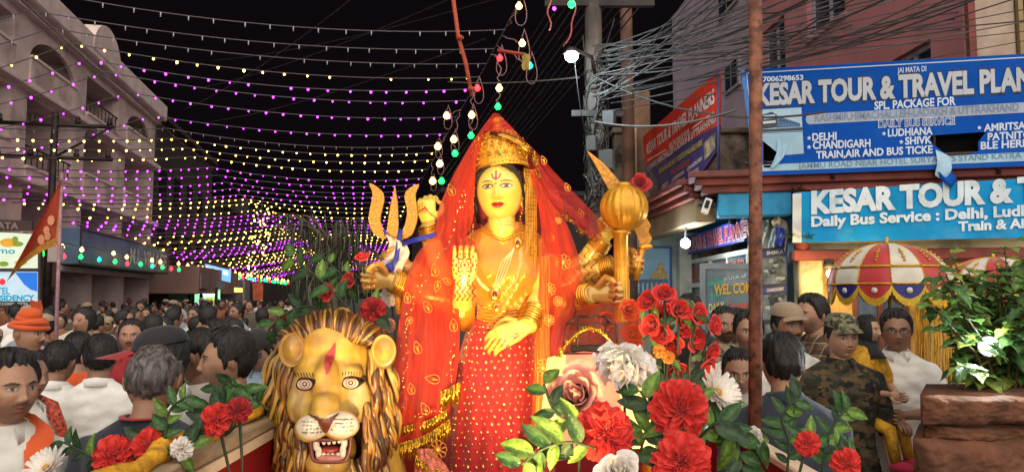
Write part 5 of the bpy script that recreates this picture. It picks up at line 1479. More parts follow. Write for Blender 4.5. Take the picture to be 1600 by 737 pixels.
    if collar and lod:
        cb = MB(); rows = []
        for i in range(25):
            f = i / 24; an = -math.pi / 2 + .38 + (2 * math.pi - .76) * f
            front = abs(f - .5) * 2
            r0 = .064; row = []
            for (dr, dz) in ((.0, .030 - .012 * front), (.006, .034 - .012 * front), (.014, .015), (.024 + .010 * front ** 3, -.012 - .02 * front ** 4), (.018, -.014 - .02 * front ** 4), (.006, .008)):
                row.append(V(((r0 + dr) * math.cos(an), .012 + (r0 + dr) * math.sin(an) * 1.02, 1.462 + dz - .018 * front)))
            rows.append(row)
        cb.grid(rows, closev=True); cb.build('collar', sm, t)
    if legs:
        tb_ = MB()
        for sx in (-1, 1): cap_chain(tb_, [(sx * .085, 0, .90), (sx * .10, -.01, .5), (sx * .10, .02, .09)], [.095, .078, .062], 12)
        tb_.tube([(0, 0, .80), (0, 0, 1.0)], [.15, .152], 18, flat=.75, up=(0, 1, 0))
        if lod: from_remesh(tb_, .022, 4, .004, seed).build('trousers', trousers or TROU, t)
        else: tb_.build('trousers', trousers or TROU, t)
        fb = MB()
        for sx in (-1, 1): fb.ell((sx * .10, -.05, .04), (.045, .13, .04), 6, 10)
        if lod: fb.build('shoes', dark_m, t)
    for ex in extras: ex(t, HM)
    return t
def set_person(t, px, py, Y, ground, yaw, extra_top=.0):
    top = P(px, py, Y); k = (top.z - ground) / (1.705 + extra_top)
    t.location = (top.x, Y, ground); t.rotation_euler = (0, 0, R(yaw)); t.scale = (k, k, k)
    return t
# ---- extras
def ex_cap(mat, brimmat=None, peak=.085, name='cap', flat=False):
    def f(t, HM):
        mb = MB(); rows = []
        for i in range(13):
            f_ = i / 12; an = f_ * math.pi / 2
            row = []
            for j in range(32):
                th = 2 * math.pi * j / 32
                r = math.cos(an) ** (.55 if flat else .8)
                x = .087 * r * math.sin(th); y = -.110 * r * math.cos(th) + .004
                row.append(HM @ V((x, y, .070 + (.072 if flat else .080) * math.sin(an) - .012 * math.cos(th) * (1 - f_))))
            rows.append(row)
        mb.grid(rows, closev=True); c = mb.build(name, mat, t)
        mb = MB(); rows = []
        for i in range(7):
            g = i / 6; row = []
            for j in range(15):
                a = (j / 14 - .5) * 2.3
                x = (.084 + .012 * g) * math.sin(a); y = -(.106 + peak * g * math.cos(a * .75)) * math.cos(a * .75)
                row.append(HM @ V((x, y, .068 - .020 * g - .014 * (a / 1.15) ** 2)))
            rows.append(row)
        mb.grid(rows); mb.build('cap_brim', brimmat or mat, t)
    return f
def ex_turban(mat):
    def f(t, HM):
        mb = MB()
        for k in range(7):
            r = .098 - .006 * k - .0022 * k * k; z = .055 + .017 * k; tl = (-1) ** k * .12
            pts = [HM @ V((r * math.cos(a) * .92, r * math.sin(a) * 1.15 + .006, z + tl * r * math.sin(a + k) - .02 * math.cos(a + 1.57) * 0)) for a in [i * 2 * math.pi / 28 for i in range(29)]]
            mb.tube(pts, .017, 8, cap=False)
        mb.ell(HM @ V((0, .005, .13)), (.07, .085, .05), 8, 16)
        rows = [[HM @ V((.02 + .018 * i + .01 * math.sin(j), .02 + .01 * math.sin(i * 2), .14 + .016 * j + .008 * math.sin(i * 1.5))) for j in range(6)] for i in range(6)]
        mb.grid(rows)
        mb.build('turban', mat, t)
    return f
def ex_sash(mat, side=1, wdt=.09):
    def f(t, HM):
        mb = MB(); rows = []
        for i in range(22):
            g = i / 21; row = []
            an = g * 2 * math.pi
            # loop over one shoulder to the opposite hip, front and back
            c = V((side * .11 * math.cos(an) , -.135 * math.sin(an), 1.16 + .285 * math.cos(an)))
            c.x = side * (.12 * math.cos(an)); 
            for j in range(5):
                h = (j / 4 - .5) * wdt
                row.append(V((c.x + h * (.9 if math.cos(an) > -.2 else .5), c.y * (1.08 + .0 * j), c.z - side * 0 + (h * .25))))
            rows.append(row)
        mb.grid(rows); mb.build('sash', mat, t)
    return f
def ex_scarf(mat, length=.55, dz=0):
    """long scarf round the neck with both ends hanging down in front"""
    def f(t, HM):
        for sx in (-1, 1):
            mb = MB(); rows = []
            path = [V((0, .085, 1.48)), V((sx * .05, .07, 1.485)), V((sx * .085, .02, 1.475)), V((sx * .095, -.06, 1.43)), V((sx * .095, -.128, 1.33)), V((sx * .10, -.150, 1.2)), V((sx * .105, -.150, 1.2 - length * .5)), V((sx * .11, -.145, 1.2 - length))]
            for i, p in enumerate(path):
                row = []
                for j in range(6):
                    h = (j / 5 - .5) * .085
                    row.append(p + V((h if i > 2 else h * .1, -.01 + .008 * math.sin(j * 2 + i), (.02 * (j - 2.5) / 2.5 if i <= 3 else 0) + dz)))
                rows.append(row)
            mb.grid(rows); mb.build('scarf', mat, t)
    return f
def ex_lanyard(mat):
    def f(t, HM):
        mb = MB(); pts = [V((.078 * math.sin(a), .012 - .085 * math.cos(a), 1.475 - .02 * max(0, math.cos(a)))) for a in [i * 2 * math.pi / 24 for i in range(25)]]
        mb.tube(pts, .012, 6, flat=.35, up=(0, 0, 1)); mb.build('lanyard', mat, t)
    return f
def ex_glasses():
    def f(t, HM):
        mb = MB()
        for sx in (-1, 1):
            pts = [HM @ V((sx * .033 + .021 * math.cos(a), -.104, .010 + .0145 * math.sin(a))) for a in [i * 2 * math.pi / 16 for i in range(17)]]
            mb.tube(pts, .0018, 5, cap=False)
            mb.tube([HM @ V((sx * .054, -.103, .014)), HM @ V((sx * .078, -.03, .012)), HM @ V((sx * .080, .02, .006))], .002, 5)
        mb.tube([HM @ V((-.012, -.106, .014)), HM @ V((.012, -.106, .014))], .0018, 5)
        mb.build('glasses', M('dark_wire_frame', lin((30, 24, 22)), rough=.3), t)
    return f
def ex_hood(mat):
    def f(t, HM):
        TH, PH = head_dirs(40, 48, 0)
        x, y, z = head_base(TH, PH)
        z2 = z
        m = 1 - ((np.abs(TH) < .78) & (PH > -.75) & (PH < .72)).astype(float)
        r = np.where(m > 0, 1.16, .93)
        hb = MB(); pts = np.stack([x * r, y * r + .004, z * r], -1); grid_to_mb(hb, pts, np.ones(pts.shape), HM); hb.usecol = False
        hb.tube([HM @ V((0, .01, -.08)), (0, .0, 1.43), (0, .0, 1.36)], [.07, .10, .15], 18)
        hb.build('headscarf', mat, t)
    return f
def ex_pack(mat):
    def f(t, HM):
        mb = MB(); mb.box((0, .19, 1.2), (.30, .15, .42), bev=.04); mb.build('backpack', mat, t)
        for sx in (-1, 1):
            mb = MB(); mb.tube([(sx * .10, .11, 1.40), (sx * .12, .02, 1.46), (sx * .125, -.11, 1.37), (sx * .14, -.145, 1.2), (sx * .16, -.03, 1.05)], .02, 6, flat=.4, up=(0, -1, .3)); mb.build('strap', mat, t)
    return f
def ex_phone():
    def f(t, HM):
        mb = MB(); mb.box((0, -.36, 1.13), (.075, .012, .15), (V((1, 0, 0)), V((0, .7, .7)), V((0, -.7, .7))), bev=.004); mb.build('phone', dark_m, t, smooth=False)
    return f
def ex_band(mat, z, r=.17):
    def f(t, HM):
        pass
    return f
def camo(name, cols, scale=9):
    if name in MATS: return MATS[name]
    m = M(name, lin(cols[0]), rough=.9, bump=.15, bscale=90); N = m.node_tree.nodes; L = m.node_tree.links; b = N['Principled BSDF']
    prev = None; tc = N.new('ShaderNodeTexCoord')
    for i, c in enumerate(cols[1:]):
        mp = N.new('ShaderNodeMapping'); mp.inputs['Location'].default_value = (i * 3.1, i * 1.7, i); mp.inputs['Scale'].default_value = (1, 1, 1.6)
        L.new(tc.outputs['Object'], mp.inputs['Vector'])
        n = N.new('ShaderNodeTexNoise'); n.inputs['Scale'].default_value = scale * (1 + .35 * i); n.inputs['Detail'].default_value = 3; L.new(mp.outputs[0], n.inputs['Vector'])
        r = N.new('ShaderNodeMath'); r.operation = 'GREATER_THAN'; r.inputs[1].default_value = .53 + .015 * i; L.new(n.outputs['Fac'], r.inputs[0])
        mx = N.new('ShaderNodeMix'); mx.data_type = 'RGBA'; L.new(r.outputs[0], mx.inputs['Factor']); mx.inputs[7].default_value = (*lin(c), 1)
        if prev is None: mx.inputs[6].default_value = (*lin(cols[0]), 1)
        else: L.new(prev, mx.inputs[6])
        prev = mx.outputs[2]
    L.new(prev, b.inputs['Base Color'])
    return m
def plaid(name, base, dark_, light):
    if name in MATS: return MATS[name]
    m = M(name, lin(base), rough=.9, bump=.1, bscale=90); N = m.node_tree.nodes; L = m.node_tree.links; b = N['Principled BSDF']; tc = N.new('ShaderNodeTexCoord')
    sp_ = N.new('ShaderNodeSeparateXYZ'); L.new(tc.outputs['Object'], sp_.inputs[0]); prev = None
    for ax, fr, th, c in (('X', 14, .4, dark_), ('Z', 14, .4, dark_), ('X', 14, .92, light), ('Z', 14, .92, light)):
        mu = N.new('ShaderNodeMath'); mu.operation = 'MULTIPLY'; mu.inputs[1].default_value = fr; L.new(sp_.outputs[ax], mu.inputs[0])
        fc = N.new('ShaderNodeMath'); fc.operation = 'FRACT'; L.new(mu.outputs[0], fc.inputs[0])
        g = N.new('ShaderNodeMath'); g.operation = 'GREATER_THAN' if th > .5 else 'LESS_THAN'; g.inputs[1].default_value = th; L.new(fc.outputs[0], g.inputs[0])
        sc = N.new('ShaderNodeMath'); sc.operation = 'MULTIPLY'; sc.inputs[1].default_value = .6; L.new(g.outputs[0], sc.inputs[0])
        mx = N.new('ShaderNodeMix'); mx.data_type = 'RGBA'; L.new(sc.outputs[0], mx.inputs['Factor']); mx.inputs[7].default_value = (*lin(c), 1)
        if prev is None: mx.inputs[6].default_value = (*lin(base), 1)
        else: L.new(prev, mx.inputs[6])
        prev = mx.outputs[2]
    L.new(prev, b.inputs['Base Color'])
    return m
WHITE = cloth('white'); OFFW = cloth('off_white', (216, 208, 196)); NAVY = cloth('navy', (26, 30, 44)); BLUEW = cloth('pale_blue', (150, 172, 190)); ORANGE = cloth('saffron', (206, 84, 30)); REDC = cloth('red', (150, 30, 34))
BLK = cloth('black', (30, 28, 30)); JACK = cloth('dark_jacket', (38, 44, 58), var=.2); TAN = cloth('tan', (150, 130, 104)); BROC = M('orange_brocade', lin((190, 70, 36)), rough=.5, var=.6, scale=60, bump=.3, bscale=80)
CAMO = camo('camo_jacket', ((66, 58, 40), (40, 44, 28), (92, 72, 48), (26, 22, 20))); CAMO2 = camo('camo_cap', ((112, 108, 82), (62, 72, 44), (140, 128, 98), (44, 40, 30)), 16)
PLAID = plaid('plaid_shirt', (110, 84, 62), (50, 38, 34), (180, 160, 130))
sk1 = (.38, .20, .12); sk2 = (.29, .145, .085); sk3 = (.44, .25, .155); sk4 = (.22, .11, .068)
LOOKDN = dict(L=((.178, .01, 1.355), (.24, -.02, 1.12), (.07, -.30, 1.12)), R=((-.178, .01, 1.355), (-.24, -.02, 1.12), (-.07, -.30, 1.12)))
# left foreground
set_person(make_person('man in grey-white shirt and orange sash cut by the left edge, looking right', lod=2, skin=sk1, shirt=cloth('grey_white', (214, 210, 200)), head=(22, 0, 0), beard=.35, stache=.5, extras=(ex_scarf(ORANGE, .6),), seed=1, thick=.022), 12, 553, 2.55, 0, 38)
set_person(make_person('heavy man in navy T-shirt with red lanyard seen from behind, greying hair', lod=2, skin=sk2, hair='bald', hairmat='grey', shirt=NAVY, collar=False, w=1.22, belly=.05, head=(18, 8, 0), extras=(ex_lanyard(REDC),), seed=2, thick=.010, wide=1.08), 240, 541, 2.6, 0, 172)
set_person(make_person('man in a red and black peaked cap and white shirt behind the navy T-shirt man', skin=sk2, shirt=WHITE, head=(0, 6, 0), extras=(ex_cap(BLK, REDC, .14),), seed=3), 262, 519, 3.15, 0, -82, .0)
set_person(make_person('man in white shirt with cropped hair facing left, behind the navy T-shirt man', skin=sk2, hair='crop', shirt=OFFW, head=(0, 0, 0), seed=4, beard=.3), 318, 517, 3.4, 0, -100)
set_person(make_person('dark-haired man in black shirt facing left beside the green leaves', skin=sk1, hair='full', shirt=BLK, head=(0, 0, 0), seed=5, beard=.3, thick=.022), 362, 519, 3.15, 0, -70)
set_person(make_person('man in pale blue shirt, black cap and backpack looking down at his phone', skin=sk1, shirt=BLUEW, head=(0, 28, 0), arms=LOOKDN, extras=(ex_cap(BLK), ex_pack(BLK), ex_phone()), seed=6), 412, 508, 4.7, 0, -12, .03)
set_person(make_person('man in bright white shirt seen from behind, right of the bowed white-shirt man', skin=sk2, shirt=WHITE, sleeve='long', head=(10, 0, 0), seed=7), 158, 525, 4.0, 0, 196)
set_person(make_person('man in white shirt with head bowed, left of the orange shawl', skin=sk2, shirt=WHITE, sleeve='long', head=(-12, 18, 0), seed=8), 88, 533, 4.1, 0, 200)
set_person(make_person('person in orange shawl with long black hair between the white-shirt men', skin=sk1, shirt=ORANGE, sleeve='long', hair='long', head=(20, 0, 0), seed=9, female=True, collar=False), 124, 521, 4.6, 0, 188)
set_person(make_person('man in orange turban, white kurta and red waistcoat facing right', skin=sk1, shirt=WHITE, sleeve='long', head=(20, 0, 0), hair_on=False, stache=.8, extras=(ex_turban(ORANGE), ex_scarf(REDC, .4)), seed=10), 45, 481, 5.0, 0, 62, .055)
set_person(make_person('man in white with a glittering orange brocade scarf behind the sash man', skin=sk2, shirt=WHITE, sleeve='long', head=(0, 0, 0), extras=(ex_scarf(BROC, .6),), seed=11), 42, 552, 3.6, 0, 75)
set_person(make_person('smiling man in red shirt facing the camera behind the white shirts', skin=sk1, shirt=REDC, head=(10, 0, 0), stache=.7, seed=12), 206, 500, 5.6, 0, 8)
set_person(make_person('man in maroon shirt with side-parted hair left of the capped phone man', skin=sk1, hair='full', shirt=cloth('maroon', (96, 40, 40)), seed=13, head=(0, 0, 0)), 340, 500, 5.4, 0, -60)
# right side
set_person(make_person('young man in dark padded jacket seen from behind right of the pipe', lod=2, skin=sk1, hair='short', shirt=JACK, sleeve='long', collar=True, w=1.1, head=(-8, 6, 0), seed=14, thick=.02), 1222, 525, 3.15, 0, 176)
set_person(make_person('soldier in camouflage jacket and patterned cap with lips pressed together', lod=2, skin=sk3, shirt=CAMO, sleeve='roll', head=(6, 4, 0), extras=(ex_cap(CAMO2, CAMO2, .05, flat=True),), seed=15, w=1.05, trousers=CAMO), 1311, 486, 4.1, .15, -4, .03)
set_person(make_person('man in brown plaid shirt looking left, behind the soldier', lod=2, skin=sk1, hair='full', shirt=PLAID, sleeve='long', head=(0, 0, 0), seed=16, beard=.35, thick=.022), 1270, 463, 4.75, .15, -72)
set_person(make_person('man with moustache in tan cap and white shirt left of the plaid man', lod=2, skin=sk2, shirt=WHITE, head=(0, 0, 0), stache=1.0, extras=(ex_cap(TAN, TAN, .05),), seed=17), 1228, 471, 4.4, .15, 14, .03)
ARMH = dict(L=((.178, .01, 1.355), (.22, -.06, 1.13), (-.02, -.24, 1.13)), R=((-.178, .01, 1.355), (-.25, -.05, 1.12), (-.10, -.26, 1.10)))
set_person(make_person('man in white polo and glasses holding the small girl, arms folded under her', lod=2, skin=sk2, shirt=WHITE, sleeve='short', arms=ARMH, head=(-6, 2, 0), extras=(ex_glasses(),), stache=0, seed=18, hair='full', thick=.02, trousers=cloth('brown_trousers', (70, 58, 46)), hem=.76), 1399, 486, 4.35, .15, -16)
kid = make_person('small girl in yellow dress and black headscarf carried on an arm', lod=1, skin=sk3, hair='full', shirt=M('yellow_dress', lin((206, 150, 30)), rough=.8, var=.3, scale=30), sleeve='short', head=(0, 0, 0), extras=(ex_hood(BLK),), seed=19, female=True, collar=False, legs=False, w=1.05,
                  arms=dict(L=((.178, .01, 1.355), (.22, -.05, 1.12), (.06, -.2, 1.08)), R=((-.178, .01, 1.355), (-.22, -.05, 1.12), (-.06, -.2, 1.08))))
mb = MB()
for sx in (-1, 1): mb.tube([(sx * .09, 0, .86), (sx * .10, -.22, .80), (sx * .10, -.26, .56)], [.07, .055, .04], 10)
mb.build('leggings', M('yellow_dress'), kid)
mb = MB()
for sx in (-1, 1): mb.ell((sx * .10, -.31, .52), (.05, .12, .05), 6, 10)
mb.build('shoes', cloth('pink_shoe', (190, 40, 70)), kid)
tp_ = P(1353, 491, 4.18); kid.scale = (.66, .66, .66); kid.location = (tp_.x, 4.18, tp_.z - 1.72 * .66); kid.rotation_euler = (0, 0, R(35))
set_person(make_person('bearded man facing the camera between the roses and the pipe', skin=sk2, shirt=camo('camo_scarf', ((150, 140, 116), (70, 62, 48), (110, 100, 80))), sleeve='long', beard=.8, stache=.9, seed=20, head=(0, 0, 0)), 1130, 481, 4.9, .15, 4)
set_person(make_person('man half hidden by the pipe, facing right of the bearded man', skin=sk1, shirt=OFFW, sleeve='long', beard=.5, stache=.6, seed=21, head=(0, 2, 0), hair='full'), 1168, 487, 4.3, .15, -6)
set_person(make_person('man peering over the shoulder of the bearded man beside the pipe', skin=sk1, shirt=TAN, sleeve='long', seed=22, beard=.3, head=(-20, 0, 0)), 1152, 484, 5.2, .15, -30)
set_person(make_person('man with only the top of his head showing above the red roses', skin=sk2, shirt=BLK, seed=23, head=(0, 0, 0)), 1078, 461, 5.6, .15, -40)
set_person(make_person('person in pale grey quilted top stooping beside the roses', skin=sk2, shirt=cloth('pale_grey', (170, 168, 160)), sleeve='long', seed=24, w=1.15, head=(40, 10, 0)), 1150, 545, 3.9, 0, -50)
# the crowd down the street
rng = random.Random(33)
CC = [(180, 176, 170), (60, 54, 54), (140, 66, 50), (40, 42, 56), (206, 196, 176), (96, 84, 70), (110, 40, 44), (150, 90, 50), (130, 140, 150), (214, 96, 40), (70, 40, 36), (232, 226, 220), (236, 230, 222), (226, 104, 40)]
CM = [cloth('crowd%d' % i, c) for i, c in enumerate(CC)]
CMN = ['pale grey', 'charcoal', 'rust', 'navy', 'cream', 'khaki', 'crimson', 'ochre', 'blue-grey', 'saffron', 'dark brown', 'white', 'bright white', 'bright saffron']
tmpl = []
for i, kw in enumerate((dict(hair='short'), dict(hair='full', thick=.022), dict(hair='crop'), dict(hair='long', female=True), dict(hair='short', extras=(ex_cap(TAN, TAN, .06),)), dict(hair='long', female=True, extras=(ex_hood(cloth('maroon', (96, 40, 40))),)))):
    tmpl.append((make_person('x', lod=0, skin=(sk1, sk2, sk4, sk1, sk2, sk1)[i], sleeve='long' if i % 2 else 'short', seed=40 + i, collar=False, **kw), ('man with short hair', 'man with thick hair', 'man with cropped hair', 'person with long hair', 'man in a tan cap', 'woman in a maroon headscarf')[i]))
used = set(); n_c = 0; taken = []
def place_crowd(px, Y, z0=0.0, yaw=None, grp='crowd on the left street'):
    global n_c
    k = rng.choices(range(6), (5, 5, 4, 2, 2, 1))[0]
    src, nm = tmpl[k]; ci = rng.randrange(len(CM))
    if k not in used: r = src; used.add(k); kids = list(src.children)
    else:
        r = src.copy(); COL.objects.link(r); kids = []
        for ch in src.children:
            c = ch.copy(); COL.objects.link(c); c.parent = r; kids.append(c)
    for c in kids:
        if c.name.split('.')[0] == 'shirt':
            c.material_slots[0].link = 'OBJECT'; c.material_slots[0].material = CM[ci]
    x = P(px, 462, Y).x; h = rng.uniform(.86, 1.06)
    r.location = (x, Y, z0); r.scale = (h, h, h); r.rotation_euler = (0, 0, R(rng.choice([180, 200, 150, 0, 30, -40, 90, -90]) + rng.uniform(-25, 25)) if yaw is None else R(yaw))
    dist = 'front rows' if Y < 9 else ('middle rows' if Y < 17 else 'far rows')
    side = 'left side' if px < 150 else ('centre' if px < 290 else 'right side')
    r['label'] = '%s in %s top, %s, %s of street crowd' % (nm, CMN[ci], dist, side)
    r['group'] = grp; n_c += 1
for row in range(24):
    Y = 6.6 * (1.075 ** row)
    step = .62 / Y * FPX
    x = -30 + rng.random() * step
    while x < 452:
        if rng.random() < .80:
            X = P(x, 462, Y).x
            if X > -9.0 / math.cos(SA) + Y * -.206: place_crowd(x + rng.uniform(-.15, .15) * step, Y + rng.uniform(-.2, .2))
        x += step
print('crowd', n_c)
# ================================================================== the goddess statue
YS = 2.75; UP_ = YS / FPX
def q(px, py, dd=0.0): return P(px, py, YS + dd)
def proj(v):
    d = V(v) - CAMPOS
    x = d.x; f = d.y * CT + d.z * ST; u = -d.y * ST + d.z * CT
    return CXP + FPX * x / f, CYP - FPX * u / f
st_skin = (.84, .58, .10)
painted = M('statue_skin_paint', attr=True, rough=.3, var=.08, scale=20, coat=.4, bump=.03, bscale=50)
goldp = M('statue_gold_paint', lin((224, 162, 48)), rough=.33, metal=.42, var=.22, scale=14, bump=.25, bscale=55, rvar=.12)
goldb = M('statue_gold_bead', lin((226, 168, 62)), rough=.25, metal=.85, var=.1)
satin = M('gold_satin', lin((216, 138, 22)), rough=.34, metal=.15, var=.25, scale=7, bump=.5, bscale=16, sheen=.4)
redcloth = M('red_skirt_net', lin((178, 8, 20)), rough=.7, var=.25, scale=10, stretch=(3, 3, .5), bump=.35, bscale=120, sheen=.4)
veil_m = M('red_veil_net', lin((250, 70, 30)), rough=.6, var=.18, scale=7, stretch=(4, 4, .4), bump=.25, bscale=150, alpha=.68, translucent=.5, sheen=.3)
sheer_m = M('red_veil_sheer', lin((226, 56, 44)), rough=.6, var=.2, scale=9, bump=.2, bscale=150, alpha=.50, translucent=.4)
henna = (.30, .03, .02); nailred = (.42, .02, .02)
goddess = thing('goddess_statue', 'golden multi-armed goddess statue under a red veil on the float', 'statue', (q(785, 737).x, YS + .05, 1.0))
G_ = goddess

# ---- head
HMs = Matrix.Translation(q(781.5, 299, .02)) @ Euler((R(2), R(-2), R(-7))).to_matrix().to_4x4() @ Matrix.Diagonal((1.10, 1.0, 1.04, 1))
pts, cols = head_arrays(150, 168, st_skin, lip=(.40, .018, .015), female=True, brow=.9, dark=(.03, .012, .008), jaw=.20)
X_, Z_ = pts[..., 0], pts[..., 2]; fr_ = (pts[..., 1] < -.03)
def paint(mask, c):
    m = (np.clip(mask, 0, 1) * fr_)[..., None]; cols[:] = cols * (1 - m) + np.array(c) * m
soft = lambda d, w: sstep(w * 1.25, w * .75, d)
tz = Z_ - .045
paint(soft(np.abs(X_ + .001), .0032) * (tz > -.016) * (tz < .022), henna)                    # tilak: stem
paint(soft(np.abs(np.abs(X_ + .001) - .011 - (tz + .006) * .25), .0026) * (tz > -.006) * (tz < .010), henna)
paint(soft(np.abs(tz + .008), .0028) * (np.abs(X_ + .001) < .011), henna)
paint(soft(np.sqrt((X_ + .001) ** 2 + (tz + .027) ** 2), .0035), (.5, .1, .05))
for sx in (-1, 1):       # large painted eyes
    ex = X_ - sx * .0315; ez = Z_ - .0105
    paint(soft(np.sqrt((ex / .0195) ** 2 + ((ez - ex * ex * 2) / .0092) ** 2), 1.0), (.05, .015, .01))
    paint(soft(np.sqrt((ex / .0165) ** 2 + (ez / .0066) ** 2), 1.0), (.82, .74, .52))
    paint(soft(np.sqrt(ex ** 2 + ez ** 2), .0064), (.05, .015, .008))
    paint(soft(np.sqrt((ex + .002) ** 2 + (ez - .002) ** 2), .0014), (.9, .85, .7))
for sx in (-1, 1):       # dotted brow line and long eye line
    ex = X_ - sx * .031; ez = Z_ - .0105
    paint(soft(np.abs(ez - .0055 + ex * ex * 14), .0016) * (np.abs(ex) < .021), (.06, .02, .015))
    paint(soft(np.abs(ez + .0052 - ex * ex * 9), .0011) * (np.abs(ex) < .018), (.10, .03, .02))
    paint(.8 * soft(np.abs(ez - .026 + ex * ex * 10), .0016) * (np.abs(ex) < .03) * (np.sin(ex * 1500) > 0), (.75, .7, .6))
hb = MB(); grid_to_mb(hb, pts, cols, HMs)
em = HMs.to_3x3()
hb.ell(HMs @ V((.080, .004, -.002)), (.012, .022, .036), 10, 14, em @ Euler((0, .2, -.35)).to_matrix(), col=st_skin)
hb.tube([HMs @ V((0, .0, -.09)), q(785, 352, .03), q(786, 372, .05)], [.052, .050, .075], 22, col=st_skin)
for k in range(2):      # neck crease rings
    hb.tube([q(786 + 21 * math.sin(a), 349 + k * 5 - 3 * math.cos(a), .03 - .052 * math.cos(a)) for a in [i * .3 - 1.5 for i in range(11)]], .0012, 5, col=(.6, .38, .16))
hb.build('head', painted, G_)
hh = MB()
for sx in (-1, 1):
    for k in range(10):      # dark hair framing the forehead and temple
        a0 = HMs @ V((sx * (.018 + .006 * k), -.088 + .0035 * k, .080 - .002 * k)); a1 = HMs @ V((sx * (.058 + .0022 * k), -.066 + .004 * k, .074 - .006 * k)); a2 = HMs @ V((sx * .081, -.02, .052 - .009 * k))
        hh.tube([a0, a1, a2], [.003, .004, .004], 6)
    hh.tube([HMs @ V((sx * .082, -.005, .03)), HMs @ V((sx * .086, .0, -.04)), HMs @ V((sx * .08, .02, -.11))], [.007, .008, .008], 8)
hh.ell(HMs @ V((0, .03, .02)), (.079, .085, .10), 12, 16, em)
hh.build('hair', M('hair_black'), G_)
# ---- crown
ca = q(786, 268, .03); cb = q(776, 182, .06); axz = (cb - ca); CL = axz.length; axz.normalize()
axx = V((1, 0, 0)); axx = (axx - axz * axx.dot(axz)).normalized(); axy = axz.cross(axx)
CMx = Matrix((axx, axy, axz)).transposed().to_4x4(); CMx.translation = ca
prof = [(.0, 40.5), (.05, 41.5), (.09, 40), (.14, 40.5), (.28, 40), (.40, 37), (.45, 38), (.50, 33), (.60, 28), (.64, 29), (.68, 20), (.75, 12), (.79, 7), (.83, 7), (.86, 11), (.94, 10.5), (.97, 6), (1.0, 1)]
crown = MB()
crown.lathe([(r * UP_, f * CL) for f, r in prof], CMx, 72, rf=lambda an, z, r: 1 + .018 * math.cos(an * 18) * (1 if .1 < z / CL < .66 else 0))
cr = crown.build('crown', goldp, G_)
bd = MB()
def crown_pt(f, an, off=0):
    r = np.interp(f, [a for a, b in prof], [b for a, b in prof]) * UP_ + off
    return CMx @ V((r * math.cos(an), r * math.sin(an), f * CL))
for (f, n, r) in ((.045, 44, .0042), (.13, 48, .0030), (.29, 44, .0040), (.44, 36, .0045), (.63, 26, .0042)):
    for k in range(n): bd.ell(crown_pt(f, 2 * math.pi * k / n), r, 5, 7)
bd.build('crown_beads', goldb, cr)
lf = MB()
for (f, n, hgt, w) in ((.205, 20, .018, .0085), (.365, 18, .016, .009), (.54, 12, .016, .009)):
    for k in range(n):
        an = 2 * math.pi * (k + .5) / n; c = crown_pt(f, an, .0005); o = (CMx.to_3x3() @ V((math.cos(an), math.sin(an), 0)))
        t_ = axz.cross(o)
        for (ds, sc) in ((0, 1), (1, .6)):
            lf.tube([c + t_ * (w * sc * math.sin(a)) + axz * (hgt * .5 * sc * math.cos(a)) + o * (.002 + .002 * ds) for a in [i * 2 * math.pi / 12 for i in range(13)]], .0016, 5, cap=False)
        lf.ell(c + o * .002, .0030, 5, 7)
lf.build('crown_relief', goldb, cr)
gm_ = MB(); gm_.ell(crown_pt(.17, -1.65, .002), (.006, .003, .006), 6, 10, CMx.to_3x3()); gm_.build('crown_gem', M('green_gem', lin((60, 130, 60)), rough=.15), cr)
# ---- trunk
rowsT = [(346, 762, 812, .045, .045), (354, 756, 822, .050, .05), (362, 738, 838, .058, .055), (374, 722, 852, .070, .055), (392, 720, 854, .082, .05), (412, 726, 852, .098, .045), (432, 734, 850, .106, .04), (450, 739, 846, .100, .04), (468, 744, 842, .092, .04), (486, 746, 841, .090, .04), (502, 741, 845, .094, .04), (520, 732, 852, .105, .05)]
RT = np.array(rowsT)
def trow(py):
    return [float(np.interp(py, RT[:, 0], RT[:, k])) for k in range(1, 5)]
def tfront(px, py, off=0.0):
    xl, xr, hd, cd = trow(py); xc = (xl + xr) / 2; hw = (xr - xl) / 2
    f = max(0, 1 - min(1, abs(px - xc) / hw) ** 2.2) ** .5
    b = .030 * (math.exp(-((px - 757) / 19) ** 2 - ((py - 424) / 22) ** 2) + math.exp(-((px - 822) / 19) ** 2 - ((py - 424) / 22) ** 2))
    return q(px, py, cd - hd * f - b - off)
tb = MB(); rows = []
for i in range(50):
    py = 346 + (520 - 346) * i / 49; xl, xr, hd, cd = trow(py); xc = (xl + xr) / 2; hw = (xr - xl) / 2; row = []
    for j in range(41):
        px = xc + hw * math.sin((j / 40 - .5) * math.pi) ; row.append(tfront(px, py) + V((0, (.004 * math.sin(px * .22 + py * .16) + .003 * math.sin(px * .5 - py * .3)) * (1 if py > 375 else 0), 0)))
    for j in range(1, 16):
        a = math.pi / 2 + math.pi * j / 16; row.append(q(xc + hw * math.sin(a), py, cd - hd * math.cos(a) * .8))
    rows.append(row)
tb.grid(rows, closev=True); tb.build('blouse', satin, G_)
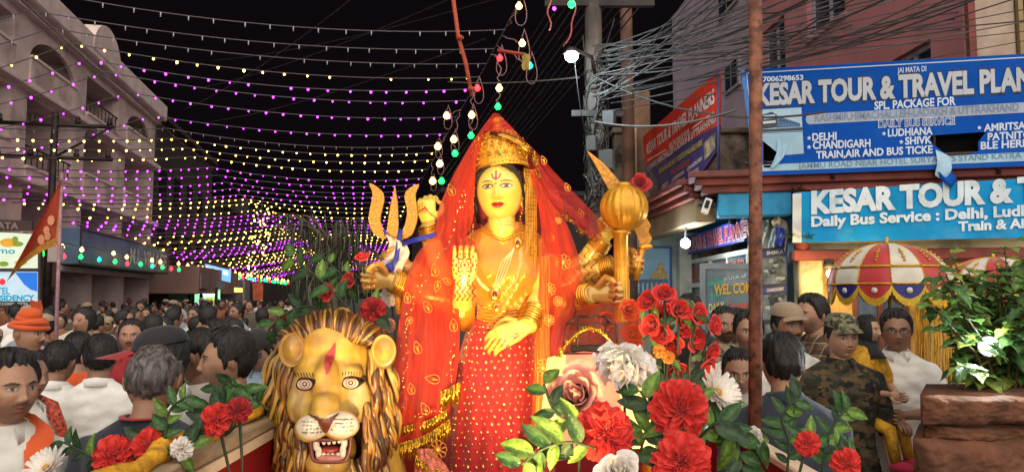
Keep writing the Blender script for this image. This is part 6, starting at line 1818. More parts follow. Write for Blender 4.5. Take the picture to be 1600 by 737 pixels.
# collar, necklaces, brooch, belt
jw = MB()
for k in range(3):
    for i in range(34):
        f = i / 33; px = 752 + 68 * f; py = 352 + k * 4 + 17 * (1 - abs(2 * f - 1) ** 1.2); jw.ell(tfront(px, py, .003), .0032, 5, 7)
cl_ = jw.build('neckline', goldb, G_)
nk = MB(); pearl = M('pearl_bead', lin((236, 214, 160)), rough=.25, var=.05, coat=.3)
def strand(mbx, pa, n, r):
    for i in range(n):
        f = i / (n - 1) * (len(pa) - 1); k = min(int(f), len(pa) - 2); g = f - k
        px = pa[k][0] * (1 - g) + pa[k + 1][0] * g; py = pa[k][1] * (1 - g) + pa[k + 1][1] * g
        mbx.ell(tfront(px, py, .004), r, 5, 7)
for k in range(4):
    o = k * 4.2
    strand(nk, [(803 - o * .2, 388 + o * .3), (797 - o, 408), (789 - o, 430), (780 - o * .55, 447), (774, 456)], 30, .0030)
    strand(nk, [(738 + o * .3, 410 + o * 1.6), (743 + o * .4, 428 + o), (752 + o * .2, 441 + o * .6), (766, 453 + o * .2)], 18, .0030)
    if k < 3: strand(nk, [(812 + o * .4, 388), (812 + o * .3, 412), (806 + o * .2, 436), (792, 452), (778, 459)], 26, .0024)
nk.build('necklace', pearl, G_)
pd = MB()
for (cx, cy, n, rr) in ((773, 459, 18, 11), (776, 480, 14, 8), (809, 379, 16, 9)):
    pd = MB()
    for k in range(n):
        a = 2 * math.pi * k / n; pd.ell(tfront(cx + rr * .8 * math.cos(a), cy + rr * math.sin(a), .007), .0034, 5, 7)
    pd.ell(tfront(cx, cy, .004), (rr * UP_ * .8, .006, rr * UP_), 6, 12)
    pd_ = pd.build('pendant', goldb, G_)
    gmr = MB(); gmr.ell(tfront(cx, cy, .011), (rr * UP_ * .36, .005, rr * UP_ * .48), 8, 12)
    gmr.build('ruby', M('dark_ruby', lin((96, 20, 16)), rough=.12, coat=.5), pd_)
bt_ = MB()
for k in range(7):
    py0 = 476 + k * 5.4
    for i in range(34):
        f = i / 33; px = 742 + 104 * f; py = py0 + 7 * math.sin(math.pi * f) ; 
        bt_.ell(tfront(px, min(py, 519), .004 + (.002 if k % 2 else 0)), .0030 if k % 2 else .0042, 5, 7)
bt_.build('belt', goldb, G_)
# ---- skirt
sk = MB(); rows = []; NS = 90
def skirt_pt(f, an, off=0):
    py = 500 + 330 * f
    xl = np.interp(py, [500, 560, 640, 737, 830], [734, 716, 704, 696, 690]); xr = np.interp(py, [500, 560, 640, 737, 830], [848, 850, 856, 866, 874])
    xc, hw = (xl + xr) / 2, (xr - xl) / 2; hd = .105 + .075 * f
    pl_ = 1 + (.012 + .035 * f) * math.sin(an * 17 + 1.5 * math.sin(an * 3)) + .012 * math.sin(an * 41)
    return q(xc + hw * math.sin(an) * pl_, py, .05 - hd * math.cos(an) * pl_ - off)
for i in range(30):
    rows.append([skirt_pt(i / 29, 2 * math.pi * j / NS) for j in range(NS)])
sk.grid(rows, closev=True); sk_ = sk.build('skirt', redcloth, G_)
sq = MB(); rr_ = random.Random(4)
for i in range(26):
    f = .03 + i * .033; n = 16
    for j in range(n):
        an = (-1.25 + 2.5 * (j + .5 * (i % 2)) / n) + rr_.uniform(-.03, .03)
        c = skirt_pt(min(.98, f + rr_.uniform(-.006, .006)), an, .004); s_ = rr_.uniform(.0034, .0060) * (1 + .25 * f)
        sq.ell(c, (s_, .0018, s_), 4, 7, Euler((rr_.uniform(-.5, .5), 0, rr_.uniform(-.6, .6))).to_matrix())
sq.build('sequins', M('gold_sequin', lin((232, 190, 110)), rough=.2, metal=.9, var=.2, scale=50), sk_)['kind'] = 'stuff'

# ---- arms and hands
def voxhand(mbh, vox, colf, name, mat, parent, smooth=3):
    co, fs = remesh(mbh, vox, smooth, .5)
    out = MB(); out.add(co.tolist(), fs, [colf(V(p)) for p in co.tolist()]); return out.build(name, mat, parent)
gold_hand = M('gold_hand_paint', attr=True, rough=.3, metal=.35, var=.14, scale=18, coat=.2)
def bangles(parent, a, b, r0, r1, n, mat=goldb):
    a, b = V(a), V(b); ax = (b - a).normalized(); x = ax.orthogonal().normalized(); y = ax.cross(x); mbx = MB()
    for k in range(n):
        f = k / max(1, n - 1); c = a.lerp(b, f); r = (r0 + (r1 - r0) * f) * (1 + .05 * (k % 2))
        mbx.tube([c + x * (r * math.cos(t)) + y * (r * math.sin(t)) for t in [i * 2 * math.pi / 20 for i in range(21)]], .0042, 6, cap=False)
    return mbx.build('bangles', mat, parent)
def arm(name, joints, radii, wrist_dir, palm_n, side, curl, colf, size=1.0, mat=painted, spread=.1, bang=True, vox=.0042, band=(.62, .95), thumb=1.0, fr=1.0):
    mbx = MB(); pts = [q(*j) for j in joints]
    path = []; rr = []
    for k in range(len(pts) - 1):
        for g in (0, .25, .5, .75):
            path.append(pts[k].lerp(pts[k + 1], g)); rr.append((radii[k] + (radii[k + 1] - radii[k]) * g) * UP_ * (1 + .08 * math.sin(math.pi * g)))
    path.append(pts[-1]); rr.append(radii[-1] * UP_)
    mbx.tube(path, rr, 16)
    hand_mesh(mbx, pts[-1], wrist_dir, palm_n, side, curl, size, spread=spread, thumb=thumb, fr=fr)
    o = voxhand(mbx, vox, colf, name, mat, G_)
    if bang:
        a, b = pts[-2].lerp(pts[-1], band[0]), pts[-2].lerp(pts[-1], band[1])
        bangles(o, a, b, rr[-2] * 1.12, rr[-1] * 1.15, 7)
    return o
def mandala(cx, cy, sc, base=st_skin, tips=None, extra=None):
    def f(v):
        x, y = proj(v); dx, dy = (x - cx) / sc, (y - cy) / sc; r = math.hypot(dx, dy); a = math.atan2(dy, dx); c = base
        if v.y < 9:
            if r < 1.0:
                if r < .12 or abs(r - .28) < .05 or (abs(r - .55 - .10 * math.cos(a * 8)) < .07) or (abs(r - .88) < .06 and math.cos(a * 16) > -.3): c = henna
        if tips and tips(x, y, v): c = nailred
        if extra and extra(x, y, v): c = henna
        return c
    return f
def lines(x, y, v, ox, oy, s=1.0):
    return False
# open palm raised before the chest
arm('blessing_arm', [(735, 392, .06), (722, 498, -.02), (723, 448, -.15)], [20, 17, 13], V((.03, -.08, 1)), V((0, -1, -.06)), 1, .03,
    mandala(726, 414, 21, tips=lambda x, y, v: y < 391 and (y < 384 or math.sin(y * 2.2) > -.2), extra=lambda x, y, v: 436 < y < 470 and math.sin(x * .8 + 2 * math.sin(y * .5)) > .55), size=1.03, spread=.06, vox=.0026, bang=False, thumb=.25, fr=.86)
slv = MB(); pa = [q(735, 392, .05), q(724, 440, .03), q(722, 498, -.02), q(722, 476, -.09)]
slv.tube([pa[0], pa[0].lerp(pa[1], .5), pa[1], pa[1].lerp(pa[2], .5), pa[2], pa[3]], [.056, .054, .05, .048, .047, .043], 16); slv.build('sleeve', goldp, G_)
gh = (.62, .36, .085)
nails = lambda pts_: (lambda x, y, v: any((x - a) ** 2 / 9 + (y - b) ** 2 / 9 < 1 for a, b in pts_))
def goldcol(tips, base=gh, arm_x=None, mo=0):
    def f(v):
        x, y = proj(v)
        if tips(x, y, v): return nailred
        if arm_x and ((x > arm_x) if mo > 0 else (x < arm_x)):
            if math.sin(x * .55 + 2.2 * math.sin(y * .35)) > .86: return henna
            return st_skin
        return base
    return f
arm('rose_arm', [(720, 470, .10), (660, 458, .06), (612, 438, -.02)], [21, 18, 14.5], V((-1, -.05, .10)), V((0, -1, -.05)), 1, .98, goldcol(nails([(563, 421), (563, 431), (564, 441), (566, 449)]), arm_x=638, mo=1), 1.12, gold_hand)
arm('trident_arm', [(722, 480, .16), (680, 455, .14), (640, 418, .05)], [20, 17, 14], V((-1, -.02, .22)), V((0, -1, .1)), 1, .80, goldcol(nails([(571, 397), (575, 404), (580, 410)]), base=(.50, .25, .06), arm_x=650, mo=1), 1.08, gold_hand)
arm('raised_arm', [(705, 450, .14), (682, 408, .12), (668, 350, .09)], [18, 16, 13.5], V((-.08, -.05, 1)), V((.25, 1, 0)), -1, .62,
    mandala(660, 325, 9, tips=lambda x, y, v: y < 303, extra=lambda x, y, v: y > 324 and abs((y - 324) - .9 * abs(x - 662)) < 1.6), 1.0)
arm('resting_arm', [(856, 405, .06), (846, 462, -.03), (824, 510, -.14)], [20, 17, 14], V((-.92, -.08, -.34)), V((.1, .9, -.5)), -1, .30,
    mandala(806, 525, 8, extra=lambda x, y, v: x < 796 and 528 < y < 545 and math.sin(x * .7 + y * .5) > .6), 1.15, band=(.5, .95), spread=.0)
arm('mace_arm', [(862, 478, .10), (895, 468, .06), (926, 459, -.03)], [21, 18, 15], V((1, -.06, .04)), V((0, -1, 0)), -1, .98, goldcol(nails([(962, 444), (963, 453), (962, 462), (960, 469)]), arm_x=912, mo=-1), 1.12, gold_hand)
arm('sword_arm', [(868, 452, .16), (912, 428, .13), (960, 414, .08)], [20, 17, 14], V((1, -.04, .02)), V((0, -1, .05)), -1, .98, goldcol(nails([(998, 396), (1004, 402), (1003, 412), (1001, 421)]), arm_x=950, mo=-1), 1.1, gold_hand)
arm('lotus_arm', [(880, 440, .17), (915, 408, .16), (944, 372, .12)], [20, 17, 14], V((.5, -.02, .8)), V((0, -1, 0)), -1, .9, goldcol(lambda x, y, v: False, base=st_skin, arm_x=936, mo=-1), 1.0)
# ---- gold hair tassels beside the face
ts = MB()
for k in range(7):
    x = 822 + k * 2.6
    ts.tube([q(x - 3 * (i < 2), 262 + 158 * i / 13 + k, -.015 + .004 * math.sin(i + k) - .02 * (i / 13)) for i in range(14)], .0028, 5)
    for i in range(26): ts.ell(q(x + .8 * math.sin(i), 266 + 6 * i, -.019 - .02 * (i / 26)), .0030, 4, 6)
ts.build('tassel', goldb, G_)
ts = MB()
for i in range(90):
    f = i / 89; x = 746 - 8 * math.sin(f * 2.2) - 3 * f; y = 215 + 175 * f
    ts.ell(q(x + rr_.uniform(-4, 4), y, -.02 - .02 * f + rr_.uniform(-.004, .004)), rr_.uniform(.0028, .005), 4, 6)
ts.build('veil_border', goldb, G_)
er = MB()
for k in range(16): er.ell(q(815 + 2 * math.sin(k), 318 + k * 5, -.005), .0042, 5, 7)
er.ell(q(815, 318, -.005), (.008, .006, .011), 6, 10)
er.build('earring', goldb, G_)

# ---- veil
def catr(pts, f):
    f = max(0, min(1, f)) * (len(pts) - 1); i = min(int(f), len(pts) - 2); t = f - i
    p0, p1, p2, p3 = [np.array(pts[max(0, min(len(pts) - 1, k))], float) for k in (i - 1, i, i + 1, i + 2)]
    return .5 * ((2 * p1) + (-p0 + p2) * t + (2 * p0 - 5 * p1 + 4 * p2 - p3) * t * t + (-p0 + 3 * p1 - 3 * p2 + p3) * t ** 3)
def veil_panel(name, A, B, mat, nu=26, nv=70, fold=.012, freq=3.2, seed=0, parent=None, grow=1.0):
    mbx = MB(); rows = []
    for i in range(nv + 1):
        f = i / nv; a = catr(A, f); b = catr(B, f); row = []
        for j in range(nu + 1):
            g = j / nu; p = a * (1 - g) + b * g
            ph = freq * 2 * math.pi * g + seed + 1.2 * math.sin(f * 3 + seed)
            dd = p[2] - .018 * math.sin(math.pi * g) + fold * math.sin(ph) * (.25 + grow * f) + .003 * math.sin(ph * 3.3 + f * 20)
            row.append(q(p[0] + 2.0 * math.sin(ph * 1.7) * f, p[1], dd))
        rows.append(row)
    mbx.grid(rows); return mbx.build(name, mat, parent or G_), rows
VA = [(772, 177, .07), (742, 215, .03), (711, 268, .0), (686, 322, -.01), (677, 364, -.02), (650, 398, -.03), (633, 440, -.05), (624, 490, -.07), (613, 570, -.10), (604, 650, -.12), (598, 726, -.13)]
VB = [(776, 178, .06), (757, 206, -.01), (746, 245, -.03), (741, 300, -.04), (738, 345, -.05), (728, 368, -.075), (714, 410, -.09), (716, 470, -.11), (718, 540, -.13), (712, 600, -.15), (702, 652, -.15)]
vl, vrows = veil_panel('veil_front', VA, VB, veil_m, freq=3.4, fold=.012)
# back of the veil over the crown, and the sheer wing stretched to the mace arm
veil_panel('veil_hood', [(770, 177, .07), (745, 212, .06), (716, 262, .07), (700, 320, .10), (690, 400, .14), (660, 470, .16)], [(779, 177, .07), (812, 214, .07), (848, 262, .10), (878, 310, .12), (890, 380, .15), (890, 470, .17)], sheer_m, freq=2, fold=.006)
VW, wrows = veil_panel('veil_wing', [(775, 177, .06), (800, 201, .05), (832, 232, .05), (872, 276, .05), (912, 318, .05), (946, 352, .05)], [(778, 180, .05), (800, 212, .01), (830, 246, .0), (848, 310, .0), (890, 346, .01), (932, 382, .03)], sheer_m, freq=1.2, fold=.006)
veil_panel('veil_shoulder', [(836, 262, .0), (862, 316, -.01), (886, 350, -.01), (904, 402, .0), (908, 452, .01), (890, 510, -.01), (872, 580, -.02), (864, 680, -.02)], [(828, 270, -.02), (843, 330, -.05), (846, 380, -.06), (842, 430, -.07), (840, 480, -.08), (838, 540, -.10), (834, 600, -.10), (830, 690, -.10)], veil_m, freq=3.4, fold=.011, seed=2)
orr = M('orange_veil_edge', lin((226, 110, 30)), rough=.5, var=.25, scale=20, stretch=(3, 3, .5), metal=.2, alpha=.92)
veil_panel('veil_edge', [(862, 400, -.06), (858, 470, -.09), (858, 530, -.11), (858, 610, -.12), (846, 690, -.12)], [(844, 400, -.07), (840, 470, -.10), (836, 530, -.12), (832, 610, -.13), (826, 690, -.13)], orr, freq=1.2, fold=.005)
veil_panel('veil_cap', [(773, 177, .05), (766, 188, -.0), (754, 204, -.01)], [(776, 177, .05), (798, 196, -.02), (834, 238, -.04)], sheer_m, nu=20, nv=16, freq=1.5, fold=.004)
veil_panel('veil_train', [(905, 476, -.04), (888, 520, -.1), (868, 590, -.14)], [(1004, 468, -.3), (1010, 520, -.33), (1000, 566, -.36)], M('orange_veil_sheer', lin((240, 92, 36)), rough=.6, var=.2, scale=9, bump=.2, bscale=150, alpha=.45, translucent=.5), nu=24, nv=20, freq=2.5, fold=.014)
brd = MB()
for i in range(210):      # glittering border from the crown along the wing
    f = rr_.random(); p = catr([(768, 206, .0), (800, 214, -.03), (826, 232, -.03), (838, 256, -.02), (848, 312, -.01), (890, 346, .0), (932, 380, .02)], f)
    brd.ell(q(p[0] + rr_.gauss(0, 2.6), p[1] + rr_.gauss(0, 2.6), p[2] - .012), rr_.uniform(.0025, .0058), 4, 6)
brd.build('wing_border', M('antique_gold_sequin', lin((176, 128, 48)), rough=.25, metal=.9, var=.5, scale=60), G_)
rib = MB(); rib.tube([q(766, 208, -.03), q(784, 211, -.055), q(806, 219, -.055), q(826, 234, -.04), q(836, 256, -.02)], [.008, .010, .011, .010, .006], 8, flat=.35, up=(0, -1, .4)); rib.build('glitter_ribbon', M('antique_gold_sequin'), G_)
# gold leaf motifs and sprays on the veil (each its own piece)
def motif(px, py, dd, s, rot, kind=0):
    mbx = MB(); c = q(px, py, dd)
    if kind == 0:
        out = []
        for i in range(16):
            a = 2 * math.pi * i / 16; r = s * (1 - .45 * (math.cos(a) > .6) * 0) ; x = r * .72 * math.sin(a); z = r * math.cos(a) * (.85 if math.cos(a) < 0 else 1.55 - .7 * abs(math.sin(a)))
            xr, zr = x * math.cos(rot) - z * math.sin(rot), x * math.sin(rot) + z * math.cos(rot)
            out.append(c + V((xr, -.002, zr)))
        mbx.tube(out + [out[0]], .0014, 5, cap=False)
        for k in (-.4, 0, .4):
            a = rot + k; mbx.tube([c + V((.6 * s * math.sin(rot), -.003, -.6 * s * math.cos(rot))), c + V((-.7 * s * math.sin(a), -.003, .7 * s * math.cos(a)))], .0016, 5)
    else:
        for k in range(9):
            a = 2 * math.pi * k / 9; cc = c + V((s * .62 * math.cos(a), -.002, s * .62 * math.sin(a)))
            mbx.tube([cc + V((s * .28 * math.cos(t), 0, s * .28 * math.sin(t))) for t in [i * .785 for i in range(9)]], .0012, 5, cap=False)
        mbx.ell(c, (s * .3, .003, s * .3), 5, 10)
    return mbx.build('gold_motif', M('motif_gold_thread', lin((226, 160, 70)), rough=.35, metal=.6, var=.25, scale=80), G_)
for (x, y, s, r, k) in ((706, 299, 8, .4, 0), (680, 424, 8, .2, 0), (684, 445, 7, 2.9, 0), (637, 467, 7, .1, 0), (669, 481, 8, .5, 0), (653, 545, 8, .3, 0), (679, 592, 9, 1.4, 0), (643, 609, 7, .2, 0), (709, 510, 8, .1, 0), (640, 500, 6, 2.4, 0), (700, 440, 6, 1, 0), (665, 640, 8, .5, 0)):
    f_ = np.interp(y, [a[1] for a in VA], np.linspace(0, 1, len(VA))); a_ = catr(VA, f_); b_ = catr(VB, f_); g_ = (x - a_[0]) / (b_[0] - a_[0])
    motif(x, y, (a_ * (1 - g_) + b_ * g_)[2] - .034, s * UP_, r, k)
for (x, y, dd, s, k) in ((880, 409, -.05, 13, 1), (858, 452, -.085, 11, 1), (872, 470, -.08, 8, 1), (872, 345, -.035, 6, 1), (849, 574, -.145, 14, 1), (858, 500, -.12, 9, 1), (887, 294, .03, 6, 0), (908, 335, .03, 6, 0), (850, 252, .02, 6, 0), (860, 372, -.05, 7, 1)):
    motif(x, y, dd, s * UP_, .4, k)
# fringes at the hem
def fringe(pa, n, lo, hi, name='hem_fringe'):
    mbx = MB()
    for i in range(n):
        p = catr(pa, i / (n - 1)); c = q(p[0] + rr_.uniform(-1, 1), p[1], p[2] + rr_.uniform(-.006, .006)); L = rr_.uniform(lo, hi) * UP_
        mbx.tube([c, c + V((rr_.uniform(-.003, .003), -.003, -L * .5)), c + V((rr_.uniform(-.006, .006), .0, -L))], [.0022, .003, .0014], 4)
        if i % 2 == 0: mbx.ell(c, .0045, 4, 6)
    return mbx.build(name, M('tinsel_fringe_gold', lin((214, 170, 50)), rough=.2, metal=.85, var=.5, scale=70), G_)
fringe([(604, 704, -.155), (630, 692, -.165), (660, 682, -.17), (702, 656, -.175)], 90, 16, 30)
fringe([(624, 668, -.15), (650, 662, -.16), (676, 654, -.17), (698, 640, -.17)], 60, 8, 16)
fringe([(690, 612, -.165), (702, 606, -.17), (718, 598, -.17)], 40, 16, 32)
# rows of sequins down the veil
sqn = MB()
for (pa, n) in (([(726, 300, -.07), (700, 380, -.07), (644, 470, -.09), (632, 560, -.13), (628, 640, -.15)], 60), ([(706, 545, -.16), (704, 600, -.17)], 14), ([(650, 650, -.16), (690, 640, -.17)], 16)):
    for i in range(n):
        p = catr(pa, i / (n - 1)); sqn.ell(q(p[0] + rr_.gauss(0, 3.5), p[1] + rr_.gauss(0, 3), p[2] - .03), (rr_.uniform(.002, .0045), .0015, rr_.uniform(.002, .0045)), 4, 6)
sqn.build('veil_sequins', M('gold_sequin'), G_)['kind'] = 'stuff'
# pale pink tasselled cloth end at the foot
veil_panel('pink_cloth_end', [(652, 700, -.18), (646, 737, -.19), (640, 770, -.19)], [(672, 700, -.18), (700, 732, -.19), (708, 770, -.19)], M('pale_pink_cloth', lin((214, 120, 96)), rough=.7, var=.45, scale=60, bump=.5, bscale=120), nu=14, nv=14, fold=.012, freq=3)
fringe([(650, 712, -.2), (660, 722, -.2), (690, 736, -.2)], 40, 8, 16, 'pale_fringe')
motif(684, 702, -.2, .035, .2, 1)

# ---- things the hands hold
gplate = M('glitter_gold_plate', lin((196, 138, 56)), rough=.42, metal=.45, var=.3, scale=120, bump=.25, bscale=220)
def plate(outline, dd, th, parent, name, mat, swap=False):
    Q = [q(x, y, dd) for x, y in outline]; n = len(Q); mbx = MB()
    tr = tessellate_polygon([Q])
    B_ = [p + V((0, th, 0)) for p in Q]
    mid = [p + V((0, th * .5, 0)) for p in Q]
    mbx.add(Q + B_, [tuple(t) for t in tr] + [tuple(n + k for k in reversed(t)) for t in tr] + [(i, n + i, n + (i + 1) % n, (i + 1) % n) for i in range(n)])
    return mbx.build(name, mat, parent, smooth=False)
def smooth_outline(pts, m=5):
    out = []; n = len(pts)
    for i in range(n):
        for k in range(m):
            t = k / m; p0, p1, p2, p3 = [np.array(pts[(i + d) % n], float) for d in (-1, 0, 1, 2)]
            v = .5 * ((2 * p1) + (-p0 + p2) * t + (2 * p0 - 5 * p1 + 4 * p2 - p3) * t * t + (-p0 + 3 * p1 - 3 * p2 + p3) * t ** 3); out.append((v[0], v[1]))
    return out
tri = thing('trident', 'golden glitter trident with a blue ribbon held on the left of the statue', 'trident', q(616, 480, .03))
plate([(577, 286)] + smooth_outline([(577, 286), (582, 304), (577, 331), (577, 350), (586, 367), (601, 373), (603, 364), (596, 352), (594, 340), (597, 325), (600, 308), (594, 296)])[1:], .02, .014, tri, 'prong', gplate)
plate([(617, 290), (610, 322), (603, 367), (625, 373), (622, 356), (621, 318)], .015, .016, tri, 'prong', gplate)
plate(smooth_outline([(654, 288), (649, 304), (652, 331), (650, 350), (642, 368), (627, 374), (626, 364), (633, 350), (636, 328), (632, 308), (637, 296)]), .02, .014, tri, 'prong', gplate)
mbx = MB(); mbx.tube([q(614, 368, .03), q(618, 420, .03), q(624, 490, .05)], .013, 10); mbx.build('shaft', gplate, tri)
mbx = MB(); mbx.tube([q(607, 371, .012), q(618, 374, .006), q(630, 372, .012)], .008, 8); mbx.build('collar', gplate, tri)
bm_ = M('blue_ribbon', lin((34, 40, 150)), rough=.4, var=.15)
mbx = MB(); mbx.tube([q(682, 366, -.03), q(655, 373, -.02), q(628, 381, -.0)], .010, 8, flat=.25, up=(0, -1, .2)); mbx.tube([q(626, 358, .0), q(622, 385, -.01), q(619, 405, -.02), q(606, 420, -.03)], .009, 8, flat=.25, up=(0, -1, .1)); mbx.ell(q(609, 418, -.03), (.018, .008, .018), 6, 10); mbx.tube([q(600, 358, .0), q(603, 368, .0)], .005, 6); mbx.build('blue_ribbon', bm_, tri)
mbx = MB(); rows = [[q(602 + 32 * i / 9 + 6 * math.sin(j * .8), 366 + j * 7.2 + i * 1.6, -.005 - .012 * math.sin(i * 1.4 + j)) for j in range(10)] for i in range(10)]
mbx.grid(rows); mbx.build('white_cloth', M('white_wrap', lin((206, 196, 186)), rough=.8, var=.1), tri)
mace = thing('mace', 'ribbed golden mace held upright on the right of the statue', 'mace', q(968, 500, -.03))
mc = q(975, 325, -.04); mr_ = 37.5 * UP_
mbx = MB(); MM = Matrix.Translation(mc)
mbx.lathe([(mr_ * max(.001, math.cos(math.pi * (i / 28 - .5))), mr_ * .98 * math.sin(math.pi * (i / 28 - .5))) for i in range(29)], MM, 112, rf=lambda an, z, r: .955 + .05 * abs(math.cos(an * 9)) ** .6)
mbx.build('head', goldp, mace)
mbx = MB(); mbx.lathe([(.001, .012), (.016, .010), (.026, .004), (.030, -.004), (.02, -.012)], Matrix.Translation(mc + V((0, 0, mr_ * .97))), 24); mbx.build('cap', goldp, mace)
mbx = MB(); h0 = q(970, 360, -.04); h1 = q(968, 438, -.05)
mbx.lathe([(.031, 0), (.036, -.006), (.031, -.014), (.026, -.02), (.026, -.17), (.028, -.18), (.026, -.33)], Matrix.Translation(h0), 48, rf=lambda an, z, r: 1 + .07 * math.cos(an * 14) * (1 if z < -.02 else 0)); mbx.build('handle', goldp, mace)
swd = thing('sword', 'curved golden sword rising behind the mace head', 'sword', q(1003, 395, .06))
plate([(917, 235), (928, 243), (942, 254), (956, 269), (972, 288), (992, 312), (1008, 336), (1017, 352), (1013, 362), (1019, 372), (1014, 384), (1006, 396), (996, 394), (999, 378), (993, 362), (985, 348), (968, 322), (950, 294), (936, 268), (926, 250)], .055, .010, swd, 'blade', gplate)
mbx = MB(); mbx.tube([q(1003, 386, .055), q(998, 412, .04), q(994, 438, .03)], .012, 10); mbx.build('hilt', goldp, swd)
mbx = MB(); mbx.ell(q(1008, 385, .05), (.03, .012, .012), 8, 12); mbx.build('guard', goldp, swd)
# ================================================================== lion head
YL = 2.3; UL = YL / FPX
def ql(px, py, dd=0.0): return P(px, py, YL + dd)
lion = thing('lion_statue', 'painted lion head statue with roaring mouth and striped golden mane', 'statue', (ql(515, 737).x, YL + .1, 1.0))
lm = MB()
def le(px, py, dd, rx, rz, rd, mat=None): lm.ell(ql(px, py, dd), (rx * UL, rd * UL, rz * UL), 14, 20, mat)
le(518, 570, .06, 66, 66, 66); le(516, 545, .03, 52, 46, 50)
le(515, 605, .01, 58, 62, 58); le(512, 640, -.02, 50, 52, 60)
le(511, 612, -.075, 23, 52, 34); le(509, 640, -.12, 22, 30, 30)
le(486, 668, -.145, 24, 20, 26); le(533, 664, -.145, 27, 21, 26)
le(508, 652, -.150, 20, 14, 20)
le(484, 584, -.035, 20, 12, 22); le(545, 581, -.035, 22, 12, 22)
le(470, 628, -.02, 20, 34, 30); le(557, 624, -.02, 24, 36, 30)
le(512, 718, -.07, 34, 26, 34); le(512, 732, -.02, 40, 26, 40); le(512, 700, .0, 44, 40, 40)
co, fs = remesh(lm, .0052, 7, .5)
LC = dict(base=(.58, .36, .055), dark=(.022, .008, .004), cream=(.60, .42, .20), ochre=(.42, .22, .03), white=(.66, .56, .42), brown=(.12, .03, .012), red=(.34, .02, .015))
def poly_in(x, y, pl):
    c = False; n = len(pl); j = n - 1
    for i in range(n):
        if (pl[i][1] > y) != (pl[j][1] > y) and x < (pl[j][0] - pl[i][0]) * (y - pl[i][1]) / (pl[j][1] - pl[i][1]) + pl[i][0]: c = not c
        j = i
    return c
def mixv(a, b, t): t = max(0, min(1, t)); return tuple(x * (1 - t) + y * t for x, y in zip(a, b))
def lioncol(v):
    x, y = proj(v); c = LC['base']
    nz = noise.noise(V((x * .05, y * .05, 0)))
    c = mixv(c, LC['ochre'], .5 + nz)
    c = mixv(c, LC['cream'], .75 * max(math.exp(-((x - 563) / 16) ** 2 - ((y - 620) / 34) ** 2), math.exp(-((x - 466) / 12) ** 2 - ((y - 622) / 26) ** 2), .6 * math.exp(-((x - 511) / 40) ** 2 - ((y - 720) / 14) ** 2)))
    c = mixv(c, (.30, .16, .03), .6 * math.exp(-((x - 511) / 9) ** 2 - ((y - 600) / 40) ** 2))
    for (cx, cy, rx, ry) in ((487, 667, 24, 19), (533, 663, 27, 20)):
        d = ((x - cx) / rx) ** 2 + ((y - cy) / ry) ** 2
        c = mixv(c, LC['white'], (1.15 - d) * 4)
        if d < .85:
            for k in range(4):
                yy = cy - 8 + k * 5.5 - .004 * (x - cx) ** 2 * (1 if k else 1)
                if abs(y - yy) < .9 and abs(x - cx) < rx * .72 and math.sin(x * 1.1 + k) > -.55: c = LC['dark']
    if poly_in(x, y, [(481, 646), (492, 650), (509, 655), (526, 646), (519, 650), (512, 674), (506, 675), (497, 658)]): c = LC['brown']
    return c
out = MB(); out.add(co.tolist(), fs, [lioncol(V(p)) for p in co.tolist()])
lion_paint = M('lion_gloss_paint', attr=True, rough=.42, var=.16, scale=26, coat=.12, bump=.12, bscale=45)
out.build('face', lion_paint, lion)
# surface finder on the face for painted pieces
from mathutils.bvhtree import BVHTree
bvh = BVHTree.FromPolygons([V(p) for p in co.tolist()], fs)
def onlion(px, py, off=.0015):
    d = ray(px, py).normalized(); h = bvh.ray_cast(CAMPOS, d)
    return (h[0] - d * off) if h[0] is not None else ql(px, py)
def decal(pl, colr, name, off=.002, mat=None, n=None):
    c = (sum(x for x, y in pl) / len(pl), sum(y for x, y in pl) / len(pl)); mbx = MB(); K = 5; rings = []
    for k in range(K + 1):
        f = max(k / K, .02); rings.append([onlion(c[0] + (x - c[0]) * f, c[1] + (y - c[1]) * f, off) for x, y in pl])
    mbx.grid(rings, closev=True, col=colr); return mbx.build(name, mat or lion_paint, lion)
def oval(cx, cy, rx, ry, n=20, rot=0):
    return [(cx + rx * math.cos(a) * math.cos(rot) - ry * math.sin(a) * math.sin(rot), cy + rx * math.cos(a) * math.sin(rot) + ry * math.sin(a) * math.cos(rot)) for a in [2 * math.pi * i / n for i in range(n)]]
decal(smooth_outline([(524, 534), (524, 552), (521, 564), (511, 585), (507, 570), (508, 556), (516, 545)]), LC['red'], 'forehead_mark', .003)
decal(smooth_outline([(480, 645), (494, 650), (508, 655), (522, 648), (530, 644), (521, 656), (513, 672), (508, 676), (503, 672), (495, 656)]), LC['brown'], 'nose', .006)
for (cx, cy, s_) in ((477, 600, -1), (549, 598, 1)):
    decal(smooth_outline([(cx - 15, cy + 2), (cx - 10, cy - 9), (cx, cy - 11), (cx + 12, cy - 9), (cx + 16 + (6 if s_ > 0 else 0), cy - 5), (cx + 10, cy + 7), (cx, cy + 10), (cx - 10, cy + 8)]), LC['dark'], 'eye_rim', .003)
    ew = decal(oval(cx - 1, cy, 12, 8), (.62, .46, .36), 'eye_white', .005)
    decal(oval(cx - 1, cy - .5, 8, 7.4), (.20, .03, .02), 'iris_rim', .0065); decal(oval(cx - 1, cy - .5, 6.8, 6.2), (.62, .48, .34), 'iris', .008); decal(oval(cx - 1, cy - .5, 4.2, 4.0), (.10, .02, .015), 'pupil', .0095); decal(oval(cx - 1, cy - .8, 1.9, 1.9), (.66, .55, .4), 'glint', .011)
    for k in range(7):
        x0 = cx - 14 + k * 4.5; mbx = MB(); mbx.tube([onlion(x0, cy - 12, .003), onlion(x0 + s_ * 1.5 - 1, cy - 18, .003)], .0014, 4, col=LC['dark']); mbx.build('lash', lion_paint, lion)
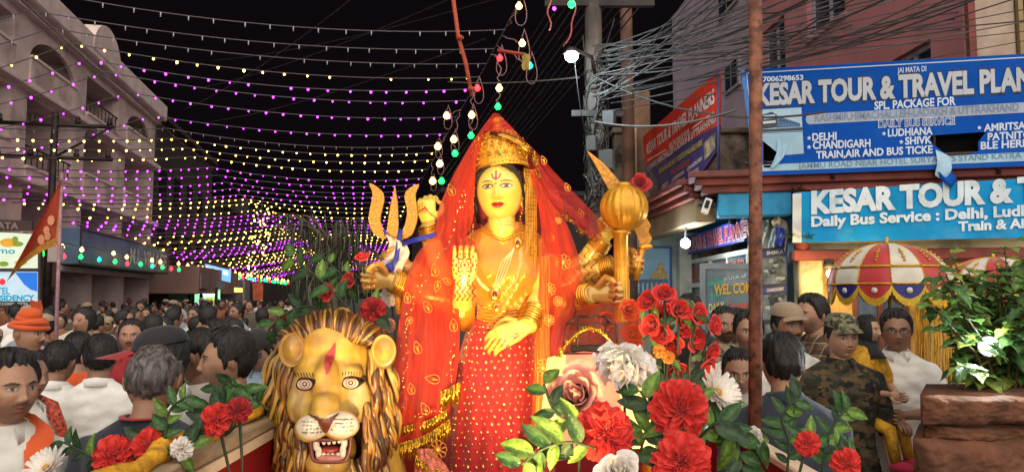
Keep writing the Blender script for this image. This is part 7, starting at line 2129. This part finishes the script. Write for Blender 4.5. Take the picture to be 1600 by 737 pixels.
# open mouth: lip rim, dark cavity, gums, teeth
mouth = [(486, 688), (500, 687), (520, 686), (545, 683), (548, 690), (545, 708), (538, 719), (518, 721), (492, 719), (487, 706)]
mcol = {'l': (.34, .12, .09), 'd': (.03, .008, .006), 'g': (.42, .16, .12), 'w': (.62, .52, .40), 'r': (.30, .03, .025)}
YM = -.165
mbx = MB(); so_ = smooth_outline(mouth)
mbx.tube([ql(x, y, YM) for x, y in so_ + [so_[0]]], .0055, 8, col=(.14, .03, .02), cap=False); mbx.build('lip', lion_paint, lion)
mbx = MB(); rows = []
for k in range(7):
    f = k / 6; rows.append([ql(516 + (x - 516) * (1 - .35 * f ** 2) , 703 + (y - 703) * (1 - .35 * f ** 2), YM + .002 + .05 * f ** .5) for x, y in so_])
cx_ = [(mcol['l'] if k < 2 else mcol['d']) for k in range(7) for _ in so_]
mbx.grid(rows, closev=True, col=cx_); mbx.add(rows[-1], [tuple(range(len(so_)))], col=mcol['d']); mbx.build('mouth_cavity', lion_paint, lion)
mbx = MB(); mbx.ell(ql(517, 714, YM + .012), (.046, .02, .012), 8, 16, col=mcol['g']); mbx.build('gum', lion_paint, lion)
mbx = MB(); mbx.ell(ql(516, 701, YM + .03), (.034, .03, .012), 8, 16, col=mcol['r']); mbx.build('tongue', lion_paint, lion)
for (x, y, w, h, up) in ((494, 694, 5, 9, 1), (538, 690, 5, 10, 1), (498, 706, 5, 9, -1), (536, 704, 5, 10, -1), (506, 711, 3.5, 5, -1), (513, 712, 3.5, 5, -1), (520, 712, 3.5, 5, -1), (528, 711, 3.5, 5, -1), (506, 690, 3, 4, 1), (514, 690, 3, 4, 1), (522, 689, 3, 4, 1), (530, 688, 3, 4, 1)):
    mbx = MB(); mbx.ell(ql(x, y, YM + .006), (w * UL, w * UL * .8, h * UL), 8, 10, col=mcol['w']); mbx.build('tooth', lion_paint, lion)
# ears: a darker ring puts the inner shading into the colour
for (cx, cy, s_) in ((457, 546, -1), (597, 549, 1)):
    mbx = MB(); c = ql(cx, cy, -.055); rows = []
    for i in range(9):
        f = i / 8; row = []
        for j in range(24):
            a = 2 * math.pi * j / 24; r = math.sin(f * math.pi / 2)
            row.append(c + V((19 * UL * r * math.cos(a) + s_ * .004, -.012 + .028 * (1 - (1 - f) ** 2) - .018 * f ** 6, 26 * UL * r * math.sin(a))))
        rows.append(row)
    for i in range(6):
        f = i / 5; rows.append([c + V(((19 + 3 * math.sin(f * 2.6) - 6 * f) * UL * math.cos(2 * math.pi * j / 24) + s_ * .004, -.012 + .01 + .05 * f - .012 * math.sin(f * 3.1), (26 + 3 * math.sin(f * 2.6) - 8 * f) * UL * math.sin(2 * math.pi * j / 24))) for j in range(24)])
    mbx.grid(rows, closev=True, col=[mixv((.30, .15, .03), (.54, .31, .06), abs(i - 4) / 4) for i in range(15) for _ in range(24)]); mbx.build('ear', lion_paint, lion)
# mane: a dark base mass and many carved locks
mn = MB()
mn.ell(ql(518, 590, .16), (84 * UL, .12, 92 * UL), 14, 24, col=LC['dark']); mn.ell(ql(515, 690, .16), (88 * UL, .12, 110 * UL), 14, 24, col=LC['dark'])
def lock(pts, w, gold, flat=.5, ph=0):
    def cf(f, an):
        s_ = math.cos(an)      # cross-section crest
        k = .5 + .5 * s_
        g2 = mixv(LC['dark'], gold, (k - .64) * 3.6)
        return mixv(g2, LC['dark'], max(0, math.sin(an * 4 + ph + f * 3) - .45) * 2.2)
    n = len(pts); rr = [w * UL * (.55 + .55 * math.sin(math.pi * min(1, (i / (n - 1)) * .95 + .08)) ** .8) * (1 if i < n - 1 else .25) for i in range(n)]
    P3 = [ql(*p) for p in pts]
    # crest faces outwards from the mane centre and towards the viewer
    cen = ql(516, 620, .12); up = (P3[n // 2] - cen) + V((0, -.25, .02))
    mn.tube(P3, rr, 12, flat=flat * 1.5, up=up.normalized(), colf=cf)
lr = random.Random(9)
golds = [(.38, .19, .03), (.26, .10, .012), (.48, .26, .045), (.10, .035, .008), (.34, .15, .025)]
for k in range(41):      # crest over the forehead, combed back in stripes
    f = k / 40; x0 = 468 + 104 * f; x1 = 432 + 172 * f
    yb = 538 - 6 * math.sin(math.pi * f); yt = 528 - 44 * math.sin(math.pi * f) ** .75
    pts = [(x0 + (x1 - x0) * g ** .8 + 3 * math.sin(g * 4 + k), yb + (yt - yb) * math.sin(g * math.pi / 2), -.02 + .17 * g ** 1.6 - .035 * math.sin(math.pi * g)) for g in [i / 9 for i in range(10)]]
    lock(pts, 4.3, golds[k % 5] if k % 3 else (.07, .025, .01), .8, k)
for s_ in (-1, 1):       # side locks: several layers of wavy strands falling down
    for lay in range(-1, 4):
        for k in range(17 if lay >= 0 else 8):
            f = k / 16 if lay >= 0 else .5 + k / 20
            ax_ = (448 if s_ < 0 else 588) + s_ * (-9 + lay * 6.5) + lr.uniform(-3, 3); ay = 548 + 150 * f + lr.uniform(-6, 6)
            if s_ < 0: ax_ += 10 * math.sin(f * 2.2)
            L = lr.uniform(60, 95); sp = s_ * (12 - 9 * f + lr.uniform(-4, 8)) * (.7 + .3 * lay)
            pts = [(ax_ + sp * math.sin(g * 1.7) + 5.5 * math.sin(g * 6 + k * 1.3 + lay) * g, ay + L * g - (10 * math.sin(g * 3) if k < 2 else 0), -.03 + .035 * (3 - lay) * .2 + lay * .045 - .03 * math.sin(math.pi * g) - (.03 if f > .6 else 0)) for g in [i / 11 for i in range(12)]]
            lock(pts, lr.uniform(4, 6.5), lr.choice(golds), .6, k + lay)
for k in range(14):      # beard locks below the chin
    x0 = 462 + k * 8.2
    pts = [(x0 + 5 * math.sin(g * 5 + k) + (x0 - 515) * .1 * g, 716 + 70 * g, -.06 + .03 * abs(x0 - 515) / 50 + .02 * g) for g in [i / 8 for i in range(9)]]
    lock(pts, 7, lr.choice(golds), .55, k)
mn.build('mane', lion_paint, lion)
mbx = MB(); mbx.ell(ql(540, 700, .32), (.19, .25, .30), 16, 24, col=LC['base']); mbx.tube([ql(545, 640, .3), ql(548, 760, .3), ql(548, 900, .3)], [.14, .20, .2], 20, col=LC['base']); mbx.build('chest', lion_paint, lion)
mbx = MB(); mbx.ell(ql(535, 489, .17), (.028, .03, .02), 8, 12, col=LC['ochre']); mbx.build('crest_knot', lion_paint, lion)

# ================================================================== the float
flo = thing('parade_float', 'red-sided parade float carrying the statue, with wooden rim', 'float', (0, 2.5, 0))
fred = M('float_red_panel', lin((140, 12, 18)), rough=.55, var=.15, scale=3); wood = M('float_wood_rim', lin((150, 128, 100)), rough=.75, var=.25, scale=8, stretch=(6, 1, 6), bump=.2)
wht = M('float_white_strip', lin((206, 180, 150)), rough=.6, var=.1)
xL, xR = -.775, .93
mb = MB(); mb.box(((xL + xR) / 2, 2.55, .95), (xR - xL, 2.5, .1)); mb.build('deck', fred, flo, smooth=False)
mb = MB(); mb.box((xL + .0, 2.5, 1.2), (.03, 2.6, .58)); mb.build('side_panel', fred, flo, smooth=False)
mb = MB(); mb.box((xR + .02, 2.5, 1.06), (.03, 2.6, .5)); mb.build('side_panel', fred, flo, smooth=False)
mb = MB(); mb.box((xL - .01, 2.5, 1.505), (.075, 2.6, .035), bev=.006); mb.build('rim', wood, flo, smooth=False)
mb = MB(); mb.box((xL + .024, 2.5, 1.472), (.012, 2.6, .028)); mb.build('white_strip', wht, flo, smooth=False)
mb = MB(); mb.box((xR + .02, 2.5, 1.325), (.07, 2.6, .03), bev=.006); mb.build('rim', wht, flo, smooth=False)
mb = MB(); mb.box(((xL + xR) / 2, 3.8, 1.15), (xR - xL, .03, .4)); mb.build('rear_panel', fred, flo, smooth=False)
for x in (xL + .2, xR - .2):
    for y in (1.8, 3.4):
        mb = MB(); mb.lathe([(.10, -.06), (.30, -.07), (.33, -.05), (.33, .05), (.30, .07), (.10, .06)], Matrix.Translation((x, y, .335)) @ Matrix.Rotation(R(90), 4, 'Y'), 24); mb.build('wheel', M('tyre_rubber', lin((30, 28, 28)), rough=.8), flo)
mb = MB(); mb.box(((xL + xR) / 2, 2.55, .72), (1.2, 2.3, .36)); mb.build('chassis', dark_m, flo, smooth=False)
yc = thing('yellow_garland', 'yellow cloth garland laid along the left rim of the float', 'garland', (xL - .03, 2.2, 1.52))
mb = MB(); gpts = [V((xL - .028 + .008 * math.sin(i * 1.3), 1.2 + .07 * i, 1.54 + .010 * math.sin(i * .9))) for i in range(30)]
mb.tube(gpts, [.024 + .007 * math.sin(i * 1.7) for i in range(30)], 10); mb.build('cloth', M('marigold_cloth', lin((206, 150, 30)), rough=.7, var=.35, scale=30, bump=.6, bscale=50), yc)

# lit lantern among the flowers and the flood lamps that light the statue
fr_r = random.Random(3)
lan = thing('lit_lantern', 'glowing pink and cream lantern with a dark wire top behind the white carnation', 'lantern', P(930, 700, 2.25))
YN = 2.25
pk = M('lantern_pink_glow', lin((190, 80, 66)), emit=lin((255, 110, 84)), es=.75, var=.25, scale=14); cr_ = M('lantern_cream_glow', lin((190, 160, 90)), emit=lin((255, 216, 120)), es=.9, var=.25, scale=12)
pans = [([(856, 560), (884, 552), (876, 700), (840, 700)], cr_), ([(884, 552), (912, 549), (918, 700), (876, 700)], pk), ([(912, 549), (960, 552), (980, 700), (918, 700)], pk), ([(960, 552), (1002, 560), (1024, 700), (980, 700)], cr_)]
for i, (pl_, m_) in enumerate(pans):
    mbx = MB(); Q = [P(x, y, YN + (.05 if i in (0, 3) and k in (0, 3) else 0) * (1 if (i == 0 and k in (0, 3)) else 0)) for k, (x, y) in enumerate(pl_)]
    mbx.add(Q + [p + V((0, .03, 0)) for p in Q], [(0, 1, 2, 3), (7, 6, 5, 4), (0, 4, 5, 1), (1, 5, 6, 2), (2, 6, 7, 3), (3, 7, 4, 0)]); mbx.build('panel', m_, lan, smooth=False)
wm_ = M('lantern_wire', lin((60, 24, 16)), rough=.5)
mbx = MB()
for a, b in (((884, 506), (962, 506)), ((884, 506), (880, 552)), ((962, 506), (966, 552)), ((884, 506), (905, 494)), ((905, 494), (945, 494)), ((945, 494), (962, 506)), ((880, 552), (966, 552)), ((905, 494), (902, 540)), ((945, 494), (948, 540))):
    mbx.tube([P(*a, YN), P(*b, YN)], .0035, 6)
mbx.build('wire_frame', wm_, lan)
mbx = MB(); mbx.box(P(926, 544, YN + .04), (.13, .06, .02)); mbx.build('base_plate', dark_m, lan, smooth=False)
mbx = MB(); mbx.tube([P(872 + 100 * i / 16, 555 - 42 * math.sin(math.pi * i / 16) + 0, YN - .03) for i in range(17)], .0045, 6); [mbx.ell(P(872 + 100 * i / 40, 555 - 42 * math.sin(math.pi * i / 40), YN - .03) + V((fr_r.uniform(-.006, .006), fr_r.uniform(-.006, .006), fr_r.uniform(-.008, .008))), fr_r.uniform(.003, .006), 4, 6) for i in range(41)]; mbx.build('gold_garland', M('tinsel_fringe_gold'), lan)
def spot(loc, target, energy, size, nm, rad=.05, colr=(1.0, .70, .34)):
    ld = bpy.data.lights.new(nm, 'SPOT'); ld.energy = energy; ld.color = colr; ld.spot_size = R(size); ld.spot_blend = .7; ld.shadow_soft_size = rad
    lo = bpy.data.objects.new(nm, ld); lo.location = loc; lo.rotation_euler = (V(loc) - V(target)).to_track_quat('Z', 'Y').to_euler(); COL.objects.link(lo)
def flood(loc, target, energy, label, size=75, colr=(1.0, .70, .34)):
    d = (V(target) - V(loc)).normalized(); mt = d.to_track_quat('Z', 'Y').to_matrix().to_4x4(); mt.translation = V(loc)
    t = thing('halogen_lamp', label, 'lamp', loc)
    mbx = MB(); mbx.lathe([(.001, -.07), (.03, -.07), (.05, -.03), (.06, .0), (.058, .0), (.045, -.03), (.001, -.045)], mt, 18); mbx.build('reflector', alum, t)
    mbx = MB(); mbx.ell(mt @ V((0, 0, -.02)), .014, 8, 10); mbx.build('bulb', glow('halogen_filament', (1.0, .75, .4), 12), t)
    mbx = MB(); mbx.tube([V(loc) - d * .05, V((loc[0], loc[1], 1.0))], .012, 8); mbx.build('stand', dark_m, t)
    spot(V(loc) + d * .03, target, energy, size, 'halogen_light', .05, colr)
flood((-.16, 1.0, 1.14), q(785, 318, 0), 205, 'warm halogen lamp standing low at the front of the float', 52, (1.0, .66, .26))
flood((.50, 2.00, 1.22), q(830, 420, 0), 28, 'warm halogen lamp hidden low behind the carnations', 90)
flood((-.36, 1.50, 1.18), ql(515, 610), 13, 'small warm halogen lamp low before the lion', 70, (1.0, .80, .52))

# ================================================================== flowers
def frame(nrm):
    z = V(nrm).normalized(); x = V((0, 0, 1)).cross(z)
    if x.length < .1: x = V((1, 0, 0))
    x.normalize(); return x, z.cross(x), z
def petal_grid(mbx, fn, nu, nv, colf):
    mbx.grid([[fn(i / nu, j / nv) for j in range(nv + 1)] for i in range(nu + 1)], col=[colf(i / nu, j / nv) for i in range(nu + 1) for j in range(nv + 1)])
FL = {}
def carnation(key, col, seed, ruf=.16):
    if key in FL: return FL[key]
    r_ = random.Random(seed); mbx = MB()
    for lay in range(7):
        n = (7, 7, 6, 6, 5, 4, 3)[lay]; tilt = R((-6, 10, 26, 42, 57, 70, 82)[lay]); rl = (1.0, .98, .93, .84, .72, .58, .46)[lay]
        for k in range(n):
            a = 2 * math.pi * (k + r_.random() * .4 + lay * .37) / n; wd = 2 * math.pi / n * (1.35 + .12 * lay); ph = r_.uniform(0, 6); sh = r_.uniform(.88, 1.08)
            def fn(u, v, a=a, ph=ph, sh=sh):
                f = .06 + .94 * u; th = a + (v - .5) * wd
                edge = 1 + (.018 * math.sin(v * 60 + ph) + .03 * math.sin(v * 19 + ph)) * u ** 4 - .12 * (2 * abs(v - .5)) ** 4 * u
                rr = f * rl * edge * sh
                t2 = tilt + ruf * 2.0 * u * u * math.sin(v * 13 + ph) + .18 * u * math.sin(v * 6 + ph * 2)
                rad = rr * math.cos(t2) + .03; z = rr * math.sin(t2) * .62 - .12 * (1 - math.sin(tilt)) * f * f
                return V((rad * math.cos(th), rad * math.sin(th), z))
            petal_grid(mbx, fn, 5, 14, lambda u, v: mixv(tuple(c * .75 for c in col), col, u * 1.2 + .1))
    FL[key] = mbx.mesh('bloom', mats=[petal_m]); return FL[key]
def rose(key, col, seed, openness=1.0):
    if key in FL: return FL[key]
    r_ = random.Random(seed); mbx = MB(); N = 19
    for k in range(N):
        f = k / (N - 1); a = k * 2.4 + r_.uniform(-.2, .2)
        rb = .07 + .50 * f ** 1.1; ht = .62 - .34 * f; wd = 2.3 - .9 * f; fl = (-.15 + .75 * f ** 1.5) * openness
        ph = r_.uniform(0, 6)
        def fn(u, v, a=a, rb=rb, ht=ht, wd=wd, fl=fl, f=f, ph=ph):
            vv = v - .5; th = a + vv * wd * (1 - .25 * u ** 3 * 0)
            top = 1 - (2 * abs(vv)) ** 3 * .35
            uu = u * top
            rad = rb * (.35 + .65 * min(1, u * 2.2) ** .6) + fl * uu ** 2 * .55 + .05 * f * u ** 6 + .03 * math.sin(v * 9 + ph) * u * u
            z = -.30 + (ht + .30) * uu - (.22 * f * uu ** 4) * openness
            return V((rad * math.cos(th), rad * math.sin(th), z))
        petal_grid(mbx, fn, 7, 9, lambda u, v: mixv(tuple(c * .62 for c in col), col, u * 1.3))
    FL[key] = mbx.mesh('bloom', mats=[petal_m]); return FL[key]
def daisy(key, col, seed):
    if key in FL: return FL[key]
    mbx = MB(); r_ = random.Random(seed)
    for lay in range(3):
        for k in range(13):
            a = 2 * math.pi * (k + lay * .33) / 13
            def fn(u, v, a=a):
                w = .15 * math.sin(math.pi * (.08 + .88 * u)) ** .6 * (1 - .2 * u); x = (.1 + .9 * u) * (1 - .15 * lay); s_ = (v - .5) * 2 * w
                return V((x * math.cos(a) - s_ * math.sin(a), x * math.sin(a) + s_ * math.cos(a), .28 * u * u + .12 * lay * u - .05 * (1 - abs(v - .5) * 2)))
            petal_grid(mbx, fn, 5, 3, lambda u, v: mixv((.7, .45, .1), col, u * 3))
    mbx.ell((0, 0, .06), (.14, .14, .08), 6, 12, col=(.6, .34, .04))
    FL[key] = mbx.mesh('bloom', mats=[petal_m]); return FL[key]
petal_m = M('silk_petal', attr=True, rough=.62, var=.10, scale=10, translucent=.28, bump=.15, bscale=30, sheen=.3)
cR = (.78, .035, .022); cR2 = (.48, .012, .014); cP = (.95, .40, .30); cW = (.88, .82, .74); cRr = (.80, .035, .026)
leafA = [leafdata('fa%d' % i, .115, .055, b, .18, .02, 9, col=c) for i, (b, c) in enumerate(((.25, (.035, .09, .025)), (.5, (.05, .12, .032)), (.1, (.03, .065, .026)), (.35, (.12, .22, .035))))]
fstem = M('flower_stem', lin((44, 60, 30)), rough=.6, var=.3)
fr2 = random.Random(17)
def flower(label, mesh, px, py, Y, rpx, nrm, cat='flower', group=None, leaves=3, lsc=1.0, stem=True, name='artificial_flower', sx=1.0):
    c = P(px, py, Y); r = rpx * Y / FPX; x, y, z = frame(nrm)
    t = thing(name, label, cat, c - V((0, 0, .16)), group)
    o = bpy.data.objects.new('bloom', mesh); COL.objects.link(o); o.parent = t
    m = Matrix((x, y, z)).transposed().to_4x4()
    o.matrix_local = Matrix.Translation(c - wloc(t)) @ m @ Matrix.Rotation(fr2.uniform(0, 6), 4, 'Z') @ Matrix.Diagonal((r, r, r, 1))
    b = c - z * r * .2; e = c - z * r * 1.0 + V((fr2.uniform(-.03, .03), .08, -.32))
    if stem:
        mbx = MB(); mbx.tube([b, b.lerp(e, .4) - z * .02, e], [.004, .0035, .003], 6); mbx.build('stem', fstem, t)
        mbx = MB(); mbx.lathe([(.001, -.3 * r), (.22 * r, -.22 * r), (.34 * r, -.02 * r)], Matrix.Translation(c) @ m, 10); mbx.build('calyx', fstem, t)
    for k in range(leaves):
        an = fr2.uniform(0, 6.28); d = (x * math.cos(an) + y * math.sin(an) + z * fr2.uniform(-.15, .25)).normalized()
        put_leaf(fr2.choice(leafA), c - z * r * .25 + d * r * .35, d, z + V((0, -.3, .2)), lsc * .62 * fr2.uniform(.75, 1.2), t)
    return t
TOC = V((0, -1, .12))
vase_m = M('green_vase', lin((40, 84, 44)), rough=.4, var=.2, scale=8)
for (x, y, r, h, lab) in ((.30, 1.86, .13, .36, 'green flower pot under the big front carnations'), (.50, 2.34, .10, .52, 'green flower pot under the tight bunch of red roses'), (.74, 1.95, .08, .34, 'green flower pot under the flowers before the padded jacket'), (-.62, 2.75, .09, .52, 'green flower pot behind the lion mane')):
    t = thing('flower_pot', lab, 'flower pot', (x, y, 1.0))
    mb = MB(); mb.lathe([(.001, 0), (r * .6, 0), (r * .75, h * .4), (r, h * .9), (r * 1.06, h * .92), (r * 1.06, h), (r * .9, h), (r * .85, h * .9), (.001, h * .85)], Matrix.Translation((x, y, 1.002)), 24); mb.build('pot', vase_m, t)
    mb = MB(); mb.lathe([(r * 1.02, h * .70), (r * .99, h * .74), (r * 1.0, h * .78)], Matrix.Translation((x, y, 1.002)), 24); mb.build('rim_band', goldb, t)
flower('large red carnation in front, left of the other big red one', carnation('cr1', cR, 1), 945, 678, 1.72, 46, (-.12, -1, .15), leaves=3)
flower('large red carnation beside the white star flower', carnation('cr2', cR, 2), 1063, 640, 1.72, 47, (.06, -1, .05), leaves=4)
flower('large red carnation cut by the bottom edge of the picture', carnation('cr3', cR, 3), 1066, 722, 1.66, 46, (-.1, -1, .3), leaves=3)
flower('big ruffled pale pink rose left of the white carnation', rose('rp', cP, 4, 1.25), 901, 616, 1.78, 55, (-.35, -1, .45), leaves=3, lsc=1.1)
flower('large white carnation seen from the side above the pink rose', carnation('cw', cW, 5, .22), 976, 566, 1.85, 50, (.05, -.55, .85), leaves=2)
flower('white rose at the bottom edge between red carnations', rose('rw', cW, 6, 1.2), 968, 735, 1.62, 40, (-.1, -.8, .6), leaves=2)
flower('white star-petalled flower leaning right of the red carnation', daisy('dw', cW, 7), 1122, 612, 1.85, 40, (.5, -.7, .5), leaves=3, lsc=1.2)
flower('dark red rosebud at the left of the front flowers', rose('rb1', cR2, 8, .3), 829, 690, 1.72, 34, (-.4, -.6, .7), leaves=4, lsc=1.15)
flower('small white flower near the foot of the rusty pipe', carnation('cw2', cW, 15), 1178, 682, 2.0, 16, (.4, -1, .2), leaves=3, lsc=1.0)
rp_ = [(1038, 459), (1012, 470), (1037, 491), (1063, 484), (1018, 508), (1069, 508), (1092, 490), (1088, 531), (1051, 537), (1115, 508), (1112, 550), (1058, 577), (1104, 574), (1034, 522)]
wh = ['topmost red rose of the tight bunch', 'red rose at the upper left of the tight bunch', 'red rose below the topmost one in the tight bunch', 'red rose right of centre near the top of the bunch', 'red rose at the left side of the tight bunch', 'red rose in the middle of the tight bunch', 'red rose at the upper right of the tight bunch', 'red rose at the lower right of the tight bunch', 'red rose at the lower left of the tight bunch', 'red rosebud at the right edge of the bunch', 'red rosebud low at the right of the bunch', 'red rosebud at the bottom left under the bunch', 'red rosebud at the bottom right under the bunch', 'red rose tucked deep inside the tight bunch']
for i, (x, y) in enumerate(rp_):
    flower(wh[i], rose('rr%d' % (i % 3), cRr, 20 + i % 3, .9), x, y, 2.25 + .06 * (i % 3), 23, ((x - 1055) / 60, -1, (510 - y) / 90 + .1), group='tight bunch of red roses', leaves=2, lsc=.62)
for (x, y, r, lab) in ((985, 482, 22, 'red rose tinted with orange light, under the veil net by the mace fist'), (990, 522, 24, 'red rose tinted with orange light, low under the veil net beside the bunch'), (950, 500, 18, 'red rose tinted with orange light, half hidden behind the lantern wire')):
    flower(lab, rose('ro', (.72, .09, .02), 30, .9), x, y, 2.5, r, TOC, leaves=0)  # orange lamp light put into the petal colour of these red roses
# marigolds and small orange flowers behind the white carnation
for i, (x, y) in enumerate(((1030, 548), (1012, 562), (1045, 558), (1006, 590))):
    flower('orange marigold between the roses and carnations, %s from the left' % ('third', 'second', 'fourth', 'first')[i], carnation('mg', (.75, .28, .02), 40, .1), x, y, 2.3, 10, TOC, group='orange marigolds', leaves=1, lsc=.6)
# behind the lion
flower('round red carnation behind the lion mane', carnation('cr4', cR2, 10), 582, 483, 2.6, 20, TOC, leaves=3)
flower('red rose on a long stem above the lion', rose('rr0', cRr, 20), 512, 456, 2.6, 19, (-.4, -.8, .3), leaves=3)
flower('red rose behind the rose-holding fist', rose('rr1', cRr, 20), 545, 437, 2.75, 17, (-.5, -.8, .2), leaves=3)
flower('small red rosebud left of the lion crest', rose('rb1', cR2, 8), 448, 497, 2.6, 12, (-.6, -.6, .5), leaves=3)
flower('red rosebud touching the lion crest', rose('rb1', cR2, 8), 480, 503, 2.55, 15, (-.4, -.6, .6), leaves=3)
flower('small white carnation beside the golden forearm', carnation('cw2', cW, 15), 610, 462, 2.8, 16, TOC, leaves=2)
flower('pale pink carnation between mane and veil', carnation('cp2', (.6, .3, .2), 16), 604, 508, 2.7, 13, TOC, leaves=1)
flower('red rose held in the golden fist', rose('rr2', cRr, 22), 566, 402, 2.66, 18, (-.2, -.45, .9), leaves=0)
flower('glossy red lotus above the mace', rose('rl', (.55, .015, .015), 31, 1.5), 1000, 286, 2.82, 19, (.2, -1, .25), leaves=0, stem=False)
# lower left and right corners
for (x, y, r, k, lab) in ((178, 712, 34, 'cr1', 'red carnation before the navy T-shirt man'), (232, 694, 26, 'cr2', 'red carnation half hidden by leaves before the navy T-shirt'), (338, 655, 26, 'cr3', 'red carnation by the yellow garland'), (372, 640, 20, 'cr4', 'upper red carnation by the yellow garland'), (1262, 692, 20, 'cr2', 'red carnation before the padded jacket'), (1322, 724, 24, 'cr3', 'red carnation at the bottom before the soldier')):
    flower(lab, carnation(k, cR, 1), x, y, 1.75, r, TOC, leaves=4, lsc=.85)
flower('white star flower at the bottom left edge', daisy('dw', cW, 7), 72, 730, 1.7, 34, (-.2, -.7, .7), leaves=3)
flower('small white carnation among the lower left leaves', carnation('cw2', cW, 15), 284, 700, 1.72, 18, TOC, leaves=5, lsc=.8)
# leafy sprays
def spray(label, px, py, Y, pts, n, lsc, seed, grp='leafy sprays'):
    r_ = random.Random(seed); c = P(px, py, Y); t = thing('leaf_spray', label, 'leaves', c, grp)
    path = [P(x, y, Y + dd) for x, y, dd in pts]; sm_ = []
    for i in range(25): v = catr([tuple(p) for p in path], i / 24); sm_.append(V(v))
    mbx = MB(); mbx.tube(sm_, .0032, 6); mbx.build('stem', fstem, t)
    for k in range(n):
        p = sm_[int(3 + 21 * k / max(1, n - 1))]; tg = (sm_[min(24, int(3 + 21 * k / max(1, n - 1)) + 1)] - sm_[int(3 + 21 * k / max(1, n - 1)) - 1]).normalized()
        s_ = 1 if k % 2 else -1; sd = tg.cross(V((0, -1, 0))).normalized() * s_
        put_leaf(r_.choice(leafA), p, tg * .55 + sd * .8 + V((0, r_.uniform(-.4, .3), 0)), V((r_.uniform(-.4, .4), -1, .35)), lsc * .62 * r_.uniform(.75, 1.25), t)
spray('leafy spray curling above the lion towards the street lights', 520, 500, 2.6, [(560, 500, 0), (520, 455, -.02), (480, 420, 0), (452, 402, .02)], 8, .95, 1)
spray('dark leaves spreading left of the lion crest', 450, 520, 2.55, [(520, 490, .1), (480, 478, .05), (445, 490, 0), (420, 515, 0)], 9, 1.0, 2)
spray('leaves rising behind the rose-holding fist', 560, 460, 2.85, [(600, 500, 0), (560, 450, 0), (530, 425, 0), (505, 400, .05)], 7, .95, 3)
spray('green leaves before the black-shirted man', 340, 640, 1.8, [(420, 640, .3), (380, 610, .2), (350, 600, 0), (322, 640, 0)], 13, .7, 4)
spray('bright leaf sprig before the navy T-shirt man', 265, 640, 1.75, [(250, 720, 0), (258, 680, 0), (266, 640, 0), (290, 620, 0)], 12, .62, 5)
spray('leaf sprig in the lower left corner', 120, 700, 1.75, [(230, 737, 0), (170, 725, 0), (130, 705, 0), (100, 690, 0)], 11, .62, 6)
spray('leaf sprig before the padded jacket', 1240, 660, 1.85, [(1230, 737, 0), (1232, 690, 0), (1222, 650, 0), (1246, 622, 0)], 13, .68, 7)
spray('leaf sprig before the soldier sleeve', 1310, 690, 1.85, [(1285, 737, 0), (1290, 690, 0), (1312, 650, 0), (1322, 640, 0)], 12, .68, 8)
spray('large leaves hanging left of the front carnations', 860, 720, 1.68, [(930, 700, 0), (890, 690, 0), (850, 700, 0), (815, 725, 0)], 10, 1.0, 9)
spray('large leaves between the two big red carnations', 1010, 690, 1.74, [(990, 740, 0), (1005, 690, .02), (1020, 650, .03), (1000, 610, .04)], 11, 1.0, 10)
spray('large leaves falling right of the front carnations', 1130, 680, 1.76, [(1080, 700, .02), (1120, 660, 0), (1150, 690, 0), (1160, 737, 0)], 14, 1.05, 11)
spray('leaves under the pink rose', 880, 660, 1.74, [(930, 650, .03), (890, 655, 0), (865, 640, 0), (850, 600, .03)], 8, 1.0, 12)
spray('thin leaves below the tight rose bunch', 1100, 600, 2.1, [(1020, 620, 0), (1060, 600, 0), (1100, 605, 0), (1140, 640, 0)], 14, .7, 13)
